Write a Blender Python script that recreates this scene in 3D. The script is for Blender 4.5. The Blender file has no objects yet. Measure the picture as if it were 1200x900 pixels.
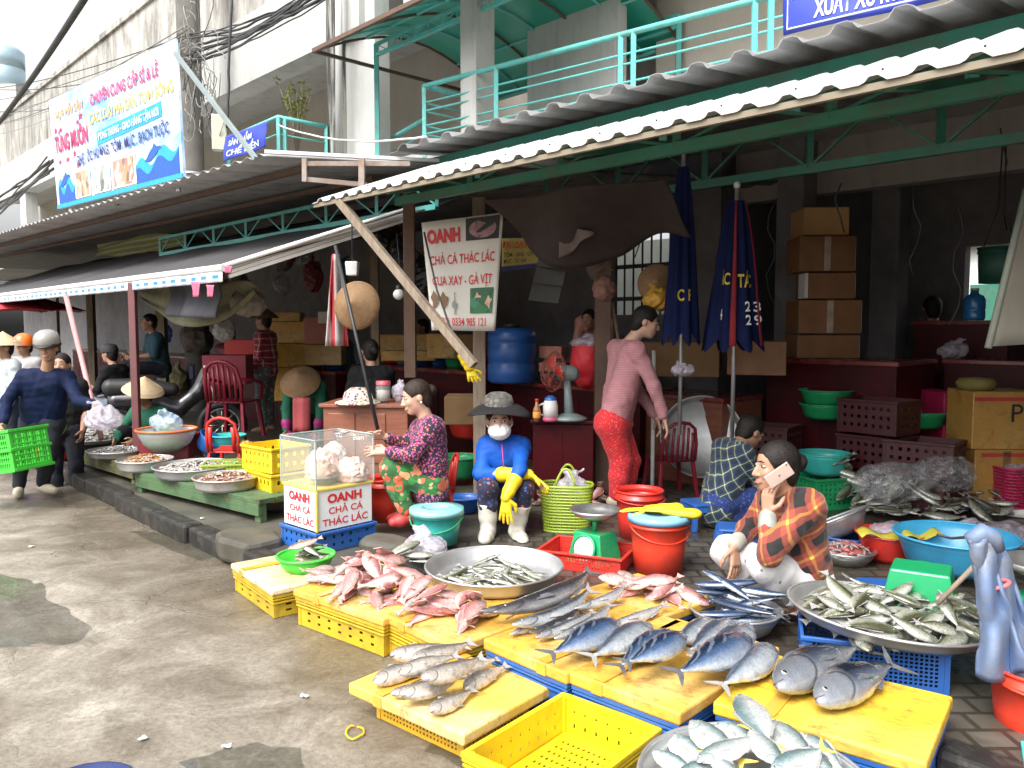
import bpy, math, random
import numpy as np
from mathutils import Vector, Matrix, noise
R = math.radians
sc = bpy.context.scene
col = sc.collection
random.seed(7)
rnd = random.Random(11)

# ------------------------------------------------------------------ camera, sky, sun, exposure
F, HCAM = 942.0, 1.6
TH = math.atan(67 / 942)
cd = bpy.data.cameras.new('camera')
cam = bpy.data.objects.new('camera', cd)
col.objects.link(cam)
cd.sensor_width = 36
cd.lens = F / 1200 * 36
cd.clip_end = 600
cd.clip_start = 0.05
cam.location = (0, 0, HCAM)
cam.rotation_euler = (R(90) - TH, 0, 0)
sc.camera = cam

SUN = Vector((-0.42, -0.62, 1.0)).normalized()
world = bpy.data.worlds.new('World')
sc.world = world
world.use_nodes = True
wn = world.node_tree
bg = wn.nodes['Background']
sky = wn.nodes.new('ShaderNodeTexSky')
sky.sky_type = 'NISHITA'
sky.sun_disc = False
sky.sun_elevation = math.asin(SUN.z)
sky.sun_rotation = math.atan2(SUN.x, SUN.y)
sky.air_density = 1.0
sky.dust_density = 7.0
sky.ozone_density = 0.6
hs = wn.nodes.new('ShaderNodeHueSaturation')
hs.inputs['Saturation'].default_value = 0.12
hs.inputs['Value'].default_value = 2.1
wn.links.new(sky.outputs['Color'], hs.inputs['Color'])
wn.links.new(hs.outputs['Color'], bg.inputs['Color'])
bg.inputs['Strength'].default_value = 0.15
sl = bpy.data.lights.new('sun', 'SUN')
sl.energy = 1.0
sl.angle = R(22)
sl.color = (1.0, 0.965, 0.9)
so = bpy.data.objects.new('sun', sl)
col.objects.link(so)
so.rotation_euler = SUN.to_track_quat('Z', 'Y').to_euler()
so.location = (-6, -8, 14)
sc.view_settings.view_transform = 'Standard'
sc.view_settings.look = 'None'
sc.view_settings.gamma = 1
sc.view_settings.use_curve_mapping = False
sc.view_settings.exposure = 0.32
sc.cycles.use_denoising = True
sc.cycles.max_bounces = 6
sc.cycles.diffuse_bounces = 3
sc.cycles.transparent_max_bounces = 12
sc.cycles.caustics_reflective = False
sc.cycles.caustics_refractive = False

# ------------------------------------------------------------------ placing things: photo point -> place
CT, ST = math.cos(TH), math.sin(TH)
def ray(px, py):
    a, b = (px - 600) / F, -(py - 450) / F
    return Vector((a, CT + b * ST, -ST + b * CT))
def G(px, py, z=0.0):                     # point on the level z
    d = ray(px, py)
    return Vector((0, 0, HCAM)) + d * ((z - HCAM) / d.z)
def D(px, py, y):                         # point at distance y
    d = ray(px, py)
    return Vector((0, 0, HCAM)) + d * (y / d.y)
O2 = Vector((-1.61, 6.6, 0))
EU = Vector((0.69, -0.724, 0)).normalized()   # along the row of stalls, towards the right
EV = Vector((0.724, 0.69, 0)).normalized()    # into the market
RZ = math.atan2(EU.y, EU.x)
def W(u, v, z): return O2 + EU * u + EV * v + Vector((0, 0, z))
def V(px, py, v):                         # point on the upright plane v metres inside the awning edge
    d = ray(px, py)
    t = (v + O2.dot(EV)) / d.dot(EV)
    return Vector((0, 0, HCAM)) + d * t
def uvz(p): q = p - O2; return q.dot(EU), q.dot(EV), p.z
PAVE = 0.12

# ------------------------------------------------------------------ mesh builder
class MB:
    def __init__(s): s.v, s.f, s.m, s.s, s.uv = [], [], [], [], []
    def add(s, vs, fs, m=0, sm=False, M=None, uv=None):
        o = len(s.v)
        for p in vs:
            p = Vector(p)
            s.v.append(M @ p if M is not None else p)
        for f in fs:
            s.f.append([o + i for i in f]); s.m.append(m); s.s.append(sm)
        s.uv += list(uv) if uv is not None else [(0, 0)] * len(vs)
        return s
    def box(s, c, d, m=0, M=None, rz=0.0):
        x, y, z = d[0] / 2, d[1] / 2, d[2] / 2
        vs = [Vector((a * x, b * y, e * z)) for a in (-1, 1) for b in (-1, 1) for e in (-1, 1)]
        if rz:
            q = Matrix.Rotation(rz, 3, 'Z'); vs = [q @ p for p in vs]
        vs = [p + Vector(c) for p in vs]
        return s.add(vs, [(0, 1, 3, 2), (4, 6, 7, 5), (0, 4, 5, 1), (2, 3, 7, 6), (0, 2, 6, 4), (1, 5, 7, 3)], m, False, M)
    def frustum(s, c, d0, d1, h, m=0, M=None):        # box whose top differs from its bottom
        vs = []
        for (d, z) in ((d0, 0), (d1, h)):
            for a, b in ((-1, -1), (1, -1), (1, 1), (-1, 1)):
                vs.append(Vector(c) + Vector((a * d[0] / 2, b * d[1] / 2, z)))
        return s.add(vs, [(3, 2, 1, 0), (4, 5, 6, 7), (0, 1, 5, 4), (1, 2, 6, 5), (2, 3, 7, 6), (3, 0, 4, 7)], m, False, M)
    def beam(s, a, b, w, h, m=0, up=(0, 0, 1)):
        a, b = Vector(a), Vector(b)
        z = (b - a).normalized(); u = Vector(up)
        if abs(z.dot(u)) > 0.98: u = Vector((1, 0, 0))
        x = u.cross(z).normalized(); y = z.cross(x)
        vs = [p + x * (i * w / 2) + y * (j * h / 2) for p in (a, b) for i, j in ((-1, -1), (1, -1), (1, 1), (-1, 1))]
        return s.add(vs, [(3, 2, 1, 0), (4, 5, 6, 7), (0, 1, 5, 4), (1, 2, 6, 5), (2, 3, 7, 6), (3, 0, 4, 7)], m)
    def tube(s, pts, r, m=0, seg=8, closed=False):
        pts = [Vector(p) for p in pts]; n = len(pts)
        rs = r if isinstance(r, (list, tuple)) else [r] * n
        vs = []; x = None
        for i, p in enumerate(pts):
            if closed: t = pts[(i + 1) % n] - pts[i - 1]
            else: t = pts[min(i + 1, n - 1)] - pts[max(i - 1, 0)]
            t = t.normalized() if t.length > 1e-9 else Vector((0, 0, 1))
            if x is None:
                x = t.cross(Vector((0, 0, 1)))
                if x.length < 1e-3: x = t.cross(Vector((1, 0, 0)))
            x = (x - t * x.dot(t)).normalized(); y = t.cross(x)
            for k in range(seg):
                a = 2 * math.pi * k / seg
                vs.append(p + (x * math.cos(a) + y * math.sin(a)) * rs[i])
        fs = []
        for i in range(n if closed else n - 1):
            j = (i + 1) % n
            for k in range(seg):
                l = (k + 1) % seg
                fs.append((i * seg + k, i * seg + l, j * seg + l, j * seg + k))
        s.add(vs, fs, m, True)
        if not closed:
            o = len(s.v) - len(vs)
            s.f += [[o + k for k in reversed(range(seg))], [o + (n - 1) * seg + k for k in range(seg)]]
            s.m += [m, m]; s.s += [False, False]
        return s
    def lathe(s, prof, m=0, seg=32, M=None, sx=1.0, sy=1.0, sm=True):
        vs, fs = [], []
        for (r, z) in prof:
            for k in range(seg):
                a = 2 * math.pi * k / seg
                vs.append((max(r, 1e-4) * math.cos(a) * sx, max(r, 1e-4) * math.sin(a) * sy, z))
        for i in range(len(prof) - 1):
            for k in range(seg):
                l = (k + 1) % seg
                fs.append((i * seg + k, i * seg + l, (i + 1) * seg + l, (i + 1) * seg + k))
        return s.add(vs, fs, m, sm, M)
    def grid(s, fn, nu, nv, m=0, sm=True, th=0.0):      # sheet fn(a,b), a,b in 0..1; th gives it a thickness
        P = [[Vector(fn(i / nu, j / nv)) for j in range(nv + 1)] for i in range(nu + 1)]
        k = nv + 1
        vs = [p for row in P for p in row]
        uv = [(i / nu, j / nv) for i in range(nu + 1) for j in range(nv + 1)]
        fs = [(i * k + j, (i + 1) * k + j, (i + 1) * k + j + 1, i * k + j + 1) for i in range(nu) for j in range(nv)]
        if th:
            n0 = len(vs); ns = []
            for i in range(nu + 1):
                for j in range(nv + 1):
                    du = P[min(i + 1, nu)][j] - P[max(i - 1, 0)][j]; dv = P[i][min(j + 1, nv)] - P[i][max(j - 1, 0)]
                    q = du.cross(dv); ns.append(q.normalized() if q.length > 1e-12 else Vector((0, 0, 1)))
            vs = vs + [vs[i] - ns[i] * th for i in range(n0)]; uv = uv + uv
            fs = fs + [tuple(n0 + i for i in reversed(f)) for f in fs]
            for i in range(nu):
                fs += [(i * k, n0 + i * k, n0 + (i + 1) * k, (i + 1) * k), (i * k + nv, (i + 1) * k + nv, n0 + (i + 1) * k + nv, n0 + i * k + nv)]
            for j in range(nv):
                fs += [(j, j + 1, n0 + j + 1, n0 + j), (nu * k + j, n0 + nu * k + j, n0 + nu * k + j + 1, nu * k + j + 1)]
        return s.add(vs, fs, m, sm, None, uv)
    def prism(s, poly, z0, z1, m=0, M=None):            # outline in x,y pulled up from z0 to z1
        n = len(poly)
        vs = [(x, y, z0) for x, y in poly] + [(x, y, z1) for x, y in poly]
        fs = [tuple(reversed(range(n))), tuple(range(n, 2 * n))] + [(i, (i + 1) % n, n + (i + 1) % n, n + i) for i in range(n)]
        return s.add(vs, fs, m, False, M)
    def ball(s, c, r, m=0, seg=12, M=None):
        r = r if isinstance(r, (tuple, list)) else (r, r, r)
        n = max(6, seg // 2 + 2)
        vs = [(c[0] + r[0] * math.sin(math.pi * i / n) * math.cos(2 * math.pi * k / seg), c[1] + r[1] * math.sin(math.pi * i / n) * math.sin(2 * math.pi * k / seg), c[2] - r[2] * math.cos(math.pi * i / n)) for i in range(n + 1) for k in range(seg)]
        fs = [(i * seg + k, i * seg + (k + 1) % seg, (i + 1) * seg + (k + 1) % seg, (i + 1) * seg + k) for i in range(n) for k in range(seg)]
        return s.add(vs, fs, m, True, M)
    def build(s, name, mats, parent=None, bev=0.0, loc=None, rz=0.0, sub=0):
        me = bpy.data.meshes.new(name)
        me.from_pydata([tuple(p) for p in s.v], [], s.f)
        for mt in (mats if isinstance(mats, (list, tuple)) else [mats]): me.materials.append(mt)
        me.polygons.foreach_set('material_index', s.m)
        me.polygons.foreach_set('use_smooth', s.s)
        if any(u != (0, 0) for u in s.uv):
            l = me.uv_layers.new(name='UVMap')
            idx = np.zeros(len(me.loops), dtype=np.int32); me.loops.foreach_get('vertex_index', idx)
            l.data.foreach_set('uv', np.array(s.uv, dtype=np.float32)[idx].ravel())
        me.update()
        return link(name, me, parent, bev, loc, rz, sub)

def link(name, me, parent=None, bev=0.0, loc=None, rz=0.0, sub=0):
    o = bpy.data.objects.new(name, me); col.objects.link(o)
    if parent is not None: o.parent = parent
    if loc is not None: o.location = loc
    if rz: o.rotation_euler = (0, 0, rz)
    if bev:
        b = o.modifiers.new('bevel', 'BEVEL'); b.width = bev; b.segments = 2; b.limit_method = 'ANGLE'; b.angle_limit = R(40)
    if sub:
        b = o.modifiers.new('subd', 'SUBSURF'); b.levels = sub; b.render_levels = sub
    return o

def tag(o, label, cat, group=None):
    o['label'] = label; o['category'] = cat
    if group: o['group'] = group
    return o
def thing(name, label, cat, loc=(0, 0, 0), rz=0.0, group=None):
    o = bpy.data.objects.new(name, None); col.objects.link(o)
    o.empty_display_size = 0.05
    o.location = loc; o.rotation_euler = (0, 0, rz)
    return tag(o, label, cat, group)
KIDS = {}
def copy_tree(o, parent=None):
    c = o.copy(); col.objects.link(c); c.parent = parent
    for ch in [x for x in o.children]: copy_tree(ch, c)
    return c
def again(o, loc, rz=0.0, label=None, group=None, scale=None, rot=None):
    c = copy_tree(o)
    c.location = loc; c.rotation_euler = rot if rot else (0, 0, rz)
    if scale: c.scale = (scale,) * 3 if not isinstance(scale, tuple) else scale
    if label: c['label'] = label
    if group: c['group'] = group
    return c
def setting(o): o['kind'] = 'structure'; return o

# ------------------------------------------------------------------ materials
def nodes(name):
    m = bpy.data.materials.new(name); m.use_nodes = True
    return m, m.node_tree, m.node_tree.nodes['Principled BSDF']
def N(t, kind, **kw):
    n = t.nodes.new('ShaderNode' + kind)
    for k, v in kw.items():
        if k in n.inputs: n.inputs[k].default_value = v
        else: setattr(n, k, v)
    return n
def L(t, a, b): t.links.new(a, b)
def c4(c): return (c[0], c[1], c[2], 1.0)
def ramp(t, fac, stops, interp='LINEAR'):
    r = t.nodes.new('ShaderNodeValToRGB'); e = r.color_ramp; e.interpolation = interp
    while len(e.elements) < len(stops): e.elements.new(0.5)
    for el, (p, c) in zip(e.elements, stops): el.position = p; el.color = c4(c) if len(c) == 3 else c
    L(t, fac, r.inputs[0]); return r.outputs[0]
def mix(t, fac, a, b, kind='MIX'):
    n = t.nodes.new('ShaderNodeMix'); n.data_type = 'RGBA'; n.blend_type = kind
    for s, x in ((n.inputs[0], fac), (n.inputs[6], a), (n.inputs[7], b)):
        if isinstance(x, (int, float)): s.default_value = x
        elif isinstance(x, (tuple, list)): s.default_value = c4(x)
        else: L(t, x, s)
    return n.outputs[2]
def mth(t, op, a, b=None, c=None):
    n = t.nodes.new('ShaderNodeMath'); n.operation = op
    for i, x in enumerate((a, b, c)):
        if x is None: continue
        if isinstance(x, (int, float)): n.inputs[i].default_value = x
        else: L(t, x, n.inputs[i])
    return n.outputs[0]
def noise_tex(t, vec, scale, detail=4, rough=0.55, dist=0.0):
    n = N(t, 'TexNoise', Scale=scale, Detail=detail, Roughness=rough, Distortion=dist)
    L(t, vec, n.inputs['Vector']); return n.outputs[0]
def objco(t): return N(t, 'TexCoord').outputs['Object']
def bumpn(t, p, h, strength, dist=0.01):
    b = N(t, 'Bump', Strength=strength, Distance=dist); L(t, h, b.inputs['Height']); L(t, b.outputs[0], p.inputs['Normal'])

MATS = {}
def pm(name, c1, c2=None, scale=6.0, rough=0.5, bump=0.0, bscale=40.0, metal=0.0, coat=0.0, dirt=None, dirt_amt=0.5, dirt_scale=3.0, alpha=1.0, trans=0.0, sss=0.0, spec=.5):
    """plain surface: base colour that varies, an optional layer of grime, roughness that varies, fine bump"""
    if name in MATS: return MATS[name]
    m, t, p = nodes(name)
    co = objco(t)
    c2 = c2 or tuple(x * 0.78 for x in c1)
    f = noise_tex(t, co, scale, 5, 0.6)
    f = ramp(t, f, [(0.3, (0, 0, 0)), (0.7, (1, 1, 1))])
    c = mix(t, f, c1, c2)
    if dirt:
        g = noise_tex(t, co, dirt_scale, 8, 0.7, 0.4)
        g = ramp(t, g, [(0.48, (0, 0, 0)), (0.72, (1, 1, 1))])
        c = mix(t, mth(t, 'MULTIPLY', g, dirt_amt), c, dirt)
    L(t, c, p.inputs['Base Color'])
    rr = noise_tex(t, co, scale * 2.3, 4)
    L(t, mth(t, 'MULTIPLY_ADD', rr, 0.25, rough - 0.12), p.inputs['Roughness'])
    p.inputs['Metallic'].default_value = metal
    p.inputs['Coat Weight'].default_value = coat; p.inputs['Specular IOR Level'].default_value = spec
    p.inputs['Coat Roughness'].default_value = 0.15
    if sss:
        p.inputs['Subsurface Weight'].default_value = sss; p.inputs['Subsurface Radius'].default_value = (0.012, 0.005, 0.003)
    p.inputs['Alpha'].default_value = alpha
    p.inputs['Transmission Weight'].default_value = trans
    if bump: bumpn(t, p, noise_tex(t, co, bscale, 5), bump, 0.01)
    MATS[name] = m
    return m
# ------------------------------------------------------------------ special materials
def mat_road():
    m, t, p = nodes('wet worn concrete'); co = objco(t)
    a = noise_tex(t, co, 0.55, 9, 0.62, 0.5); b = noise_tex(t, co, 2.6, 10, 0.68, 0.8); c = noise_tex(t, co, 38, 10, 0.85)
    base = ramp(t, b, [(0.28, (0.125, 0.103, 0.076)), (0.40, (0.19, 0.163, 0.128)), (0.52, (0.265, 0.235, 0.192)), (0.68, (0.41, 0.37, 0.315))])
    damp = ramp(t, a, [(0.45, (1, 1, 1)), (0.54, (0, 0, 0))])
    lam = noise_tex(t, co, 1.25, 8, 0.7, 1.2)
    damp2 = ramp(t, lam, [(0.52, (0, 0, 0)), (0.62, (1, 1, 1))])
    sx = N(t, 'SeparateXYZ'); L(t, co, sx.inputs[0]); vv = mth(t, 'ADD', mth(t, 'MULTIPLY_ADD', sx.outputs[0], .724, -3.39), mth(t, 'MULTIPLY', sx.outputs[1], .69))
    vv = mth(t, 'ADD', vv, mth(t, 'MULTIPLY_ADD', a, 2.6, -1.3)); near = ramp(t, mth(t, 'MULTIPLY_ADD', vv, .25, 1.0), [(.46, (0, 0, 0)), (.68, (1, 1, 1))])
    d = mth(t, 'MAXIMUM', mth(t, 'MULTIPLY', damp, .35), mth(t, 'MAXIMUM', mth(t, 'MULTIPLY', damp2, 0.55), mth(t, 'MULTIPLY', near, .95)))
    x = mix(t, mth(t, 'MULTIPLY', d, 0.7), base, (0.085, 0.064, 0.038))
    x = mix(t, 0.6, x, ramp(t, c, [(0.34, (0.12, 0.12, 0.12)), (0.66, (0.88, 0.88, 0.88))]), 'OVERLAY')
    vo = N(t, 'TexVoronoi', Scale=0.8); vo.feature = 'DISTANCE_TO_EDGE'
    mx = t.nodes.new('ShaderNodeVectorMath'); mx.operation = 'MULTIPLY_ADD'
    nz = N(t, 'TexNoise', Scale=3.0, Detail=6.0); L(t, co, nz.inputs['Vector'])
    L(t, nz.outputs['Color'], mx.inputs[0]); mx.inputs[1].default_value = (0.5, 0.5, 0.5); L(t, co, mx.inputs[2])
    L(t, mx.outputs[0], vo.inputs['Vector'])
    crack = ramp(t, vo.outputs['Distance'], [(0.0, (1, 1, 1)), (0.007, (0, 0, 0))])
    crack = mth(t, 'MULTIPLY', crack, ramp(t, a, [(.42, (0, 0, 0)), (.6, (1, 1, 1))]))
    x = mix(t, mth(t, 'MULTIPLY', crack, 0.35), x, (0.05, 0.042, 0.03))
    L(t, x, p.inputs['Base Color'])
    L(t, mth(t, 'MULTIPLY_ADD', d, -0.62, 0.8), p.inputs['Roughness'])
    h = mth(t, 'SUBTRACT', mth(t, 'MULTIPLY_ADD', b, 0.9, mth(t, 'MULTIPLY', c, 0.35)), mth(t, 'MULTIPLY', crack, 0.5))
    bumpn(t, p, h, 0.55, 0.03)
    return m
def mat_tiles():
    m, t, p = nodes('dirty interlocking paving'); co = objco(t)
    b = N(t, 'TexBrick', Scale=1.0); b.offset = 0.5
    b.inputs['Color1'].default_value = (0.105, 0.094, 0.075, 1); b.inputs['Color2'].default_value = (0.07, 0.062, 0.05, 1); b.inputs['Mortar'].default_value = (0.025, 0.022, 0.018, 1)
    b.inputs['Mortar Size'].default_value = 0.012; b.inputs['Brick Width'].default_value = 0.15; b.inputs['Row Height'].default_value = 0.13
    L(t, co, b.inputs['Vector'])
    g = noise_tex(t, co, 2.2, 8, 0.7, 0.5); gm = ramp(t, g, [(0.4, (0, 0, 0)), (0.62, (1, 1, 1))])
    x = mix(t, mth(t, 'MULTIPLY', gm, 0.75), b.outputs[0], (0.05, 0.042, 0.03))
    L(t, x, p.inputs['Base Color'])
    L(t, mth(t, 'MULTIPLY_ADD', gm, -0.4, 0.62), p.inputs['Roughness'])
    bumpn(t, p, mth(t, 'ADD', b.outputs['Fac'], mth(t, 'MULTIPLY', g, -1.2)), -0.35, 0.02)
    return m
def mat_wall(name, c, stain=(0.12, 0.11, 0.09), amt=0.6, streak=True, lo=0.5, hi=0.75, scale=1.4, zf=.22):
    m, t, p = nodes(name); co = objco(t)
    mp = N(t, 'Mapping'); mp.inputs['Scale'].default_value = (scale * 2.2, scale * 2.2, scale * (zf if streak else 2.0)); L(t, co, mp.inputs[0])
    g = noise_tex(t, mp.outputs[0], 2.0, 10, 0.72, 0.3); gm = ramp(t, g, [(lo, (0, 0, 0)), (hi, (1, 1, 1))])
    a = noise_tex(t, co, 0.7, 6, 0.6)
    base = mix(t, ramp(t, a, [(0.35, (0, 0, 0)), (0.7, (1, 1, 1))]), c, tuple(x * 0.8 for x in c))
    f = noise_tex(t, co, 9, 8, 0.75); fm = ramp(t, f, [(0.55, (0, 0, 0)), (0.7, (1, 1, 1))])
    x = mix(t, mth(t, 'MULTIPLY', gm, amt), base, stain)
    x = mix(t, mth(t, 'MULTIPLY', fm, amt * 0.35), x, stain)
    L(t, x, p.inputs['Base Color']); p.inputs['Roughness'].default_value = 0.85
    bumpn(t, p, mth(t, 'ADD', f, g), 0.25, 0.015)
    return m
def mat_wood(name, c1, c2, rough=0.6, scale=1.0, axis=0, grime=0.4):
    m, t, p = nodes(name); co = objco(t)
    mp = N(t, 'Mapping'); s = [14 * scale] * 3; s[axis] = 1.4 * scale; mp.inputs['Scale'].default_value = s; L(t, co, mp.inputs[0])
    g = noise_tex(t, mp.outputs[0], 2.5, 8, 0.65, 0.6)
    x = ramp(t, g, [(0.3, c1), (0.7, c2)])
    d = noise_tex(t, co, 4 * scale, 8, 0.7); dm = ramp(t, d, [(0.5, (0, 0, 0)), (0.7, (1, 1, 1))])
    x = mix(t, mth(t, 'MULTIPLY', dm, grime), x, (0.03, 0.025, 0.018))
    L(t, x, p.inputs['Base Color']); p.inputs['Roughness'].default_value = rough
    bumpn(t, p, g, 0.3, 0.006)
    return m
def mat_foam(name, c=(0.70, 0.39, 0.055), pale=(0.78, 0.60, 0.27), rib=.1):
    """yellow packing tape wrapped over styrofoam: taped bands, scuffs to pale foam, brown grime"""
    m, t, p = nodes(name); co = objco(t)
    sx = N(t, 'SeparateXYZ'); L(t, co, sx.inputs[0])
    w = mth(t, 'FRACT', mth(t, 'MULTIPLY', sx.outputs[1], 17.0))
    line = ramp(t, w, [(0.0, (1, 1, 1)), (0.05, (0, 0, 0)), (0.95, (0, 0, 0)), (1.0, (1, 1, 1))])
    a = noise_tex(t, co, 5, 6, 0.6); b = noise_tex(t, co, 14, 8, 0.75, 0.5); e = noise_tex(t, co, 2.2, 4, 0.5)
    x = mix(t, ramp(t, a, [(0.35, (0, 0, 0)), (0.7, (1, 1, 1))]), c, tuple(q * 0.86 for q in c))
    x = mix(t, mth(t, 'MULTIPLY', ramp(t, e, [(0.5, (0, 0, 0)), (0.68, (1, 1, 1))]), 0.6), x, pale)
    x = mix(t, mth(t, 'MULTIPLY', line, rib), x, (0.30, 0.15, 0.02))
    x = mix(t, mth(t, 'MULTIPLY', ramp(t, b, [(0.5, (0, 0, 0)), (0.68, (1, 1, 1))]), 0.7), x, (0.25, 0.13, 0.035))
    mp = N(t, 'Mapping'); mp.inputs['Scale'].default_value = (3, 60, 20); mp.inputs['Rotation'].default_value = (0, 0, .5); L(t, co, mp.inputs[0]); cut = ramp(t, noise_tex(t, mp.outputs[0], 1.6, 3, .5, .4), [(.60, (0, 0, 0)), (.66, (1, 1, 1))])
    st = ramp(t, noise_tex(t, co, 3.4, 6, .65, .8), [(.54, (0, 0, 0)), (.62, (1, 1, 1))])
    x = mix(t, mth(t, 'MULTIPLY', cut, .4), x, (.33, .17, .05)); x = mix(t, mth(t, 'MULTIPLY', st, .35), x, (.34, .14, .05))
    L(t, x, p.inputs['Base Color'])
    L(t, mth(t, 'MULTIPLY_ADD', st, -0.25, 0.42), p.inputs['Roughness'])
    p.inputs['Coat Weight'].default_value = 0.25; p.inputs['Coat Roughness'].default_value = 0.12
    bumpn(t, p, mth(t, 'ADD', mth(t, 'MULTIPLY', line, -2.0 * rib), b), 0.35, 0.006)
    return m
def mat_plaid(name, base, dark, lines, pale, s=9.0, tilt=0.0, third=None):
    """woven check on two diagonal or upright directions, following the cloth in 3D"""
    m, t, p = nodes(name); co = objco(t)
    mp = N(t, 'Mapping'); mp.inputs['Rotation'].default_value = (0, tilt, 0.6); L(t, co, mp.inputs[0])
    nz = N(t, 'TexNoise', Scale=9.0, Detail=2.0); L(t, co, nz.inputs['Vector'])
    ma = t.nodes.new('ShaderNodeVectorMath'); ma.operation = 'MULTIPLY_ADD'; L(t, nz.outputs['Color'], ma.inputs[0]); ma.inputs[1].default_value = (0.035, 0.035, 0.035); L(t, mp.outputs[0], ma.inputs[2])
    sx = N(t, 'SeparateXYZ'); L(t, ma.outputs[0], sx.inputs[0])
    fa = mth(t, 'FRACT', mth(t, 'MULTIPLY', sx.outputs[0], s)); fb = mth(t, 'FRACT', mth(t, 'MULTIPLY', sx.outputs[2], s))
    A = mth(t, 'LESS_THAN', fa, 0.45); B = mth(t, 'LESS_THAN', fb, 0.45)
    la = mth(t, 'LESS_THAN', mth(t, 'ABSOLUTE', mth(t, 'SUBTRACT', fa, 0.72)), 0.055); lb = mth(t, 'LESS_THAN', mth(t, 'ABSOLUTE', mth(t, 'SUBTRACT', fb, 0.72)), 0.055)
    x = mix(t, mth(t, 'MULTIPLY', mth(t, 'ADD', A, B), 0.5), base, dark)
    if third: x = mix(t, mth(t, 'MULTIPLY', A, B), x, third)
    x = mix(t, mth(t, 'MULTIPLY', mth(t, 'ADD', la, lb), 0.6), x, lines)
    x = mix(t, mth(t, 'MULTIPLY', la, lb), x, pale)
    L(t, x, p.inputs['Base Color']); p.inputs['Roughness'].default_value = 0.85; p.inputs['Sheen Weight'].default_value = 0.15
    bumpn(t, p, noise_tex(t, co, 60, 4), 0.2, 0.004)
    return m
def mat_print(name, base, spots, scale=30.0, thr=0.42, second=None):
    """printed cloth: random motifs in several colours on a ground colour"""
    m, t, p = nodes(name); co = objco(t)
    nz = N(t, 'TexNoise', Scale=scale * 0.8, Detail=2.0); L(t, co, nz.inputs['Vector'])
    ma = t.nodes.new('ShaderNodeVectorMath'); ma.operation = 'MULTIPLY_ADD'; L(t, nz.outputs['Color'], ma.inputs[0]); ma.inputs[1].default_value = (0.9 / scale,) * 3; L(t, co, ma.inputs[2])
    def layer(x, sc_, th, cols):
        v = N(t, 'TexVoronoi', Scale=sc_); L(t, ma.outputs[0], v.inputs['Vector'])
        sep = N(t, 'SeparateColor'); L(t, v.outputs['Color'], sep.inputs[0])
        st = [(i / len(cols), c) for i, c in enumerate(cols)]
        cc = ramp(t, sep.outputs[0], st, 'CONSTANT')
        f = mth(t, 'LESS_THAN', v.outputs['Distance'], mth(t, 'MULTIPLY_ADD', sep.outputs[1], 0.2, th - 0.1))
        return mix(t, f, x, cc)
    x = layer(base, scale, thr, spots)
    if second: x = layer(x, scale * 1.9, second[0], second[1])
    L(t, x, p.inputs['Base Color']); p.inputs['Roughness'].default_value = 0.82; p.inputs['Sheen Weight'].default_value = 0.1
    bumpn(t, p, noise_tex(t, co, 70, 4), 0.15, 0.004)
    return m
def mat_clear(name, c=(0.9, 0.93, 0.95), alpha=0.28, rough=0.12):
    m, t, p = nodes(name); co = objco(t)
    f = noise_tex(t, co, 22, 6, 0.6, 1.0)
    p.inputs['Base Color'].default_value = c4(c); p.inputs['Roughness'].default_value = rough
    L(t, mth(t, 'MULTIPLY_ADD', ramp(t, f, [(0.4, (0, 0, 0)), (0.75, (1, 1, 1))]), 0.4, alpha - 0.1), p.inputs['Alpha'])
    p.inputs['Coat Weight'].default_value = 0.6
    bumpn(t, p, f, 0.9, 0.03)
    return m
def mat_stripe(name, c1, c2, axis, s, cut=0.5, rough=0.6, c3=None, axis2=None, s2=0, alpha=1.0):
    m, t, p = nodes(name); co = objco(t); sx = N(t, 'SeparateXYZ'); L(t, co, sx.inputs[0])
    f = mth(t, 'LESS_THAN', mth(t, 'FRACT', mth(t, 'MULTIPLY', sx.outputs[axis], s)), cut)
    x = mix(t, f, c1, c2)
    if c3:
        g = mth(t, 'LESS_THAN', mth(t, 'FRACT', mth(t, 'MULTIPLY', sx.outputs[axis2], s2)), cut)
        x = mix(t, mth(t, 'MULTIPLY', f, g), x, c3)
    d = noise_tex(t, co, 3, 8, 0.7); x = mix(t, mth(t, 'MULTIPLY', ramp(t, d, [(0.5, (0, 0, 0)), (0.75, (1, 1, 1))]), 0.35), x, (0.2, 0.19, 0.17))
    L(t, x, p.inputs['Base Color']); p.inputs['Roughness'].default_value = rough; p.inputs['Alpha'].default_value = alpha
    return m

STEEL = pm('brushed steel', (0.62, 0.62, 0.62), (0.5, 0.5, 0.49), 9, 0.34, 0.05, 60, metal=0.9, dirt=(0.25, 0.22, 0.18), dirt_amt=0.35)
ALU = pm('dull aluminium', (0.60, 0.61, 0.62), (0.48, 0.48, 0.48), 7, 0.42, 0.1, 50, metal=0.75, dirt=(0.3, 0.27, 0.22), dirt_amt=0.35)
TURQ = pm('turquoise paint', (0.10, 0.46, 0.43), (0.14, 0.52, 0.48), 7, 0.45, 0.1, 30, dirt=(0.20, 0.10, 0.05), dirt_amt=0.5, dirt_scale=5)
GREENP = pm('dirty green paint', (0.022, 0.14, 0.095), (0.035, 0.18, 0.125), 5, 0.5, 0.15, 30, dirt=(0.10, 0.06, 0.035), dirt_amt=0.6, dirt_scale=6)
ROOFM = pm('galvanised roof sheet', (0.80, 0.81, 0.82), (0.72, 0.73, 0.74), 3, 0.38, 0.05, 30, metal=0.15, dirt=(0.32, 0.28, 0.23), dirt_amt=0.35, dirt_scale=2.5)
ROOFG = pm('aged grey roof sheet', (0.33, 0.33, 0.33), (0.25, 0.25, 0.25), 3, 0.55, 0.1, 30, metal=0.2, dirt=(0.14, 0.11, 0.08), dirt_amt=0.6, dirt_scale=3)
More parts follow.
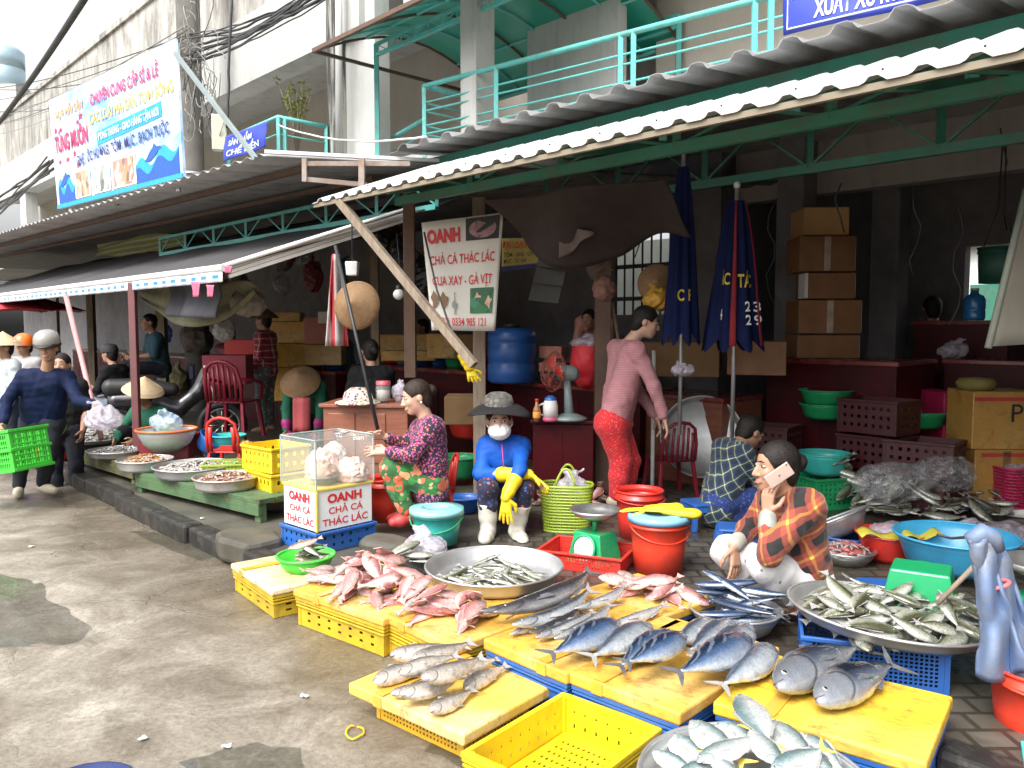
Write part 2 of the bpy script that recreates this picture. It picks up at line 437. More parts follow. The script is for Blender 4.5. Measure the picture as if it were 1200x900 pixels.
ROOFD = pm('dark grey tarpaulin', (0.085, 0.082, 0.085), (0.06, 0.058, 0.062), 4, 0.75, 0.2, 14, dirt=(0.09, 0.085, 0.08), dirt_amt=0.5, spec=.12)
RUST = pm('rusty steel', (0.15, 0.085, 0.055), (0.09, 0.06, 0.045), 8, 0.75, 0.2, 40)
BLACKP = pm('black plastic', (0.02, 0.02, 0.022), (0.03, 0.03, 0.03), 10, 0.5)
CONC = pm('damp grey concrete', (0.115, 0.106, 0.086), (0.055, 0.05, 0.04), 3, 0.5, 0.4, 18, dirt=(0.045, 0.042, 0.022), dirt_amt=0.85, dirt_scale=2.5)
KERB = pm('black slimy kerb', (0.026, 0.024, 0.022), (0.014, 0.013, 0.012), 7, 0.45, 0.5, 14, dirt=(0.13, 0.12, 0.105), dirt_amt=0.45, dirt_scale=9)
def plastic(name, c, rough=0.38, dirt_amt=0.45):
    return pm(name, c, tuple(x * 0.86 for x in c), 5, rough, 0.03, 30, coat=0.15, dirt=tuple(x * 0.4 + 0.03 for x in c), dirt_amt=dirt_amt, dirt_scale=7)
P_YEL = plastic('yellow crate plastic', (0.58, 0.39, 0.02), 0.45, 0.85)
P_YEL2 = plastic('bright yellow plastic', (0.80, 0.56, 0.015), 0.38, 0.45)
P_BLUE = plastic('blue crate plastic', (0.025, 0.12, 0.42))
P_SKY = plastic('sky blue plastic', (0.05, 0.36, 0.62))
P_RED = plastic('red plastic', (0.66, 0.035, 0.025))
P_ORED = plastic('bright red bucket plastic', (0.80, 0.055, 0.025))
P_DRED = plastic('maroon plastic', (0.26, 0.015, 0.035))
P_TEAL = plastic('teal plastic', (0.05, 0.50, 0.45))
P_GRN = plastic('green plastic', (0.02, 0.36, 0.13))
P_LIME = plastic('bright green plastic', (0.06, 0.58, 0.05))
P_OLIVE = plastic('lime green woven plastic', (0.33, 0.44, 0.04))
P_MAG = plastic('magenta plastic', (0.50, 0.02, 0.10))
P_WHITE = plastic('white plastic', (0.75, 0.75, 0.73))
P_GREY = plastic('grey green plastic', (0.24, 0.31, 0.31))
GLOVE = pm('yellow rubber', (0.80, 0.60, 0.02), (0.74, 0.52, 0.02), 8, 0.45, 0.12, 25)
CARD = pm('brown cardboard', (0.26, 0.15, 0.065), (0.20, 0.115, 0.05), 5, 0.8, 0.1, 30, dirt=(0.16, 0.10, 0.05), dirt_amt=0.4)
CARDO = pm('orange brown cardboard', (0.27, 0.12, 0.045), (0.20, 0.085, 0.03), 4, 0.5, 0.08, 30, dirt=(0.14, 0.07, 0.03), dirt_amt=0.4)
FOAM = mat_foam('taped yellow foam')
FOAMB = mat_foam('taped orange foam', (0.74, 0.40, 0.06), (0.80, 0.60, 0.25))
STYRO = pm('white styrofoam', (0.82, 0.81, 0.78), (0.74, 0.73, 0.69), 9, 0.8, 0.2, 90, dirt=(0.5, 0.45, 0.36), dirt_amt=0.4)
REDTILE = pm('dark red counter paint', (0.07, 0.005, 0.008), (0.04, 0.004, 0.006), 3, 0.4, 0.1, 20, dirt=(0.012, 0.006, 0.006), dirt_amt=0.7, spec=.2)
CABW = mat_wood('red brown cabinet wood', (0.17, 0.055, 0.03), (0.26, 0.09, 0.05), 0.45, 1.0, 0, 0.3)
WOODP = mat_wood('weathered timber', (0.16, 0.12, 0.085), (0.29, 0.23, 0.17), 0.8, 1.0, 2, 0.4)
WOODB = mat_wood('mossy bench timber', (0.09, 0.09, 0.035), (0.16, 0.145, 0.07), 0.75, 1.0, 0, 0.75)
GREENBENCH = mat_wood('green painted bench timber', (0.03, 0.13, 0.065), (0.12, 0.14, 0.055), 0.6, 1.3, 0, 0.85)
STRAW = pm('woven palm leaf', (0.55, 0.43, 0.27), (0.45, 0.34, 0.20), 30, 0.75, 0.3, 120)
STRAWD = pm('brown woven palm leaf', (0.25, 0.15, 0.075), (0.18, 0.105, 0.05), 30, 0.8, 0.3, 120)
GLASS, _t, _p = nodes('thin glass'); _p.inputs['Base Color'].default_value = (0.80, 0.90, 0.86, 1); _p.inputs['Roughness'].default_value = 0.03; _p.inputs['Alpha'].default_value = 0.09; _p.inputs['Coat Weight'].default_value = 0.3
BAG = mat_clear('clear plastic bag', (0.7, 0.72, 0.74), .2)
BAGP = mat_clear('pale lilac plastic bag', (0.62, 0.57, 0.66), 0.5, 0.2)
INK_RED = pm('red sign ink', (0.62, 0.02, 0.03), (0.55, 0.02, 0.03), 9, 0.5)
INK_NAVY = pm('navy sign ink', (0.03, 0.035, 0.18), None, 9, 0.5)
INK_BLUE = pm('cyan sign ink', (0.02, 0.36, 0.68), None, 9, 0.5)
INK_YEL = pm('mustard sign ink', (0.72, 0.52, 0.06), None, 9, 0.5)
INK_OR = pm('orange sign ink', (0.82, 0.36, 0.08), None, 9, 0.5)
INK_WHITE = pm('white sign ink', (0.85, 0.85, 0.85), (0.8, 0.8, 0.8), 9, 0.5)
INK_BLACK = pm('black ink', (0.02, 0.02, 0.02), None, 9, 0.6)
SKIN = pm('tanned skin', (0.42, 0.235, 0.155), (0.36, 0.19, 0.12), 14, 0.5, 0.08, 90, sss=0.08)
SKINL = pm('light skin', (0.55, 0.34, 0.25), (0.48, 0.28, 0.20), 14, 0.5, 0.08, 90, sss=0.08)
HAIR = pm('black hair', (0.010, 0.008, 0.007), (0.018, 0.014, 0.012), 30, 0.5, 0.5, 160, spec=.25)
HAIRB = pm('dark brown hair', (0.018, 0.011, 0.008), (0.032, 0.02, 0.015), 30, 0.5, 0.5, 160, spec=.25)
LIP = pm('lips', (0.36, 0.13, 0.11), None, 20, 0.45)
EYEW = pm('eye white', (0.62, 0.58, 0.54), None, 20, 0.3)

# ------------------------------------------------------------------ soft shapes from blended distance fields
def snet(Fd, org, h):
    s = Fd < 0
    nx, ny, nz = Fd.shape
    offs = [(i, j, k) for i in (0, 1) for j in (0, 1) for k in (0, 1)]
    cnt = np.zeros((nx - 1, ny - 1, nz - 1), dtype=np.int8)
    for i, j, k in offs: cnt += s[i:nx - 1 + i, j:ny - 1 + j, k:nz - 1 + k]
    act = (cnt > 0) & (cnt < 8)
    cells = np.argwhere(act)
    idx = np.full(act.shape, -1, dtype=np.int64); idx[act] = np.arange(len(cells))
    vals = np.stack([Fd[cells[:, 0] + i, cells[:, 1] + j, cells[:, 2] + k] for i, j, k in offs], 1)
    of = np.array(offs, dtype=float)
    acc = np.zeros((len(cells), 3)); n = np.zeros(len(cells))
    for a in range(8):
        for b in range(a + 1, 8):
            if np.abs(of[a] - of[b]).sum() != 1: continue
            va, vb = vals[:, a], vals[:, b]
            cr = (va < 0) != (vb < 0)
            tt = np.where(cr, va / np.where(cr, va - vb, 1), 0)
            acc += (of[a] + (of[b] - of[a]) * tt[:, None]) * cr[:, None]; n += cr
    vs = (cells + acc / n[:, None]) * h + np.array(org)
    quads = []
    for ax in range(3):
        o1, o2 = [(1, 2), (2, 0), (0, 1)][ax]
        sa = [slice(None)] * 3; sb = [slice(None)] * 3
        sa[ax] = slice(0, -1); sb[ax] = slice(1, None)
        A, B = s[tuple(sa)], s[tuple(sb)]
        ed = np.argwhere(A != B)
        ed = ed[(ed[:, o1] > 0) & (ed[:, o2] > 0) & (ed[:, o1] < Fd.shape[o1] - 1) & (ed[:, o2] < Fd.shape[o2] - 1)]
        if not len(ed): continue
        e1 = np.zeros(3, int); e1[o1] = 1; e2 = np.zeros(3, int); e2[o2] = 1
        g = lambda q: idx[q[:, 0], q[:, 1], q[:, 2]]
        q = np.stack([g(ed - e1 - e2), g(ed - e2), g(ed), g(ed - e1)], 1)
        inside = A[ed[:, 0], ed[:, 1], ed[:, 2]]
        q[~inside] = q[~inside][:, ::-1]
        quads.append(q)
    return vs, np.concatenate(quads)

class Soft:
    """capsules and ellipsoids blended into one continuous skin"""
    def __init__(s): s.p = []
    def cap(s, a, b, r0, r1=None, k=0.02): s.p.append(('c', np.array(a, float), np.array(b, float), r0, r0 if r1 is None else r1, k)); return s
    def path(s, pts, rs, k=0.02):
        for i in range(len(pts) - 1): s.cap(pts[i], pts[i + 1], rs[i], rs[i + 1], k)
        return s
    def ell(s, c, r, ax=None, k=0.02, sub=False):
        ax = np.eye(3) if ax is None else np.array([list(a) for a in ax], float)
        s.p.append(('s' if sub else 'e', np.array(c, float), np.array(r, float), ax, k)); return s
    def cut(s, c, nrm): s.p.append(('h', np.array(c, float), np.array(nrm, float))); return s
    def mesh(s, name, h=0.008, wrinkle=0.0, wscale=18.0, seed=0, smooth=1):
        los, his = [], []
        for q in s.p:
            if q[0] == 'c': r = max(q[3], q[4]); los.append(np.minimum(q[1], q[2]) - r); his.append(np.maximum(q[1], q[2]) + r)
            elif q[0] == 'e': r = q[2].max(); los.append(q[1] - r); his.append(q[1] + r)
        lo = np.min(los, 0) - 4 * h - 0.01; hi = np.max(his, 0) + 4 * h + 0.01
        n = np.ceil((hi - lo) / h).astype(int) + 1
        Fd = np.full(n, 1.0, dtype=np.float32)
        ax = [lo[i] + h * np.arange(n[i]) for i in range(3)]
        for q in s.p:
            if q[0] == 'h':
                X, Y, Z = np.meshgrid(*ax, indexing='ij', sparse=True)
                d = (X - q[1][0]) * q[2][0] + (Y - q[1][1]) * q[2][1] + (Z - q[1][2]) * q[2][2]
                Fd = np.maximum(Fd, d.astype(np.float32)); continue
            k = q[-1]; pad = k * 1.1 + 4 * h
            if q[0] == 'c': r = max(q[3], q[4]); a = np.minimum(q[1], q[2]) - r - pad; b = np.maximum(q[1], q[2]) + r + pad
            else: r = q[2].max(); a = q[1] - r - pad; b = q[1] + r + pad
            i0 = np.clip(np.floor((a - lo) / h).astype(int), 0, n); i1 = np.clip(np.ceil((b - lo) / h).astype(int) + 1, 0, n)
            if (i1 <= i0).any(): continue
            X, Y, Z = np.meshgrid(ax[0][i0[0]:i1[0]], ax[1][i0[1]:i1[1]], ax[2][i0[2]:i1[2]], indexing='ij', sparse=True)
            sl_ = tuple(slice(i0[i], i1[i]) for i in range(3))
            if q[0] == 'c':
                ab = q[2] - q[1]; L2 = max((ab * ab).sum(), 1e-9)
                t = np.clip(((X - q[1][0]) * ab[0] + (Y - q[1][1]) * ab[1] + (Z - q[1][2]) * ab[2]) / L2, 0, 1)
                d = np.sqrt((X - q[1][0] - t * ab[0]) ** 2 + (Y - q[1][1] - t * ab[1]) ** 2 + (Z - q[1][2] - t * ab[2]) ** 2) - (q[3] + t * (q[4] - q[3]))
            else:
                e = q[3]; dx, dy, dz = X - q[1][0], Y - q[1][1], Z - q[1][2]
                l = [(dx * e[i][0] + dy * e[i][1] + dz * e[i][2]) for i in range(3)]
                k0 = np.sqrt(sum((l[i] / q[2][i]) ** 2 for i in range(3))); k1 = np.sqrt(sum((l[i] / q[2][i] ** 2) ** 2 for i in range(3)))
                d = k0 * (k0 - 1) / np.maximum(k1, 1e-6)
            cur = Fd[sl_]
            if q[0] == 's': d = -d; hh = np.clip(0.5 - 0.5 * (cur - d) / k, 0, 1) if k > 0 else None; Fd[sl_] = np.maximum(cur, d) if k <= 0 else (cur * (1 - hh) + d * hh + k * hh * (1 - hh)); continue
            hh = np.clip(0.5 + 0.5 * (cur - d) / k, 0, 1)
            Fd[sl_] = cur * (1 - hh) + d * hh - k * hh * (1 - hh)
        if wrinkle:
            X, Y, Z = np.meshgrid(*ax, indexing='ij', sparse=True); r = random.Random(seed)
            w = 0
            for i in range(7):
                f = [r.gauss(0, 1) for _ in range(3)]; l = math.sqrt(sum(x * x for x in f)); fr = wscale * r.uniform(1.4, 4.2)
                f = [x / l * fr for x in f]; ph = r.uniform(0, 6.28)
                w = w + (np.abs(np.sin(.5 * (X * f[0] + Y * f[1] + Z * f[2]) + ph + 1.1 * np.sin(X * f[1] * .5 - Z * f[0] * .5 + Y * f[2] * .4))) - .6) / 3.5
            Fd = Fd + (wrinkle * w).astype(np.float32)
        Fd[0] = Fd[-1] = 1; Fd[:, 0] = Fd[:, -1] = 1; Fd[:, :, 0] = Fd[:, :, -1] = 1
        vs, qs = snet(Fd, lo, h)
        me = bpy.data.meshes.new(name)
        me.vertices.add(len(vs)); me.vertices.foreach_set('co', vs.astype(np.float32).ravel())
        me.loops.add(len(qs) * 4); me.loops.foreach_set('vertex_index', qs.astype(np.int32).ravel())
        me.polygons.add(len(qs)); me.polygons.foreach_set('loop_start', np.arange(0, len(qs) * 4, 4, dtype=np.int32))
        me.polygons.foreach_set('use_smooth', np.ones(len(qs), dtype=bool))
        me.update(calc_edges=True); me.validate()
        return me
    def build(s, name, mat, parent=None, h=0.008, wrinkle=0.0, wscale=18.0, seed=0, loc=None):
        me = s.mesh(name, h, wrinkle, wscale, seed); me.materials.append(mat)
        if loc is not None:                                  # keep local coordinates about the thing's base
            me.transform(Matrix.Translation(-Vector(loc)))
        return link(name, me, parent)
# ------------------------------------------------------------------ people
def vec(*a): return Vector(a)
def lerp(a, b, t): return a + (b - a) * t
def hand_pts(w, d, pn, thumb, curl, spread=0.012, size=1.0):
    """palm end points and finger paths; pn = the way the palm faces, thumb = the side the thumb is on"""
    d = d.normalized(); s_ = thumb.normalized(); s_ = (s_ - d * s_.dot(d)).normalized(); pn = (pn - d * pn.dot(d) - s_ * pn.dot(s_)).normalized()
    z = size
    pe = w + d * 0.085 * z
    out = []
    for i, (o, ln) in enumerate(((0.028, 0.068), (0.010, 0.078), (-0.009, 0.072), (-0.027, 0.056))):
        a = pe + s_ * o * z; dirn = d + s_ * (o * 7.5); pts = [w + d * 0.045 * z + s_ * o * 0.8 * z, a]
        ang = 0.0
        for q in range(3):
            ang += curl * (0.55 + 0.12 * i)
            a = a + (dirn.normalized() * math.cos(ang) + pn * math.sin(ang)) * ln * z * (0.42, 0.33, 0.25)[q]
            pts.append(a)
        out.append(pts)
    t0 = w + d * 0.022 * z + s_ * 0.026 * z
    t1 = t0 + (d * 0.55 + s_ * 0.7 + pn * 0.3).normalized() * 0.04 * z
    t2 = t1 + (d * 0.9 + s_ * 0.2 + pn * (0.3 + curl * 0.6)).normalized() * 0.03 * z
    t3 = t2 + (d * 1.0 + pn * (0.3 + curl)).normalized() * 0.022 * z
    return pe, s_, pn, out, [t0, t1, t2, t3]
def add_hand(S, w, h, inf=0.0):
    d, pn, thumb, curl = [x if isinstance(x, (int, float)) else Vector(x) for x in h[:4]]
    size = h[4] if len(h) > 4 else 1.0
    pe, s_, pn, fs, th = hand_pts(w, d, pn, thumb, curl, size=size)
    for o in (0.024, 0.008, -0.008, -0.024):
        S.cap(w + s_ * o * 0.55, pe + s_ * o, 0.0135 + inf, 0.0125 + inf, 0.008)
    for f in fs:
        S.path(f, [0.0098 + inf, 0.009 + inf, 0.0084 + inf, 0.0078 + inf, 0.0066 + inf], 0.002)
    S.path(th, [0.0135 + inf, 0.0115 + inf, 0.0105 + inf, 0.008 + inf], 0.005)

POSES = {
 'stand': dict(head=(0, .03, 1.49), chest=(0, 0, 1.2), pelvis=(0, 0, .86), sl=(-.165, 0, 1.285), sr=(.165, 0, 1.285), el=(-.21, -.01, 1.03), er=(.21, -.01, 1.03), wl=(-.2, .1, .83), wr=(.2, .1, .83), hl=(-.085, 0, .84), hr=(.085, 0, .84), kl=(-.1, .03, .47), kr=(.1, .03, .47), al=(-.1, 0, .08), ar=(.1, 0, .08), tl=(-.11, .15, .03), tr=(.11, .15, .03)),
 'sit': dict(head=(0, .1, 1.13), chest=(0, .03, .83), pelvis=(0, -.05, .5), sl=(-.165, .03, .92), sr=(.165, .03, .92), el=(-.22, .1, .68), er=(.22, .1, .68), wl=(-.12, .33, .66), wr=(.12, .33, .66), hl=(-.09, -.04, .5), hr=(.09, -.04, .5), kl=(-.13, .38, .5), kr=(.13, .38, .5), al=(-.13, .36, .08), ar=(.13, .36, .08), tl=(-.14, .51, .03), tr=(.14, .51, .03)),
 'squat': dict(head=(0, .16, .86), chest=(0, .06, .56), pelvis=(0, -.12, .22), sl=(-.165, .08, .66), sr=(.165, .08, .66), el=(-.22, .25, .48), er=(.22, .25, .48), wl=(-.12, .45, .4), wr=(.12, .45, .4), hl=(-.09, -.1, .22), hr=(.09, -.1, .22), kl=(-.16, .28, .46), kr=(.16, .28, .46), al=(-.13, .08, .08), ar=(.13, .08, .08), tl=(-.16, .24, .03), tr=(.16, .24, .03)),
 'bend': dict(head=(0, .5, 1.12), chest=(0, .28, 1.08), pelvis=(0, -.08, .86), sl=(-.165, .34, 1.1), sr=(.165, .34, 1.1), el=(-.19, .4, .86), er=(.19, .4, .86), wl=(-.17, .47, .64), wr=(.17, .47, .64), hl=(-.085, -.06, .84), hr=(.085, -.06, .84), kl=(-.1, 0, .47), kr=(.1, 0, .47), al=(-.1, -.04, .08), ar=(.1, -.04, .08), tl=(-.11, .11, .03), tr=(.11, .11, .03)),
}
def pose(kind, base, yaw=0.0, s=1.0, **over):
    """joints of a figure at base; yaw 0 faces away (+y), pi faces the camera"""
    q = Matrix.Rotation(yaw, 3, 'Z'); b = Vector(base)
    J = {k: b + q @ (Vector(v) * s) for k, v in POSES[kind].items()}
    J['face'] = q @ Vector((0, 1, 0)); J['up'] = Vector((0, 0, 1))
    for k, v in over.items(): J[k] = Vector(v)
    return J
def torso(S, J, inf, k=0.06, long=0.0, s=1.0):
    sl, sr, hl, hr, ch, pe = J['sl'], J['sr'], J['hl'], J['hr'], J['chest'], J['pelvis']
    dn = (pe - ch).normalized() * long
    for a, b in ((sl, hl), (sr, hr)):
        a2 = lerp(a, ch, 0.42); b2 = lerp(b, pe, 0.15) + dn
        m = lerp(a2, b2, 0.55)
        S.path([a2, m, b2], [(0.098 + inf) * s, (0.094 + inf) * s, (0.112 + inf) * s], k)
    S.path([ch, pe + dn], [(0.112 + inf) * s, (0.115 + inf) * s], k)
    S.cap(sl, sr, (0.058 + inf) * s, None, k)
def head_axes(J):
    f = J['face'].normalized(); u = J['up'].normalized(); s_ = f.cross(u).normalized(); u = s_.cross(f).normalized()
    return s_, f, u
def add_head(S, J, z=1.0):
    c = J['head']; s_, f, u = head_axes(J); ax = (s_, f, u)
    at = lambda a, b, d: c + (s_ * a + f * b + u * d) * z
    S.ell(at(0, -.012, .028), (.073 * z, .094 * z, .088 * z), ax, .02)
    S.ell(at(0, .022, -.04), (.056 * z, .066 * z, .068 * z), ax, .03)
    S.ell(at(0, .055, -.088), (.026 * z, .026 * z, .02 * z), ax, .025)
    S.cap(at(0, .083, .018), at(0, .104, -.024), .008 * z, .0125 * z, .012)
    S.ell(at(0.012, .094, -.028), (.009 * z, .01 * z, .008 * z), ax, .006); S.ell(at(-.012, .094, -.028), (.009 * z, .01 * z, .008 * z), ax, .006)
    for sg in (-1, 1):
        S.ell(at(.032 * sg, .062, -.018), (.022 * z, .02 * z, .02 * z), ax, .02)
        S.ell(at(.031 * sg, .088, .016), (.017 * z, .012 * z, .01 * z), ax, .008, sub=True)
        S.ell(at(.075 * sg, -.012, -.004), (.012 * z, .02 * z, .031 * z), ax, .006)
    S.ell(at(0, .083, -.056), (.022 * z, .012 * z, .009 * z), ax, .008); S.ell(at(0, .08, -.069), (.019 * z, .012 * z, .008 * z), ax, .006)
    return at, ax
def face_parts(J, root, off, z, brow=HAIR, mouth=True):
    c = J['head']; s_, f, u = head_axes(J)
    Mx = Matrix((s_, f, u)).transposed().to_4x4(); Mx.translation = c - off
    for sg in (-1, 1):
        b = MB(); b.ball((.031 * sg * z, .0755 * z, .016 * z), (.0135 * z, .0085 * z, .0062 * z), 0, 10, Mx); b.ball((.031 * sg * z, .0815 * z, .016 * z), (.006 * z, .004 * z, .006 * z), 1, 8, Mx); b.build('eye', [EYEW, HAIR], root)
        MB().tube([Mx @ Vector((x * sg * z, y * z, w * z)) for x, y, w in ((.014, .091, .034), (.03, .092, .0395), (.046, .08, .035))], [.003 * z, .0042 * z, .002 * z], 0, 6).build('eyebrow', brow, root)
    if mouth:
        MB().tube([Mx @ Vector((x * z, y * z, -.0625 * z)) for x, y in ((-.024, .079), (-.01, .0925), (0, .0945), (.01, .0925), (.024, .079))], [.003 * z, .0058 * z, .0062 * z, .0058 * z, .003 * z], 0, 8).build('mouth', LIP, root)
def hair(J, root, off, style, mat, z=1.0, h=0.008):
    c = J['head']; s_, f, u = head_axes(J); ax = (s_, f, u)
    at = lambda a, b, d: c + (s_ * a + f * b + u * d) * z
    S = Soft()
    S.ell(at(0, -.02, .036), (.083 * z, .1 * z, .093 * z), ax, .02)
    if style != 'crop': S.ell(at(0, -.06, -.03), (.068 * z, .05 * z, .07 * z), ax, .03)
    S.ell(at(0, .105, -.028), (.088 * z, .085 * z, .098 * z), ax, .015, sub=True)
    for sg in (-1, 1): S.ell(at(.075 * sg, .01, -.02), (.022 * z, .03 * z, .04 * z), ax, .01, sub=True)
    if style == 'bun': S.ell(at(0, -.125, .02), (.042 * z, .036 * z, .04 * z), ax, .012); S.ell(at(.015, -.14, .0), (.03 * z, .026 * z, .03 * z), ax, .01)
    if style == 'tail': S.path([at(0, -.1, .02), at(0, -.13, -.03), at(.01, -.11, -.1)], [.03 * z, .03 * z, .014 * z], .015)
    o = S.build('hair', mat, root, h, 0.0025, 70, 3, off)
    return o
def person(label, J, top=None, bottom=None, style='short', hairm=HAIR, skin=SKIN, hands=None, shoes=None, s=1.0, h=0.009, group=None, face=True, sleeve=1.0, leg=1.0, hem=0.02, seed=1, base=None, mask=False, hs=1.0, wr=0.006, lw=1.0):
    if base is None:
        p = (J['al'] + J['ar']) / 2; base = vec(p.x, p.y, min(J['tl'].z, J['tr'].z) - 0.03)
    off = Vector(base)
    root = thing('person', label, 'person', off, 0, group)
    S = Soft()
    torso(S, J, -0.012, s=s)
    f = head_axes(J)[1]; u = head_axes(J)[2]
    nk = lerp(J['sl'], J['sr'], .5)
    S.cap(nk - f * .01, J['head'] - u * .06 - f * .02, .056 * s, .05 * s, .03)
    add_head(S, J, s * hs)
    for q in 'lr':
        a, e, w = J['s' + q], J['e' + q], J['w' + q]
        S.path([a, e], [.05 * s, .039 * s], .03); S.path([e, lerp(e, w, .35), w], [.039 * s, .04 * s, .026 * s], .015)
        hd = (hands or {}).get(q)
        if hd is None:
            d = (w - e).normalized(); hd = (d, vec(0, 0, -1) if abs(d.z) < .8 else f, vec(0, 0, 1) if abs(d.z) < .5 else f + vec(.01, .02, 0), 0.5)
        add_hand(S, w, tuple(hd) + ((s,) if len(hd) == 4 else ()))
        hp, kn, an, to = J['h' + q], J['k' + q], J['a' + q], J['t' + q]
        S.path([hp, kn], [.082 * s, .056 * s], .04); S.path([kn, lerp(kn, an, .3), an], [.054 * s, .055 * s, .034 * s], .02)
        heel = an + (an - to).normalized() * .035 + vec(0, 0, to.z - an.z) * .9
        S.path([an, heel], [.034 * s, .03 * s], .02); S.path([heel, lerp(heel, to, .6), to], [.03 * s, .034 * s, .024 * s], .02); S.cap(an, lerp(an, to, .7), .03 * s, .025 * s, .02)
    S.build('body', skin, root, h, 0, loc=off)
    if face: face_parts(J, root, off, s * hs, hairm, mouth=not mask)
    if style: hair(J, root, off, style, hairm, s * hs, h)
    if top:
        T = Soft(); torso(T, J, 0.006, long=hem, s=s)
        T.cap(nk, nk + u * .028 - f * .004, .066 * s, .06 * s, .02)
        for q in 'lr':
            a, e, w = J['s' + q], J['e' + q], J['w' + q]
            T.path([a, e], [.064 * s, .053 * s], .03)
            if sleeve > .5: T.path([e, lerp(e, w, (sleeve - .5) * 2 - .04)], [.053 * s, .042 * s], .02)
        T.build('top', top, root, h, wr * 1.6, 24, seed, off)
    if bottom:
        B = Soft(); pe = J['pelvis']
        B.cap(lerp(J['hl'], pe, .1), lerp(J['hr'], pe, .1), .118 * s * lw, None, .04)
        B.cap(pe, lerp(pe, J['chest'], .25), .12 * s * lw, .1 * s, .04)
        for q in 'lr':
            hp, kn, an = J['h' + q], J['k' + q], J['a' + q]
            B.path([hp, kn], [.102 * s * lw, .076 * s * lw], .04); B.path([kn, lerp(kn, an, .4), lerp(kn, an, leg * .93)], [.076 * s * lw, .07 * s * lw, .056 * s * lw], .02)
        B.build('trousers', bottom, root, h, wr * 1.5, 20, seed + 5, off)
    if shoes:
        for q in 'lr':
            X = Soft(); an, to = J['a' + q], J['t' + q]
            heel = an + (an - to).normalized() * .04 + vec(0, 0, to.z - an.z)
            X.path([heel, lerp(heel, to, .6), to], [.04 * s, .044 * s, .034 * s], .02); X.cap(an - vec(0, 0, .02), lerp(an, to, .5) - vec(0, 0, .015), .04 * s, .036 * s, .02)
            X.cut((0, 0, base.z + 0.004), (0, 0, -1))
            X.build('shoe', shoes, root, h, loc=off)
    return root, off
def cone_hat(J, root, off, mat=STRAW, z=1.0, tilt=None, r=.215, hgt=.16):
    s_, f, u = head_axes(J); u2 = (u + (Vector(tilt) if tilt else vec(0, 0, 0))).normalized()
    M = u2.to_track_quat('Z', 'Y').to_matrix().to_4x4(); M.translation = J['head'] + u * .045 * z - off
    prof = [(r * z, -.008), (r * z * .98, 0.0)] + [(r * z * (1 - t), hgt * z * (t ** .92)) for t in (.2, .4, .6, .8, .93)] + [(.004, hgt * z)] + [(r * z * (1 - t), hgt * z * (t ** .92) - .008) for t in (.93, .5, 0.02)] + [(r * z, -.008)]
    b = MB(); b.lathe(prof, 0, 40, M)
    for t in (.12, .24, .36, .48, .6, .72, .84):
        b.tube([M @ Vector((r * z * (1 - t) * math.cos(a), r * z * (1 - t) * math.sin(a), hgt * z * (t ** .92))) for a in [2 * math.pi * i / 32 for i in range(32)]], .0016, 0, 5, True)
    return b.build('conical_hat', mat, root)
def rubber_glove(root, off, e, w, hd, s=1.0, cuff=.55, mat=GLOVE, inf=.0022):
    S = Soft(); S.path([lerp(e, w, 1 - cuff), lerp(e, w, .8), w], [.052 * s, .045 * s, .036 * s], .01)
    S.cap(lerp(e, w, 1 - cuff), lerp(e, w, 1 - cuff + .03), .055 * s, .055 * s, .006)
    add_hand(S, w, tuple(hd[:4]) + (s * 1.12,), inf)
    return S.build('rubber_glove', mat, root, .005, .0015, 30, 4, off)

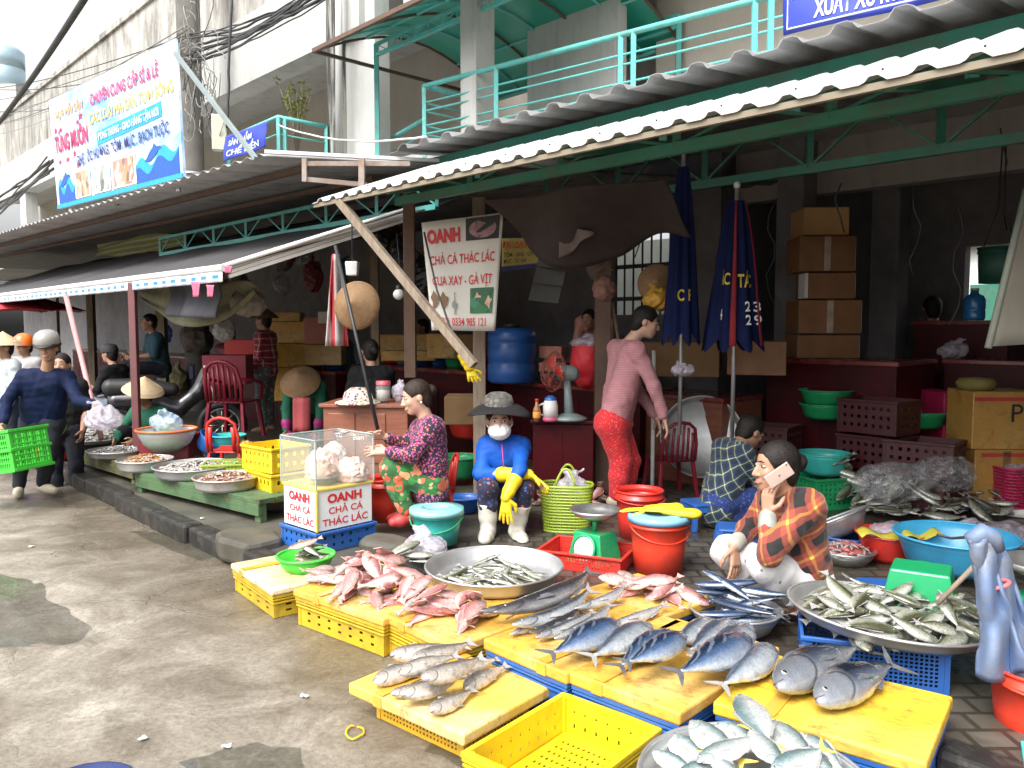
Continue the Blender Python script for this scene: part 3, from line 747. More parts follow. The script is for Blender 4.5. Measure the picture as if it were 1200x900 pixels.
# ------------------------------------------------------------------ fish
def mat_fish(name, back, side, belly, head=None, wet=0.5, bars=None, spots=None, metal=0.25, line=(0.05, 0.05, 0.06), gill=0.19, lo=0.24, hi=0.68, scales=190, blush=None, speck=.4):
    """pigment runs from belly to back over the height of the fish (uv.y) and from head to tail (uv.x)"""
    m, t, p = nodes(name)
    tc = N(t, 'TexCoord'); sx = N(t, 'SeparateXYZ'); L(t, tc.outputs['UV'], sx.inputs[0]); co = tc.outputs['Object']
    U, Vv = sx.outputs[0], sx.outputs[1]
    n1 = noise_tex(t, co, 22, 5, 0.6, 0.5); n2 = noise_tex(t, co, 75, 4, 0.6)
    oi = N(t, 'ObjectInfo')
    v = mth(t, 'ADD', Vv, mth(t, 'MULTIPLY_ADD', n1, 0.22, -0.11))
    v = mth(t, 'ADD', v, mth(t, 'MULTIPLY_ADD', oi.outputs['Random'], 0.16, -0.08))
    x = ramp(t, v, [(0.05, belly), (lo, tuple((a + b) / 2 for a, b in zip(side, belly))), ((lo + hi) / 2, side), (hi, back), (0.97, tuple(q * 0.8 for q in back))])
    if bars:
        w = mth(t, 'SINE', mth(t, 'ADD', mth(t, 'MULTIPLY', U, bars[1]), mth(t, 'ADD', mth(t, 'MULTIPLY', Vv, bars[2]), mth(t, 'MULTIPLY', n1, 5.0))))
        bm = mth(t, 'MULTIPLY', ramp(t, w, [(0.45, (0, 0, 0)), (0.7, (1, 1, 1))]), ramp(t, Vv, [(bars[3], (0, 0, 0)), (bars[3] + .12, (1, 1, 1))]))
        bm = mth(t, 'MULTIPLY', bm, ramp(t, U, [(0.28, (0, 0, 0)), (0.36, (1, 1, 1))]))
        x = mix(t, mth(t, 'MULTIPLY', bm, bars[4]), x, bars[0])
    if spots:
        vo = N(t, 'TexVoronoi', Scale=spots[1]); L(t, co, vo.inputs['Vector'])
        x = mix(t, mth(t, 'MULTIPLY', ramp(t, vo.outputs['Distance'], [(0.22, (1, 1, 1)), (0.38, (0, 0, 0))]), spots[2]), x, spots[0])
    if blush: x = mix(t, mth(t, 'MULTIPLY', ramp(t, n1, [(0.42, (0, 0, 0)), (0.62, (1, 1, 1))]), blush[1]), x, blush[0])
    if head: x = mix(t, mth(t, 'MULTIPLY', ramp(t, U, [(gill - .05, (1, 1, 1)), (gill + .04, (0, 0, 0))]), 0.6), x, head)
    # the edge of the gill cover: a dark curved line behind the head
    du = mth(t, 'MULTIPLY', mth(t, 'SUBTRACT', U, gill - .16), 1.0); dv = mth(t, 'MULTIPLY', mth(t, 'SUBTRACT', Vv, .46), .36)
    dist = mth(t, 'SQRT', mth(t, 'ADD', mth(t, 'MULTIPLY', du, du), mth(t, 'MULTIPLY', dv, dv)))
    g = ramp(t, dist, [(.145, (0, 0, 0)), (.160, (1, 1, 1)), (.176, (0, 0, 0))])
    g = mth(t, 'MULTIPLY', g, ramp(t, du, [(.05, (0, 0, 0)), (.09, (1, 1, 1))]))
    n3 = noise_tex(t, co, 140, 3, .7); x = mix(t, speck, x, ramp(t, n3, [(.3, (.25, .25, .25)), (.7, (.75, .75, .75))]), 'OVERLAY')
    x = mix(t, mth(t, 'MULTIPLY', g, .75), x, line)
    hsv = N(t, 'HueSaturation'); L(t, x, hsv.inputs['Color']); L(t, mth(t, 'MULTIPLY_ADD', oi.outputs['Random'], .35, .82), hsv.inputs['Value'])
    L(t, hsv.outputs[0], p.inputs['Base Color'])
    p.inputs['Metallic'].default_value = metal
    L(t, mth(t, 'MULTIPLY_ADD', n2, .3, .14), p.inputs['Roughness'])
    p.inputs['Coat Weight'].default_value = min(1, wet * 1.6); p.inputs['Coat Roughness'].default_value = .06
    sc_ = N(t, 'TexVoronoi', Scale=scales); L(t, co, sc_.inputs['Vector'])
    bumpn(t, p, mth(t, 'ADD', mth(t, 'MULTIPLY', sc_.outputs['Distance'], .6), mth(t, 'ADD', mth(t, 'MULTIPLY', n2, .5), mth(t, 'MULTIPLY', g, -2.0))), .3, .004)
    return m
def interp(pts, t):
    for (a, x), (b, y) in zip(pts, pts[1:]):
        if t <= b:
            q = (t - a) / (b - a) if b > a else 0; q = q * q * (3 - 2 * q) * .5 + q * .5
            return x + (y - x) * q
    return pts[-1][1]
FISH_SHAPES = {   # half height and half thickness along the body, as shares of the length; tail: length, half spread, fork
 'round':  dict(h=[(0, .006), (.03, .05), (.1, .095), (.22, .14), (.38, .16), (.55, .142), (.72, .088), (.86, .035), (.9, .028)], t=.52, tail=(.15, .095, .5), dors=(.3, .78, .022), eye=(.095, .045, .017)),
 'tuna':   dict(h=[(0, .012), (.03, .046), (.08, .080), (.18, .116), (.32, .141), (.45, .136), (.6, .103), (.74, .062), (.86, .022), (.9, .014)], t=.7, tail=(.15, .15, .82), dors=(.5, .62, .05), eye=(.095, .022, .021)),
 'skip':   dict(h=[(0, .008), (.06, .065), (.16, .108), (.3, .135), (.45, .135), (.6, .105), (.75, .055), (.87, .018), (.9, .013)], t=.68, tail=(.13, .11, .82), dors=(.5, .6, .03), eye=(.08, .02, .013)),
 'flat':   dict(h=[(0, .01), (.04, .05), (.12, .105), (.26, .155), (.42, .168), (.58, .14), (.74, .08), (.86, .028), (.9, .02)], t=.3, tail=(.17, .12, .78), dors=(.4, .82, .03), eye=(.09, .05, .019)),
 'slim':   dict(h=[(0, .004), (.05, .026), (.14, .045), (.28, .06), (.5, .064), (.7, .048), (.84, .025), (.9, .018)], t=.8, tail=(.12, .07, .7), dors=(.55, .68, .03), eye=(.085, .012, .009)),
 'mullet': dict(h=[(0, .012), (.03, .06), (.09, .1), (.2, .132), (.36, .142), (.55, .118), (.72, .072), (.86, .034), (.9, .029)], t=.66, tail=(.15, .1, .6), dors=(.3, .42, .05), eye=(.075, .03, .013)),
 'sliver': dict(h=[(0, .006), (.05, .035), (.15, .06), (.35, .075), (.55, .07), (.75, .042), (.87, .018), (.9, .015)], t=.6, tail=(.14, .07, .75), dors=(.42, .6, .03), eye=(.07, .02, .012)),
}
EYER = pm('fish eye ring', (0.55, 0.53, 0.45), (0.4, 0.38, 0.3), 40, .2, metal=.4)
EYEB = pm('fish pupil', (.006, .006, .008), None, 40, .08, coat=.8)
def fish(shape, Lf, body_m, fin_m, parts=True, bend=0.0, seed=0, name='fish', mouth=None, fin2=None):
    """one fish lying on its side, nose towards -x, back towards +y; returns its top-level object"""
    q = FISH_SHAPES[shape]; rr = random.Random(seed)
    nt, ns = (26, 16) if parts else (16, 10)
    end = .9; B = MB(); vs, uv = [], []
    bx = lambda x: bend * Lf * ((x / Lf) * 2) ** 2
    for i in range(nt + 1):
        t = end * (i / nt) ** 1.15
        hh = interp(q['h'], t) * Lf; tt = hh * q['t'] * (1 if t < .6 else 1)
        if shape in ('tuna', 'skip') and t > .84: tt = max(tt, .012 * Lf)
        x = (t - .5) * Lf
        for k in range(ns):
            a = 2 * math.pi * k / ns
            y = math.cos(a) * hh; y = y * (1.0 if y > 0 else 1.04)
            vs.append((x, y + bx(x), math.sin(a) * tt)); uv.append((max(t, .002), .5 + .5 * math.cos(a) * .98))
    fs = [(i * ns + k, i * ns + (k + 1) % ns, (i + 1) * ns + (k + 1) % ns, (i + 1) * ns + k) for i in range(nt) for k in range(ns)]
    fs += [tuple(reversed(range(ns))), tuple(nt * ns + k for k in range(ns))]
    B.add(vs, fs, 0, True, None, uv)
    E = [MB(), MB()]; Fd_, Fa_, Fp_ = MB(), MB(), MB(); tl, sp, fk = q['tail']; x0 = (end - .5 - .012) * Lf; x1 = x0 + tl * Lf; r0 = interp(q['h'], end) * Lf * .9; dr = rr.uniform(-.02, .02) * Lf
    yb = bx(x0)
    T = MB(); T.prism([(x0, yb + r0), (x0 + tl * Lf * .35, yb + sp * Lf * .5), (x1, yb + sp * Lf), (x1 - tl * Lf * .12, yb + sp * Lf * .72), (x0 + tl * Lf * (1 - fk) + .01, yb), (x1 - tl * Lf * .12, yb - sp * Lf * .72), (x1, yb - sp * Lf), (x0 + tl * Lf * .35, yb - sp * Lf * .5), (x0, yb - r0)], -.0014, .0014)
    d0, d1, dh = q['dors']
    pts = []
    for i in range(7):
        t = d0 + (d1 - d0) * i / 6; pts.append((t, interp(q['h'], t) * Lf))
    up = [((t - .5) * Lf + .25 * dh * Lf, y + bx((t - .5) * Lf) + dh * Lf * (math.sin(math.pi * min(1, (i + .7) / 4.2)) * .5 + .45) * (1 - .75 * i / 6)) for i, (t, y) in enumerate(pts)]
    lo = [((t - .5) * Lf, y * .9 + bx((t - .5) * Lf)) for t, y in pts]
    Fd_.prism(lo[::-1] + up, -.0012, .0012)
    d0, d1 = .56, min(.82, d1 + .05)
    pts = [(d0 + (d1 - d0) * i / 4) for i in range(5)]
    Fa_.prism([((t - .5) * Lf, -interp(q['h'], t) * Lf * .92 + bx((t - .5) * Lf)) for t in pts] + [((t - .5) * Lf + .03 * Lf, -interp(q['h'], t) * Lf * 1.0 - dh * Lf * .55 * (1 - i / 5) + bx((t - .5) * Lf)) for i, t in reversed(list(enumerate(pts)))], -.0012, .0012)
    pk = 1.7 if shape == 'tuna' else 1.0; pt = .33 if shape == 'tuna' else .27; zt = interp(q['h'], pt) * Lf * q['t'] * .93; px_ = (pt - .5) * Lf; yc = -.02 * Lf + bx(px_)
    Fp_.add([(px_, yc + .014 * Lf * pk, zt), (px_, yc - .014 * Lf * pk, zt), (px_ + .13 * Lf * pk, yc - .05 * Lf, zt * .92 + .004), (px_ + .1 * Lf, yc - .005 * Lf, zt * .98 + .004)] + [(px_, yc + .014 * Lf, zt - .004), (px_, yc - .014 * Lf, zt - .004), (px_ + .13 * Lf, yc - .05 * Lf, zt * .92 + .002), (px_ + .1 * Lf, yc - .005 * Lf, zt * .98 + .002)], [(0, 1, 2, 3), (7, 6, 5, 4), (0, 3, 7, 4), (1, 0, 4, 5), (2, 1, 5, 6), (3, 2, 6, 7)])
    et, ey, er = q['eye']; ex = (et - .5) * Lf; hh = interp(q['h'], et) * Lf; zc = hh * q['t'] * math.sqrt(max(.05, 1 - (ey * Lf / hh) ** 2)); ye = ey * Lf + bx(ex)
    for e_, sg in zip(E, (1, -1)):
        e_.ball((ex, ye, sg * zc * .95), (er * Lf, er * Lf, er * Lf * .4), 0, 12); e_.ball((ex, ye, sg * (zc * .95 + er * Lf * .08)), (er * Lf * .72, er * Lf * .72, er * Lf * .45), 1, 12)
    if mouth:
        B.tube([((.002 - .5) * Lf, -.004 * Lf, 0), ((.03 - .5) * Lf, -.018 * Lf, interp(q['h'], .03) * Lf * q['t'] * .98), ((.055 - .5) * Lf, -.026 * Lf, interp(q['h'], .055) * Lf * q['t'] * .97)], [.006 * Lf, .004 * Lf, .002 * Lf], 1, 6)
    if parts:
        root = B.build(name, [body_m, mouth or body_m])
        T.build('tail_fin', fin_m, root)
        for X in (Fd_, Fa_, Fp_): X.build('fin', fin2 or fin_m, root)
        for sg in (0, 1): E[sg].build('eye', [EYER, EYEB], root)
    else:
        for X, mm in ((T, 1), (Fd_, 1), (Fa_, 1), (Fp_, 1), (E[0], 2), (E[1], 2)):
            off_ = len(B.v); B.v += X.v; B.uv += X.uv; B.f += [[off_ + i for i in f] for f in X.f]; B.s += X.s; B.m += [mm + a for a in X.m]
        root = B.build(name, [body_m, fin_m, EYER, EYEB])
    root['len'] = Lf; root['thick'] = max(interp(q['h'], t) for t in (.3, .4)) * q['t'] * 2 * Lf; root['high'] = max(interp(q['h'], t) for t in (.3, .4)) * 2 * Lf
    return root
def lay(f, head, tail, lift=0.0, roll=0.0, bias=.42, first=False, label=None, group=None, flip=None, cat='fish'):
    """put a fish (or a copy of it) so that nose and tail tip lie at the two points"""
    head, tail = Vector(head), Vector(tail); d = tail - head
    s = d.length / (f['len'] * 1.03)
    x = d.normalized(); up = vec(0, 0, 1); y = up.cross(x).normalized(); z = x.cross(y)
    if flip if flip is not None else (y.y < 0): y = -y; z = -z
    roll = (roll + bias) * (1 if z.z > 0 else -1); M = Matrix((x, y, z)).transposed() @ Matrix.Rotation(roll, 3, 'X')
    c = f if first else copy_tree(f)
    c.location = (head + tail) / 2 + vec(0, 0, f['thick'] * s * .46 + lift + max(0, f['high'] * .5 - f['thick'] * .4) * s * math.sin(abs(roll)) * .8)
    c.rotation_mode = 'XYZ'; c.rotation_euler = M.to_euler(); c.scale = (s, s, s)
    if label: tag(c, label, cat, group)
    return c
class Heap:
    """height map used to lay fish on top of one another"""
    def __init__(s, c, size, z, res=.012):
        s.res = res; s.n = int(size / res); s.o = Vector((c[0], c[1])) - Vector((size / 2, size / 2)); s.h = np.full((s.n, s.n), float(z)); s.base = z
        g = (np.arange(s.n) + .5) * res; s.X, s.Y = np.meshgrid(s.o.x + g, s.o.y + g, indexing='ij')
    def put(s, f, x, y, ang, sc_=1.0, first=False, label=None, group=None, cat='fish', sink=.25, maxtilt=.5, flip=False, roll=0.0):
        Lf, H, T = f['len'] * sc_, f['high'] * sc_, f['thick'] * sc_
        ca, sa = math.cos(ang), math.sin(ang)
        lx = (s.X - x) * ca + (s.Y - y) * sa; ly = -(s.X - x) * sa + (s.Y - y) * ca
        m = ((lx / (Lf * .5)) ** 2 + (ly / (H * .5)) ** 2) < 1
        if not m.any(): return None
        hd = m & (lx < -.12 * Lf); tl = m & (lx > .12 * Lf)
        za = np.percentile(s.h[hd], 80) if hd.any() else s.base; zb = np.percentile(s.h[tl], 80) if tl.any() else s.base
        slope = max(-maxtilt, min(maxtilt, (zb - za) / (Lf * .5)))
        zc = max((za + zb) / 2, np.percentile(s.h[m], 70)) + T * (.5 - sink * .5)
        prof = zc + lx * slope + T * .5 * np.sqrt(np.clip(1 - (lx / (Lf * .5)) ** 2 - (ly / (H * .5)) ** 2, 0, 1))
        s.h = np.where(m, np.maximum(s.h, prof), s.h)
        c = f if first else copy_tree(f)
        c.location = (x, y, zc); c.rotation_mode = 'XYZ'
        xd = vec(ca, sa, slope).normalized(); nn = vec(rnd.gauss(0, .15), -.30 + rnd.gauss(0, .16), .9); nn = (nn - xd * nn.dot(xd)).normalized(); tl_ = math.acos(max(-1, min(1, nn.z)))
        c.location.z += max(0, H * .5 - T * .45) * math.sin(tl_) * .35
        yd = nn.cross(xd)
        if flip: yd, nn = -yd, -nn
        Mx = Matrix((xd, yd, nn)).transposed()
        c.rotation_euler = Mx.to_euler(); c.scale = (sc_,) * 3
        if label: tag(c, label, cat, group)
        return c

# ------------------------------------------------------------------ lettering
def text_geo(body, bold=0.0, shear=0.0):
    cu = bpy.data.curves.new('t', 'FONT'); cu.body = body; cu.offset = bold; cu.shear = shear; cu.resolution_u = 3; cu.extrude = 0.0
    o = bpy.data.objects.new('t', cu); col.objects.link(o)
    dg = bpy.context.evaluated_depsgraph_get(); me = bpy.data.meshes.new_from_object(o.evaluated_get(dg))
    bpy.data.objects.remove(o); bpy.data.curves.remove(cu)
    return me
def letter(body, M, x, z, w, hcap, mat, parent, bold=0.02, shear=0.0, y=-.004, name='lettering', rot=0.0):
    """a line of text in the x-z plane of M: left end x, foot z, width w, capital height hcap"""
    me = text_geo(body, bold, shear)
    co = np.zeros(len(me.vertices) * 3, dtype=np.float32); me.vertices.foreach_get('co', co); co = co.reshape(-1, 3)
    if not len(co): return None
    x0, x1 = co[:, 0].min(), co[:, 0].max()
    k = w / max(x1 - x0, 1e-4); kz = hcap / .73
    new = np.zeros_like(co); lx = (co[:, 0] - x0) * k; lz = co[:, 1] * kz
    new[:, 0] = x + lx * math.cos(rot) - lz * math.sin(rot); new[:, 2] = z + lx * math.sin(rot) + lz * math.cos(rot); new[:, 1] = y
    me.vertices.foreach_set('co', new.ravel()); me.update()
    if M is not None: me.transform(M)
    me.materials.clear(); me.materials.append(mat)
    return link(name, me, parent)
# ================================================================== THE SETTING
rd = MB(); rd.add([(-70, -25, 0), (60, -25, 0), (60, 90, 0), (-70, 90, 0)], [(0, 1, 2, 3)])
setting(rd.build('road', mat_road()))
WATER, _t, _p = nodes('dirty rain water'); _p.inputs['Base Color'].default_value = (.06, .062, .045, 1); _p.inputs['Roughness'].default_value = .03; _p.inputs['Alpha'].default_value = .38
def puddle(pts, seed):
    c = sum((Vector(p) for p in pts), Vector()) / len(pts); n = len(pts); out = []
    for i in range(n * 9):
        t = i / 9; a, b = Vector(pts[int(t) % n]), Vector(pts[(int(t) + 1) % n]); f = t % 1
        p = lerp(a, b, f); k = 1 + .3 * noise.noise(p * 3.1 + vec(seed, 0, 0)) + .14 * noise.noise(p * 9 + vec(0, seed, 0))
        out.append(c + (p - c) * k)
    b = MB(); b.add([(c.x, c.y, .004)] + [(p.x, p.y, .004) for p in out], [(0, i + 1, (i + 1) % len(out) + 1) for i in range(len(out))])
    setting(b.build('puddle', WATER))
puddle([G(-60, 690), G(0, 678), G(35, 676), G(62, 706), G(92, 728), G(112, 742), G(60, 756), G(0, 768), G(-60, 778)], 1.3)
puddle([G(215, 895), G(250, 880), G(300, 868), G(345, 880), G(355, 905), G(330, 940), G(250, 940)], 7.7)
puddle([G(180, 622), G(220, 634), G(250, 652), G(235, 658), G(190, 640), G(150, 622)], 2.2)
puddle([G(560, 800), G(640, 840), G(560, 900), G(500, 880)], 9.2)
TILES = mat_tiles()

def slab(name, u0, u1, v0, v1, z0, z1, m, bev=0, parent=None):
    b = MB(); b.add([W(u, v, z) for u in (u0, u1) for v in (v0, v1) for z in (z0, z1)], [(0, 1, 3, 2), (4, 6, 7, 5), (0, 4, 5, 1), (2, 3, 7, 6), (0, 2, 6, 4), (1, 5, 7, 3)])
    return b.build(name, m, parent, bev)
setting(slab('pavement', 1.62, 12, -.30, 16, -.1, PAVE, TILES))
setting(slab('pavement', -40, 1.615, -.955, 16, -.1, PAVE - .004, CONC))
kb = MB(); rr = random.Random(3); u = -14.0
while u < 9:
    l = rr.uniform(.55, 1.0); j = rr.uniform(-.02, .02)
    c = W(u + l / 2, (-1.03 if u < .95 else -.375) + j, .055 + rr.uniform(-.015, .012)); kb.box((c.x, c.y, c.z), (l - .015, .15, .15), 0, None, RZ + rr.uniform(-.02, .02)); u += l
setting(kb.build('kerb', KERB, None, .02))
def rubble(name, label, c, d, rz, seed, mat=None):
    x, y, z = d; rr = random.Random(seed); b = MB(); b.prism([(x * .5 * math.cos(a) * rr.uniform(.85, 1.15), y * .5 * math.sin(a) * rr.uniform(.85, 1.15)) for a in [.785 * i + rr.uniform(-.2, .2) for i in range(8)]], -z / 2, z / 2)
    o = b.build(name, mat or CONC, None, .03); o.location = c; o.rotation_euler = (0, 0, rz); return o
tag(rubble('concrete_lump', 'flat broken slab of mossy concrete lying at the kerb left of the white sign stall', G(290, 640, .10), (.55, .42, .16), RZ, 3), 'flat broken slab of mossy concrete lying at the kerb left of the white sign stall', 'slab')
tag(rubble('concrete_lump', 'x', G(452, 650, .12), (.42, .3, .22), RZ + .2, 5), 'mossy stone block under the red and teal buckets', 'stone')

# ------------------------------------------------------------------ market building
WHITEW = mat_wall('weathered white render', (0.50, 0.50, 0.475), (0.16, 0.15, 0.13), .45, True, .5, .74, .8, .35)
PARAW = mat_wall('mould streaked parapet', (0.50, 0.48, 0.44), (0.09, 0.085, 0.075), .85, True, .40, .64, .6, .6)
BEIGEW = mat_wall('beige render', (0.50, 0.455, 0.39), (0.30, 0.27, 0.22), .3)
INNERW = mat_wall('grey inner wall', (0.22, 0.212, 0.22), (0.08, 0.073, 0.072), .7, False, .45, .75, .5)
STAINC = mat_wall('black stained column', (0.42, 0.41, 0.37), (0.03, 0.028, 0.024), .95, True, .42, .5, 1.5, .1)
bl = thing('market_building', 'white two storey concrete market building with mould streaks behind the awnings', 'building', W(0, 3.2, 0))
def bpart(name, u0, u1, v0, v1, z0, z1, m, bev=0.0):
    o = slab(name, u0, u1, v0, v1, z0, z1, m, bev); o.parent = bl; o.location = -Vector(bl.location); return o
bpart('floor_slab', -34, 12, 3.02, 8, 3.55, 3.84, WHITEW)
bpart('upper_wall', -34, 12, 6.2, 6.4, 3.84, 9.2, BEIGEW)
bpart('beam', -34, -4.2, 3.2, 3.62, 5.86, 7.0, WHITEW)
bpart('soffit', -34, -4.2, 3.62, 6.2, 6.85, 7.0, WHITEW)
bpart('parapet', -34, 1.0, 3.24, 3.5, 7.0, 8.52, PARAW)
bpart('coping', -34, 1.0, 3.18, 3.56, 8.52, 8.64, PARAW)
cu_ = uvz(V(393, 100, 3.15))[0]
bpart('column', cu_ - .2, cu_ + .06, 3.12, 3.5, 3.84, 7.0, STAINC, .01)
bpart('wall_panel', cu_ + .06, cu_ + .82, 3.3, 3.55, 3.84, 7.0, WHITEW)
q = bl
dp = MB(); dp.tube([V(397, 182, 3.05), V(397, -20, 3.05)], .05, 0, 12); o = dp.build('drain_pipe', WHITEW, bl); o.location = -Vector(bl.location)
c2 = uvz(V(552, 60, 2.95))[0]
bpart('column', c2 - .14, c2 + .14, 2.9, 3.2, 3.84, 7.4, WHITEW, .01)
bpart('beam', -3.4, 12, 3.4, 3.75, 6.0, 7.0, WHITEW)
wl = uvz(V(618, 60, 4.4))[0]; w2 = uvz(V(722, 60, 4.4))[0]
bpart('wall_panel', wl, w2, 4.4, 4.6, 3.84, 8, WHITEW); bpart('wall_panel', w2, 10, 5.2, 5.4, 3.84, 8, BEIGEW)
for pxx in (28,):
    cc = uvz(V(pxx + 2, 270, 3.3))[0]; bpart('column', cc - .35, cc + .35, 3.25, 3.6, 3.84, 5.86, WHITEW, .01)
o = bpart('ceiling', -3.4, 10, 3.75, 6.2, 6.6, 6.7, WHITEW)
# ground floor: back wall with a doorway and a barred window, inner columns
a0, b0, z0, z1 = uvz(V(1131, 300, 6.5))[0], uvz(V(1185, 300, 6.5))[0], 1.0, 2.5
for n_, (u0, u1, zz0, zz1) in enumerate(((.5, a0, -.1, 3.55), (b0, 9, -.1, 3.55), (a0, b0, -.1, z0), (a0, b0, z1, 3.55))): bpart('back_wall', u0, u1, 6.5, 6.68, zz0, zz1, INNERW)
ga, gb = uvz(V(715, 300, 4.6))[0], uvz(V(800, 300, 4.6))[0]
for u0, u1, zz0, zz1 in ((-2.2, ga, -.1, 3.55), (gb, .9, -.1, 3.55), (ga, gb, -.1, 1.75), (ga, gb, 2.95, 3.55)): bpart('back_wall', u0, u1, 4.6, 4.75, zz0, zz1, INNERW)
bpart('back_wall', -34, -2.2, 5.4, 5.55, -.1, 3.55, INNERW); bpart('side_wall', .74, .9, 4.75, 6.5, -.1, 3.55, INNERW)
bpart('side_wall', 7.6, 7.8, .9, 6.5, -.1, 3.55, INNERW)  # unseen wall right of view, carried forward to block light from that side
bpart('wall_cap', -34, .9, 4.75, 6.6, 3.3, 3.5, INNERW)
gr = MB()
for i in range(8): uu = ga + (gb - ga) * (i + .5) / 8; gr.beam(W(uu, 4.64, 1.75), W(uu, 4.64, 2.95), .022, .022)
for zz in (1.95, 2.35, 2.75): gr.beam(W(ga, 4.66, zz), W(gb, 4.66, zz), .03, .05)
o = gr.build('window_grille', BLACKP, bl); o.location = -Vector(bl.location)
PALE = mat_wall('pale far wall', (0.62, 0.66, 0.62), (0.3, 0.3, 0.28), .4)
tag(slab('far_wall', -9.5, .6, 9.6, 9.8, 0, 3.3, PALE), 'pale wall across the back yard, seen through the barred window', 'wall')
for (px, v, w_, m_) in ((924, 4.6, .3, INNERW), (1036, 5.6, .3, INNERW)):
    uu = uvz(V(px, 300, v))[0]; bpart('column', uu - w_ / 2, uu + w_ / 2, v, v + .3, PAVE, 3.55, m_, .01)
LILW = mat_wall('dusty lilac wall', (.42, .39, .38), (.15, .13, .13), .4); bpart('beam', .9, 7.6, 4.9, 5.1, 3.0, 3.55, LILW)
# a gabled house and a fence seen through the doorway
gh = thing('house', 'small pale gabled house far behind the market, seen through the doorway', 'house', W(-2.9, 30, 0), RZ)
b = MB(); b.box((0, 0, 2.2), (9, 5, 4.4)); hw = b.build('wall', PALE, gh)
b = MB(); b.prism([(-5, 4.4), (5, 4.4), (0, 7.2)], -3, 3, 0, Matrix.Rotation(R(90), 4, 'X')); b.build('roof', ROOFG, gh)
for i in (-3, 0, 3):
    b = MB(); b.box((i, -2.52, 2.4), (1.1, .06, 1.3)); b.build('window', GREENP, hw)

# balcony railings
def rail(name, label, pts, zt, posts, rails=(0, .2, .3, .48, .58, .74), r=.03):
    o = thing(name, label, 'railing', Vector(pts[0]) - vec(0, 0, .9))
    off = Vector(o.location)
    b = MB(); b.tube([p - off for p in pts], r, 0, 10); b.build('top_rail', TURQ, o)
    for d in rails[1:]:
        MB().tube([p - off - vec(0, 0, d) for p in pts], .012, 0, 8).build('rail', TURQ, o)
    for p in posts: MB().beam(p - off, p - off - vec(0, 0, .86), .05, .05).build('post', TURQ, o, .004)
    return o
A, B_ = G(497, 101, 4.55), G(893, -2, 4.55); C_ = B_ + (B_ - A) * .6
rail('balcony_railing', 'long turquoise balcony railing with five thin bars above the grey awning', [A, B_, C_], 4.55, [A, lerp(A, B_, .27), lerp(A, B_, .655), lerp(A, B_, .69), lerp(A, B_, .985), lerp(A, B_, 1.02), C_])
A3 = A + EV * 1.1; rail('balcony_railing', 'short turquoise return railing at the left end of the long balcony railing', [A + EV * .06, A3], 4.55, [A3])
A4 = G(455, 158, 4.45) ; rail('balcony_railing', 'low turquoise balcony rail beside the white wall panel', [G(442, 172, 4.4), G(497, 140, 4.4)], 4.4, [], (0, .2, .4))
A1, B1, C1 = G(268, 162, 4.6), G(326, 137, 4.6), G(385, 149, 4.6)
rail('balcony_railing', 'small rusty turquoise corner railing beside the blue left banner', [A1, B1, C1], 4.6, [A1, B1, lerp(B1, C1, .12), lerp(B1, C1, .95)], (0, .24, .48, .66))
# arched canopy of green sheet on a turquoise frame
GSHEET, _t, _p = nodes('green translucent sheet'); _p.inputs['Base Color'].default_value = (.02, .42, .30, 1); _p.inputs['Roughness'].default_value = .3; _p.inputs['Transmission Weight'].default_value = .35; _p.inputs['Alpha'].default_value = .85
ca = thing('arched_canopy', 'arched green plastic canopy on a turquoise steel frame over the balcony', 'canopy', W(-2.6, 3.1, 3.84)); off = Vector(ca.location)
uA, uB = uvz(V(441, 60, 3.0))[0], uvz(V(612, 30, 3.0))[0] + .6; zA = V(441, 52, 3.0).z; zF = V(408, 40, 2.1).z
arc = lambda u, t: W(u - .1, 2.1 + 3.2 * t, zF + .5 * math.sin(math.pi * t)) - off
gl = lambda u, v_: W(u, 3.0 + 2.1 * v_, zA) - off
MB().grid(lambda a, b: arc(uA + (uB - uA) * a, b) + vec(0, 0, .03), 10, 14, 0, True, .006).build('roof_sheet', GSHEET, ca)
for i in range(7):
    u = uA + (uB - uA) * i / 6; MB().tube([arc(u, t / 12) for t in range(13)], .018, 0, 6).build('arch_rib', TURQ if i % 2 else RUST, ca)
for t in (.25, .5, .75, 1): MB().tube([arc(uA, t), arc(uB, t)], .018 if 0 < t < 1 else .035, 0, 6).build('purlin', TURQ, ca)
for v_ in (0, 1):
    b = MB(); b.beam(gl(uA, v_), gl(uB, v_), .04, .04); b.beam(gl(uA, v_) - vec(0, 0, .14), gl(uB, v_) - vec(0, 0, .14), .045, .045)
    for i in range(13):
        u = uA + (uB - uA) * i / 12; b.beam(gl(u, v_), gl(u, v_) - vec(0, 0, .14), .016, .016)
        if i < 12: b.beam(gl(u, v_) - vec(0, 0, .14 * (i % 2)), gl(uA + (uB - uA) * (i + 1) / 12, v_) - vec(0, 0, .14 * ((i + 1) % 2)), .012, .012)
    b.build('lattice_girder', TURQ, ca)
for u, t in ((uA, 0), (uA, 1), (uB, 1)):
    if 1: MB().beam(gl(u, t), W(u, 3.0 + 2.1 * t, 3.84) - off, .06, .06).build('post', TURQ, ca)
MB().beam(arc(uA, 0), arc(uB, 0), .05, .05).build('purlin', RUST, ca); MB().beam(arc(uA, 0), arc(uA, 1), .04, .04).build('purlin', RUST, ca)

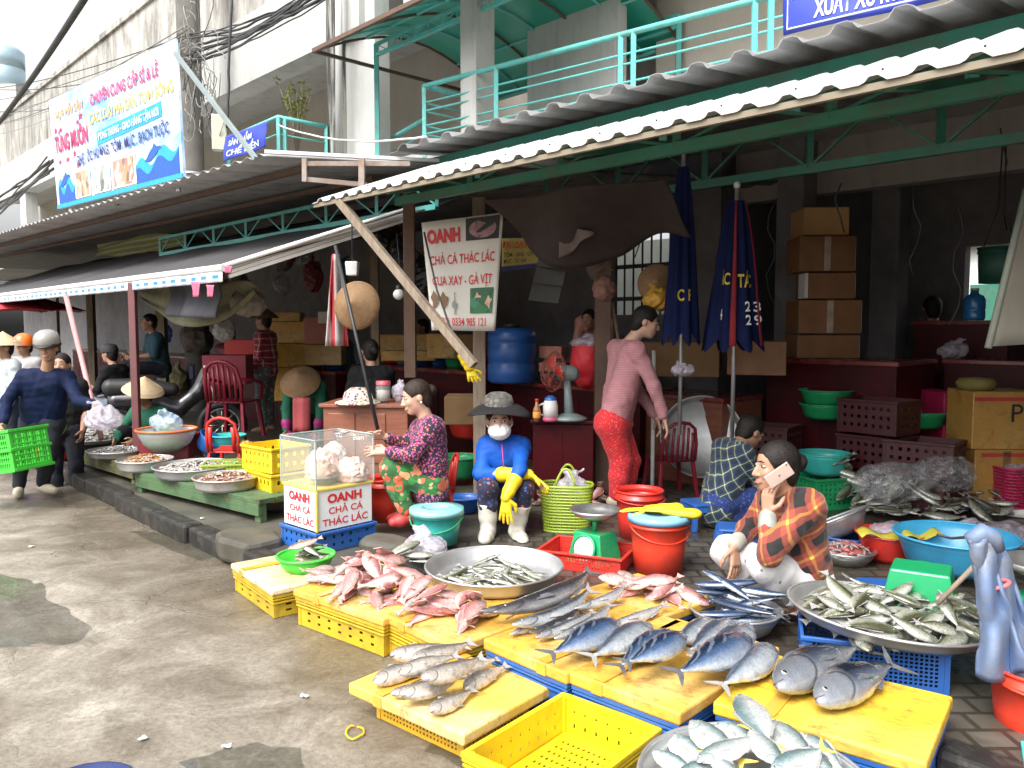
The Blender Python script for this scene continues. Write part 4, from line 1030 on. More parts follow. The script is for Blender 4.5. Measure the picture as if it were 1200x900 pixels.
# ------------------------------------------------------------------ corrugated awnings
def rib(x, per, h):                       # trapezoid profile
    t = (x / per) % 1
    if t < .40: return 0
    if t < .52: return h * (t - .40) / .12
    if t < .78: return h
    if t < .90: return h * (.90 - t) / .12
    return 0
def corrugated(name, mat, P, per, h, length, parent, n=None, th=.004, wave=False, off=vec(0, 0, 0)):
    """P(a,b): a along the edge 0..1, b from the eaves inward"""
    k = n or int(length / per * (8 if wave else 10))
    xs = [i / k for i in range(k + 1)]
    b = MB()
    def fn(a, bb):
        q = P(a, bb) - off; x = a * length
        return q + vec(0, 0, (h * .5 * (1 + math.sin(2 * math.pi * x / per))) if wave else rib(x, per, h))
    b.grid(fn, k, 3, 0, wave, th)
    return b.build(name, mat, parent)
aw = thing('corrugated_awning', 'white corrugated steel awning over the fish stalls, on a green truss', 'awning', W(4, .5, PAVE)); off = Vector(aw.location)
Pa = lambda a, b: W(-.02 + 8.6 * a, b * 1.15, 2.60 + .42 * b)
corrugated('roof_sheet', ROOFM, Pa, .19, .027, 8.6, aw, off=off)
b = MB(); b.beam(W(-.02, .03, 2.583) - off, W(8.5, .03, 2.583) - off, .03, .03); b.build('eaves_bar', pm('tan painted bar', (.26, .22, .16), None, 5, .6), aw)
for i in range(24):
    sc1 = MB(); c = W(.3 + i * .38, .07, 2.662) - off; sc1.ball(tuple(c), .006, 0, 6); sc1.build('roof_screw', BLACKP, aw)
def truss(par, off, u0, u1, v, zb, zt, mat, step=.9, w=.05, name='truss', diag=True):
    b = MB(); b.beam(W(u0, v, zb) - off, W(u1, v, zb) - off, w, w * 1.25); b.build(name + '_chord', mat, par)
    b = MB(); b.beam(W(u0, v, zt) - off, W(u1, v, zt) - off, w, w); b.build(name + '_chord', mat, par)
    n = max(1, int((u1 - u0) / step))
    for i in range(n + 1):
        b = MB(); u = u0 + (u1 - u0) * i / n; b.beam(W(u, v, zb) - off, W(u, v, zt) - off, w * .8, w * .8)
        if diag:
            for sg in (-1, 1):
                uu = u + sg * step * .42
                if u0 <= uu <= u1: b.beam(W(u, v + .002, zb + .01) - off, W(uu, v + .002, zt - .01) - off, w * .35, w * .35)
        b.build('strut', mat, par)
truss(aw, off, .6, 8.5, .40, 2.585, 2.70, GREENP, .82, .05)
truss(aw, off, .2, 8.5, 2.5, 2.79, 3.1, GREENP, .9, .055)
for u in (.9, 2.7, 4.5, 6.3): MB().beam(W(u, .1, 2.6) - off, W(u, 2.5, 3.08) - off, .05, .05).build('rafter', GREENP, aw)
aw2 = thing('corrugated_awning', 'grey corrugated upper awning with its ribbed underside showing below the balcony railing', 'awning', W(4, 2, PAVE)); off = Vector(aw2.location)
corrugated('roof_sheet', ROOFG, lambda a, b: W(-.35 + 9 * a, 1.0 + 2.6 * b, 3.2 + .27 * b), .31, .05, 9, aw2, off=off)  # inner end lengthened out of view, shutting the gap that let light in
MB().beam(W(-.3, 1.42, 3.15) - off, W(8.6, 1.42, 3.15) - off, .06, .08).build('beam', pm('deep green paint', (.02, .21, .16), None, 5, .5, dirt=(.1, .06, .03)), aw2)
for i in range(9): b = MB(); u = .4 + i * 1.0; b.beam(W(u, 1.42, 3.11) - off, W(u, 1.42, 2.92) - off, .05, .05); b.beam(W(u, 1.43, 3.1) - off, W(u + .25, 1.3, 2.96) - off, .02, .02); b.beam(W(u, 1.43, 3.1) - off, W(u - .25, 1.3, 2.96) - off, .02, .02); b.build('hanger', GREENP, aw2)
# left roof
lr = thing('corrugated_awning', 'long grey corrugated roof on the left with the big fish sign standing on its edge', 'awning', W(-6, 1, PAVE)); off = Vector(lr.location)
Pl = lambda a, b: W(-24.5 + a * (23.68 + 2.55 * b), 5.2 * b, 3.45 - .35 * a + .06 * b)  # inner part lengthened back to the wall to keep light off the stalls
corrugated('roof_sheet', ROOFG, Pl, .24, .035, 23.7, lr, wave=True, off=off)
MB().beam(Pl(1, .0) + vec(0, 0, .035) - off, Pl(1, .42) + vec(0, 0, .035) - off, .05, .03).build('edge_flashing', ROOFM, lr)
for v_ in (.45, 1.2): MB().beam(W(-24, v_, 3.40) - off, W(-.9, v_, 3.06) - off, .05, .05).build('purlin', RUST, lr)
truss(lr, off, -7.0, -.1, 1.35, 2.72, 2.96, TURQ, .95, .04)
pf = MB(); a1, a2, a3, a4 = V(356, 192, .2), V(480, 192, 1.0), V(356, 210, .2), V(430, 217, .7)
pf.beam(a1 - off, a2 - off, .04, .04); pf.beam(a3 - off, a4 - off, .04, .04); pf.beam(V(357, 186, .2) - off, V(357, 213, .2) - off, .04, .04); pf.beam(V(424, 186, .6) - off, V(424, 219, .6) - off, .05, .05)
pf.build('bracket_frame', pm('bare grey steel bar', (.34, .30, .27), (.2, .12, .08), 6, .6), lr)
# lower left awning with chequered trim
la = thing('canvas_awning', 'low dark canvas awning with a blue and white chequered trim on the left stalls', 'awning', W(-5, 0, PAVE)); off = Vector(la.location)
u1 = uvz(V(262, 318, -.5))[0]
Pc = lambda a, b: W(-16 + (16 + u1 + .5 * b) * a, -.5 + 2.7 * b, 2.085 + .95 * b - .03 * math.sin(math.pi * b) + .012 * math.sin(a * 40))
MB().grid(Pc, 60, 10, 0, True, .008).build('canvas', ROOFD, la)
CHK = mat_stripe('blue and white check cloth', (.78, .78, .78), (.55, .63, .75), 0, 4.4, .5, .7, (.04, .22, .6), 2, 16.0)
fl = MB(); fl.grid(lambda a, b: W(-16 + (16 + u1) * a, -.515 - .006 * math.sin(a * 130), 2.055 - .085 * b) - W(-6, -.5, 0), 160, 3, 0, True, .003)
o = fl.build('valance', CHK, la); o.matrix_local = Matrix.Translation(-off) @ Matrix.Translation(W(-6, -.5, 0))
me = o.data; me.transform(Matrix.Rotation(-RZ, 4, 'Z')); o.rotation_euler = (0, 0, RZ)
rl = MB(); rl.tube([W(-16, -.5, 2.085) - off, W(u1 + .02, -.5, 2.085) - off], .032, 0, 10); rl.build('trim_roll', P_WHITE, la)
MB().tube([W(u1, -.5, 2.1) - off, W(u1 + .36, 1.15, 2.70) - off], .02, 0, 8).build('side_pole', P_WHITE, la)
for o in la.children:
    if o.name.startswith('canvas'): o.location = -off
gt = thing('aluminium_gutter', 'ribbed pale aluminium gutter sloping up between the two awnings', 'gutter', V(372, 290, .2)); off = Vector(gt.location)
pA, pB = V(268, 324, -.45), V(471, 259, 1.1); b = MB()
for k in range(3): b.beam(pA - off + vec(0, 0, .036 * k), pB - off + vec(0, 0, .036 * k), .05 - .008 * k, .03)
b.build('gutter_rib', pm('pale aluminium', (.52, .51, .47), (.42, .40, .36), 4, .5, metal=.2), gt)

# ------------------------------------------------------------------ posts, pole, cables
POLEC = pm('utility pole concrete', (.125, .115, .10), (.08, .074, .065), 3, .85, .3, 12, dirt=(.05, .045, .04), dirt_amt=.6)
pc = V(231, 400, 2.45); pc.z = 0
up = thing('utility_pole', 'thick concrete utility pole wrapped in cable loops beside the big fish sign', 'pole', pc)
MB().lathe([(.22, 0), (.21, 1), (.19, 10), (.0, 10)], 0, 28).build('shaft', POLEC, up)
for z in (3.9, 4.1, 4.25): MB().lathe([(.205, z), (.215, z), (.215, z + .04), (.205, z + .04)], 0, 24).build('band', ALU, up)
eb = V(257, 156, 2.2); b = MB(); b.box(tuple(eb - pc), (.22, .18, .55), 0, None, .3); b.build('meter_box', pm('cream metal box', (.62, .6, .48), None, 6, .5), up, .01)
CABLE = pm('black cable rubber', (.035, .035, .038), (.06, .06, .06), 8, .6)
CABLEG = pm('grey cable rubber', (.30, .29, .27), (.2, .2, .19), 8, .6)
def wire(a, b, sag, r, label, mat=CABLE, n=14, jit=0, group='overhead cables at the pole'):
    a, b = Vector(a), Vector(b); pts = []
    for i in range(n + 1):
        t = i / n; p = lerp(a, b, t) - vec(0, 0, sag * 4 * t * (1 - t))
        if jit: p += vec(rnd.uniform(-jit, jit), rnd.uniform(-jit, jit), rnd.uniform(-jit, jit)) * (1 if 0 < i < n else 0)
        pts.append(p)
    return tag(MB().tube(pts, r, 0, 6).build('cable', mat), label, 'cable', group)
for i in range(13):
    a = V(226 + rnd.uniform(-8, 8), 62 + rnd.uniform(-22, 14), 2.2); b = V(372 + rnd.uniform(0, 20), -18 + rnd.uniform(-16, 18), 2.4)
    wire(a, b, rnd.uniform(.05, .22), rnd.uniform(.01, .022), 'black cable in the thick bundle sagging right from the utility pole', CABLE, 14, .015, 'cables of the thick bundle')
for i in range(9):
    a = V(222 + rnd.uniform(-8, 8), 52 + rnd.uniform(-30, 30), 2.2); b = V(-40, 105 + rnd.uniform(-10, 60), 3.0)
    wire(a, b, rnd.uniform(.1, .5), rnd.uniform(.006, .012), 'thin cable running left from the pole past the parapet', CABLEG if i % 2 else CABLE, 16, .0, 'thin cables running left')
for i in range(7):
    a = V(62 + rnd.uniform(-8, 5), 190 + rnd.uniform(-8, 14), .25); b = V(-40, 262 + rnd.uniform(-14, 14), 1.2)
    wire(a, b, rnd.uniform(.05, .2), rnd.uniform(.012, .025), 'dark cable drooping behind the lower left corner of the sign', CABLE, 12, .02, 'cables behind the sign')
wire(V(112, -22, -2.0), V(-40, 185, -1.5), .08, .02, 'thick twisted cable crossing the white sky at the upper left', CABLE, 16, 0, None)
wire(V(272, -10, 2.1), V(266, 150, 2.1), -.02, .02, 'dark vertical cable hanging right of the utility pole', CABLE, 10, .01, None)
wire(V(325, 146, 2.2), V(500, 160, 1.6), .12, .012, 'white hose strung from the corner railing to the long railing', P_WHITE, 16, .005, None)
for i in range(26):
    c = V(228 + rnd.uniform(-12, 26), rnd.choice((30, 60, 80, 105, 120, 135)) + rnd.uniform(-18, 18), 2.15 + rnd.uniform(-.05, .1)); rx, rz_ = rnd.uniform(.1, .34), rnd.uniform(.13, .48); ph = rnd.uniform(0, 6)
    pts = []
    for k in range(21):
        a = ph + k / 20 * rnd.uniform(5.2, 6.0); pts.append(c + EU * (rx * math.cos(a) + .03 * math.sin(2.3 * a)) + vec(0, 0, rz_ * math.sin(a) + .03 * math.cos(3 * a)) + EV * (.05 * math.sin(1.7 * a + ph)))
    tag(MB().tube(pts, rnd.uniform(.005, .009), 0, 6).build('cable', CABLEG if rnd.random() < .65 else CABLE), 'loose cable looped on the utility pole', 'cable', 'loose cable loops on the pole')
sb = V(205, 62, .0); sb2 = V(300, 186, -.02)
tag(MB().beam(sb, sb2, .036, .036).build('sign_brace', pm('pale steel', (.24, .29, .29), None, 6, .5)), 'pale steel brace running down from the sign top past the pole', 'brace')

# ------------------------------------------------------------------ the big sign
def quad(px):                              # sign corners -> function (x,z in metres of a w x h sheet) -> place
    return px
SU0, SU1 = -7.80, -2.95
sA, sB, sC, sD = V(68, 245, .1), V(215, 208, .1), V(205, 45, .1), V(57, 118, .1)      # bl br tr tl
SW, SH = (sB - sA).length, ((sD - sA).length + (sC - sB).length) / 2
sn = (sB - sA).cross(sD - sA).normalized(); sn = -sn if sn.y > 0 else sn
def onsign(x, z, y=0.0):
    a, b = x / SW, z / SH
    return lerp(lerp(sA, sB, a), lerp(sD, sC, a), b) + sn * y
sg = thing('shop_sign', 'big white and blue seafood shop sign with red and navy lettering on the left roof', 'sign', (sA + sB) / 2); off = Vector(sg.location)
m, t, p_ = nodes('sign print'); co = N(t, 'TexCoord').outputs['UV']; nz = noise_tex(t, co, 2.2, 5, .6, .6)
L(t, ramp(t, nz, [(.35, (.16, .36, .72)), (.5, (.5, .62, .82)), (.62, (.78, .8, .83))]), p_.inputs['Base Color']); p_.inputs['Roughness'].default_value = .45
b = MB(); b.grid(lambda a, c: onsign(a * SW, c * SH) - off, 12, 8, 0, False, .03); b.build('panel', m, sg)
def swarp(me, parent, base):
    n = len(me.vertices)
    for v_ in me.vertices: v_.co = onsign(v_.co.x, v_.co.z, .014) - base
def sline(text, x, z, w, h, mat, bold=.02, shear=0.0, rot=0.0):
    o = letter(text, None, x * SW, z * SH, w * SW, h * SH, mat, sg, bold, shear, 0.0, 'lettering', rot); swarp(o.data, sg, off)
PINKR = pm('crimson sign ink', (.72, .03, .12), None, 9, .5)
sline('VỰA HẢI SẢN', .06, .80, .27, .075, INK_OR, .03)
sline('TÙNG MUÔN', .035, .50, .32, .15, PINKR, .03)
sline('CHUYÊN CUNG CẤP SỈ & LẺ', .40, .79, .50, .095, PINKR, .022)
sline('CÁC LOẠI HẢI SẢN TƯƠI SỐNG', .38, .635, .60, .09, INK_YEL, .018)
def spoly(pts, mat, name, y=.005):
    b = MB(); b.prism([(x, z) for x, z in pts], 0, .002); o = b.build(name, mat, sg)
    for v_ in o.data.vertices: v_.co = onsign(v_.co.x * SW, v_.co.y * SH, y + v_.co.z) - off
    return o
spoly([(.43, .44), (.90, .485), (.90, .60), (.43, .555)], INK_BLUE, 'blue_panel', .003)
sline('ĐÓNG THÙNG - GIAO HÀNG TẬN NƠI', .445, .475, .44, .062, INK_WHITE, .012, 0, .02)
sline('GHẸ , ỐC HƯƠNG, TÔM , MỰC , BẠCH TUỘC', .24, .33, .70, .085, INK_NAVY, .018, 0, .01)
DEEPB = pm('deep blue sign ink', (.015, .10, .42), None, 9, .5)
def waves(x0, x1):
    for j, (mt, z_, am) in enumerate(((INK_BLUE, .17, .05), (DEEPB, .11, .045))):
        n = 16; top = [(x0 + (x1 - x0) * i / n, z_ + am * math.sin(i * .75 + j) + .09 * (i / n if x0 > .5 else .5)) for i in range(n + 1)]
        spoly([(x1, .03), (x0, .03)] + top, mt, 'wave', .003 + .002 * j)
    cx = lerp(x0, x1, .45) if not isinstance(x0, Vector) else 0; cx = x0 + (x1 - x0) * .45
    spoly([(cx + .06 * x, .235 + .075 * z) for x, z in ((-1, -.6), (-.5, -.75), (.1, -.35), (.55, .2), (.9, .3), (.75, .55), (.35, .6), (.1, 1), (-.05, .62), (-.45, .2), (-.7, -.2))], DEEPB, 'dolphin', .006)
waves(.03, .20); waves(.71, .985)
spoly([(0, .0), (1, .0), (1, .035), (0, .035)], INK_BLUE, 'blue_panel', .008)
def photo(name, cols, s):
    m, t, p_ = nodes(name); co = objco(t); v_ = N(t, 'TexVoronoi', Scale=s); L(t, co, v_.inputs['Vector']); sp = N(t, 'SeparateColor'); L(t, v_.outputs['Color'], sp.inputs[0])
    L(t, ramp(t, sp.outputs[0], [(i / (len(cols) - 1), c) for i, c in enumerate(cols)]), p_.inputs['Base Color']); p_.inputs['Roughness'].default_value = .4; return m
ph1 = photo('photo of shellfish', [(.12, .06, .03), (.42, .3, .2), (.6, .5, .42)], 11); ph2 = photo('photo of squid', [(.10, .12, .11), (.4, .42, .4), (.7, .7, .68)], 9); ph3 = photo('photo of shrimp', [(.5, .16, .14), (.45, .25, .12), (.65, .5, .5), (.15, .07, .04)], 10)
for x0, x1, mt in ((.215, .335, ph1), (.38, .505, ph2), (.545, .70, ph3)):
    spoly([(x0 - .012, .045), (x1 + .012, .045), (x1 + .012, .285), (x0 - .012, .285)], INK_WHITE, 'photo_border', .009); spoly([(x0, .055), (x1, .055), (x1, .27), (x0, .27)], mt, 'photo_print', .012)
for i, (x, z) in enumerate(((.05, .70), (.10, .69), (.27, .70), (.30, .74), (.07, .41), (.15, .41), (.22, .44), (.25, .33), (.09, .27))):
    k = [(0, 1), (.35, .35), (1, .3), (.5, -.1), (.7, -.8), (0, -.4), (-.7, -.8), (-.5, 0), (-1, .4), (-.3, .3)]
    spoly([(x + .022 * a * (1 if i % 2 else .7), z + .034 * c * (.8 if i % 3 else 1.1)) for a, c in k][::-1], PINKR if i != 8 else INK_OR, 'sea_creature', .006)
for x in (.08, .5, .93): MB().beam(onsign(x * SW, SH * .9, -.07) - off, onsign(x * SW, -.12, -.07) - off, .04, .04).build('sign_leg', ALU, sg)

# ------------------------------------------------------------------ blue banners on the railings
BANB = pm('royal blue vinyl', (.03, .055, .42), (.03, .055, .40), 2.5, .42, .25, 5)
def banner(name, label, bl_, br_, tr_, tl_, mat, lines, border=None, wav=.02, nrm=None):
    o = thing(name, label, 'banner', (bl_ + br_) / 2); off = Vector(o.location)
    n_ = (br_ - bl_).cross(tl_ - bl_).normalized(); n_ = -n_ if n_.y > 0 else n_
    w_, h_ = (br_ - bl_).length, (tl_ - bl_).length
    def on(x, z, y=0.0):
        return lerp(lerp(bl_, br_, x), lerp(tl_, tr_, x), z) + n_ * (y + wav * math.sin(x * 7 + z * 3) * math.sin(z * 2.5 + 1)) - off
    MB().grid(lambda a, c: on(a, c), 24, 12, 0, True, .003).build('cloth', mat, o)
    for (t_, x, z, w, h, mt, bd) in lines:
        l = letter(t_, None, x * w_, z * h_, w * w_, h * h_, mt, o, bd, 0, 0)
        for v_ in l.data.vertices: v_.co = on(v_.co.x / w_, v_.co.z / h_, .009)
    return o, on
b1, b2 = V(918, 42, 2.72), V(1128, -6, 2.72); hh = .62
blu, on = banner('banner', 'royal blue banner with white lettering on the long balcony railing', b1, b2, b2 + vec(0, 0, hh), b1 + vec(0, 0, hh), BANB, [('NGUỒN GỐC SẢN PHẨM', .06, .42, .9, .24, INK_WHITE, .03), ('XUẤT XỨ RÕ RÀNG', .20, .13, .72, .22, INK_WHITE, .03)])
MB().tube([on(x, z, .008) for x, z in ((.03, .98), (.03, .06), (.98, .06))], .008, 0, 6).build('border_line', INK_WHITE, blu)
c1, c2_ = V(262, 190, 2.1), V(312, 172, 2.1)
banner('banner', 'small creased blue banner on the corner railing beside the utility pole', c1, c2_, V(313, 142, 2.1), V(264, 160, 2.1), BANB, [('SẢN PHẨM', .12, .55, .55, .22, INK_WHITE, .02), ('CHẾ BIẾN', .1, .14, .75, .24, INK_WHITE, .02)])
# ================================================================== BUILDERS FOR GOODS
def holed(b, p0, ex, ez, w, h, nx, nz, fw=.5, fh=.5, th=.004, mx=.06, mz=.12, m=0):
    """upright wall with nx x nz real openings"""
    p0, ex, ez = Vector(p0), Vector(ex).normalized(), Vector(ez).normalized(); ey = ez.cross(ex)
    def bar(x0, x1, z0, z1):
        if x1 - x0 < 1e-4 or z1 - z0 < 1e-4: return
        vs = [p0 + ex * x + ez * z + ey * y for x in (x0, x1) for y in (-th / 2, th / 2) for z in (z0, z1)]
        b.add(vs, [(0, 1, 3, 2), (4, 6, 7, 5), (0, 4, 5, 1), (2, 3, 7, 6), (0, 2, 6, 4), (1, 5, 7, 3)], m)
    ax, az = w * mx, h * mz; cw, ch = (w - 2 * ax) / nx, (h - 2 * az) / nz
    z = 0.0
    for j in range(nz):
        z0 = az + ch * (j + .5 - fh / 2); z1 = az + ch * (j + .5 + fh / 2)
        bar(0, w, z, z0); x = 0.0
        for i in range(nx):
            x0 = ax + cw * (i + .5 - fw / 2); x1 = ax + cw * (i + .5 + fw / 2); bar(x, x0, z0, z1); x = x1
        bar(x, w, z0, z1); z = z1
    bar(0, w, z, h)
def crate(label, size, mat, loc, rz=0.0, nx=8, nz=2, fw=.3, fh=.4, name='crate', group=None, ribs=0, rimw=.018, base=True, cat='crate', nx2=None):
    w, d, h = size; o = thing(name, label, cat, loc, rz, group); b = MB()
    holed(b, (-w / 2, -d / 2, 0), (1, 0, 0), (0, 0, 1), w, h, nx, nz, fw, fh); holed(b, (w / 2, d / 2, 0), (-1, 0, 0), (0, 0, 1), w, h, nx, nz, fw, fh)
    n2 = nx2 or max(2, int(nx * d / w))
    holed(b, (w / 2, -d / 2 + .002, 0), (0, 1, 0), (0, 0, 1), d - .004, h, n2, nz, fw, fh); holed(b, (-w / 2, d / 2 - .002, 0), (0, -1, 0), (0, 0, 1), d - .004, h, n2, nz, fw, fh)
    for a in (-1, 1):
        for c in (-1, 1): b.box((a * (w / 2 - .004), c * (d / 2 - .004), h / 2 - .002), (.02, .02, h - .006))
    b.build('side_walls', mat, o)
    if base:
        b = MB(); holed(b, (-w / 2 + .006, -d / 2 + .006, .012), (1, 0, 0), (0, 1, 0), w - .012, d - .012, 14, 10, .42, .42, .005, .08, .08); b.build('base_grid', mat, o)
    b = MB()
    for k in range(1 + ribs):
        z = h - .010 - k * .019; q = rimw - .002 * k
        for (c, dd) in (((0, -d / 2 - q / 2, z), (w + 2 * q, q, .012 if k else .02)), ((0, d / 2 + q / 2, z), (w + 2 * q, q, .012 if k else .02)), ((-w / 2 - q / 2, 0, z), (q, d, .012 if k else .02)), ((w / 2 + q / 2, 0, z), (q, d, .012 if k else .02))): b.box(c, dd)
    b.build('rim', mat, o, .004)
    return o
def frame2(l, f, z, depth):
    """front edge from l to f at height z (photo points) -> centre, width, heading, inward depth"""
    a, c = G(*l, z), G(*f, z); d = (c - a); w = d.length; d.normalize(); n_ = vec(-d.y, d.x, 0)
    return (a + c) / 2 + n_ * depth / 2, w, math.atan2(d.y, d.x), depth
def board(label, l, f, z, depth, mat=FOAM, th=.05, cratemat=None, clabel='', z0=.003, inset=.05, nx=9, nz=3, grp=None, cname='crate', ribs=2):
    c, w, rz, dp_ = frame2(l, f, z, depth)
    o = thing('foam_board', label, 'board', c - vec(0, 0, th), rz, grp); b = MB(); b.box((0, 0, th / 2), (w, dp_, th)); b.build('slab', mat, o, .009)
    tp = MB(); x = w * .22
    for k, xx in enumerate((-x,) if w > .5 else (x,)): tp.box((xx, 0, th + .0045), (.05, dp_ * .98, .0025)); tp.box((xx, -dp_ / 2 - .0025, th / 2), (.05, .003, th * .9))
    tp.build('packing_tape', pm('amber packing tape', (.66, .37, .05), (.58, .30, .04), 9, .22, coat=.4), o)
    if cratemat:
        crate(clabel, (w - inset, dp_ - inset, z - th - .001 - z0), cratemat, (c.x, c.y, z0), rz, nx, nz, .28, .35, cname, None, ribs)
    return o, c, w, rz
def vessel(name, label, cat, loc, prof_out, th, mat, rim=None, rimmat=None, group=None, seg=40, tilt=None, rz=0.0):
    """hollow round vessel from its outer profile (r,z)"""
    o = thing(name, label, cat, loc, rz, group); b = MB()
    inner = [(max(r - th, .001), z + (th if i == 0 else 0)) for i, (r, z) in enumerate(prof_out)]
    b.lathe([(.001, prof_out[0][1])] + prof_out + inner[::-1] + [(.001, inner[0][1])], 0, seg); b.build('body', mat, o)
    if rim:
        r, z = prof_out[-1]; rb = MB(); rb.tube([((r + rim * .3) * math.cos(a), (r + rim * .3) * math.sin(a), z) for a in [2 * math.pi * i / seg for i in range(seg)]], rim, 0, 8, True); rb.build('rim', rimmat or mat, o)
    if tilt: o.rotation_euler = tilt
    return o
def bucket(label, loc, r0, r1, h, mat, lid=None, handle=True, group=None, lidz=0.0, hmat=None, ha=.4, hang=None):
    o = vessel('bucket', label, 'bucket', loc, [(r0, 0), (r0 + (r1 - r0) * .5, h * .5), (r1 - .004, h * .84), (r1 + .006, h * .85), (r1 + .006, h * .88), (r1, h * .89), (r1, h)], .006, mat, .007, None, group)
    if handle:
        b = MB(); q = R(hang if hang is not None else 62); pts = []
        for i in range(17):
            a = math.pi * i / 16; x = (r1 + .014) * math.cos(a); y = -(r1 + .012) * math.sin(a) * math.sin(q) * 1.0; z = h * .87 - (r1 + .012) * math.sin(a) * math.cos(q) * .95
            pts.append((x * math.cos(ha) - y * math.sin(ha), x * math.sin(ha) + y * math.cos(ha), z))
        b.tube(pts, .005, 0, 8); b.build('handle', hmat or mat, o)
    if lid:
        b = MB(); b.lathe([(.001, h + .004), (r1 * .5, h + .004), (r1 * .52, h + .022), (r1 * .8, h + .022), (r1 * .86, h + .012), (r1 + .012, h + .016), (r1 + .016, h - .022), (r1 + .010, h - .022)], 0, 40); b.build('lid', lid, o)
    return o
def basin(label, loc, r, h, mat, group=None, rim=.008, r0=.68, name='basin', tilt=None):
    return vessel(name, label, 'basin', loc, [(r * r0, 0), (r * (r0 + .12), h * .2), (r * .93, h * .8), (r, h)], .005, mat, rim, None, group, 44, tilt)
def tray(label, loc, r, h, mat, group=None, tilt=None, name='round_tray', cat='tray'):
    return vessel(name, label, cat, loc, [(r * .9, 0), (r * .93, h * .25), (r * .975, h * .9), (r, h)], .004, mat, .007, None, group, 56, tilt)
def stool(label, loc, mat, s=.26, h=.22, rz=0.0, group=None):
    o = thing('plastic_stool', label, 'stool', loc, rz, group); b = MB(); b.box((0, 0, h - .012), (s, s, .024)); b.build('seat', mat, o, .01)
    for a in (-1, 1):
        for c in (-1, 1):
            b = MB(); b.beam((a * s * .42, c * s * .42, h - .02), (a * s * .5, c * s * .5, 0), .045, .03); b.build('leg', mat, o, .004)
    b = MB()
    for a in (-1, 1): b.box((0, a * s * .455, h - .045), (s * .8, .012, .04)); b.box((a * s * .455, 0, h - .046), (.012, s * .78, .04))
    b.build('apron', mat, o)
    return o
def plastic_chair(label, loc, mat, rz=0.0, group=None, slots=5, s=1.0, arms=False):
    """rz 0: the back is towards +y"""
    o = thing('plastic_chair', label, 'chair', loc, rz, group); o.scale = (s, s, s)
    b = MB(); b.grid(lambda a, c: ((a - .5) * .42, (c - .5) * .4, .42 - .02 * math.sin(math.pi * a) * math.sin(math.pi * c)), 8, 8, 0, True, .015); b.build('seat', mat, o)
    for x in (-1, 1):
        for y in (-1, 1): MB().beam((x * .19, y * .17, .42), (x * .23, y * .22, 0), .045, .035).build('leg', mat, o, .005)
    b = MB(); bow = lambda x, z: .2 + .05 * (z - .42) / .4 + .03 * (1 - (x / .2) ** 2)
    pts = [(-.2, .42), (-.205, .6), (-.17, .78), (-.09, .84), (0, .855), (.09, .84), (.17, .78), (.205, .6), (.2, .42)]
    b.tube([(x, bow(x, z), z) for x, z in pts], .02, 0, 8); b.build('back_frame', mat, o)
    for i in range(slots):
        x = -.15 + .3 * i / max(1, slots - 1); zt = .83 - .28 * (x / .2) ** 2 * .6
        MB().tube([(x, bow(x, .43), .43), (x * 1.02, bow(x, .62), .62), (x * .95, bow(x, zt), zt)], .017 if slots > 4 else .028, 0, 6).build('back_slat', mat, o)
    if arms:
        for x in (-1, 1): MB().tube([(x * .215, .2, .66), (x * .25, 0, .64), (x * .24, -.17, .6), (x * .22, -.19, .42)], .02, 0, 8).build('armrest', mat, o)
    return o
def carton(label, c, size, rz, mat, tape=None, group=None, lidm=None, name='carton', cat='box'):
    """closed box on its base point c"""
    w, d, h = size; o = thing(name, label, cat, c, rz, group); b = MB(); b.box((0, 0, h / 2), size); b.build('body', mat, o, .008)
    if lidm: b = MB(); b.box((0, 0, h + .022), (w + .012, d + .012, .044)); b.build('lid', lidm, o, .008)
    if tape:
        b = MB(); b.box((0, -d / 2 - .003, h / 2), (.06, .003, h * .96)); b.box((w / 2 + .003, 0, h / 2), (.003, .06, h * .96)); b.box((0, 0, h + .003 + (.044 if lidm else 0)), (.06, d * .98, .003)); b.build('packing_tape', tape, o)
    return o
def net_basket(label, loc, rx, ry, h, mat, rz=0.0, taper=.82, n=26, rows=10, name='woven_basket', cat='basket', group=None, handles=True):
    o = thing(name, label, cat, loc, rz, group); b = MB(); ring = lambda k, t: [(rx * (taper + (1 - taper) * t) * math.copysign(abs(math.cos(a)) ** .6, math.cos(a)), ry * (taper + (1 - taper) * t) * math.copysign(abs(math.sin(a)) ** .6, math.sin(a)), k) for a in [2 * math.pi * i / 40 for i in range(40)]]
    for j in range(rows + 1): b.tube(ring(h * j / rows, j / rows), .0078 if 0 < j < rows else .011, 0, 5, True)
    for i in range(n):
        a = 2 * math.pi * (i + .5) / n; f = lambda t: (rx * (taper + (1 - taper) * t) * math.copysign(abs(math.cos(a)) ** .6, math.cos(a)) * .992, ry * (taper + (1 - taper) * t) * math.copysign(abs(math.sin(a)) ** .6, math.sin(a)) * .992, h * t)
        b.beam(f(0), f(1), .015, .004)
    b.lathe([(.001, .003), (1, .003), (1, .008), (.001, .008)], 0, 32, Matrix.Diagonal((rx * taper * .97, ry * taper * .97, 1, 1))); b.build('body', mat, o)
    if handles:
        for sg in (-1, 1):
            MB().tube([(-rx * .38 + rx * .76 * i / 12, sg * ry * .93 - sg * .02 * math.sin(math.pi * i / 12), h + .13 * math.sin(math.pi * i / 12) ** .7) for i in range(13)], .009, 0, 8).build('handle', mat, o)
    return o
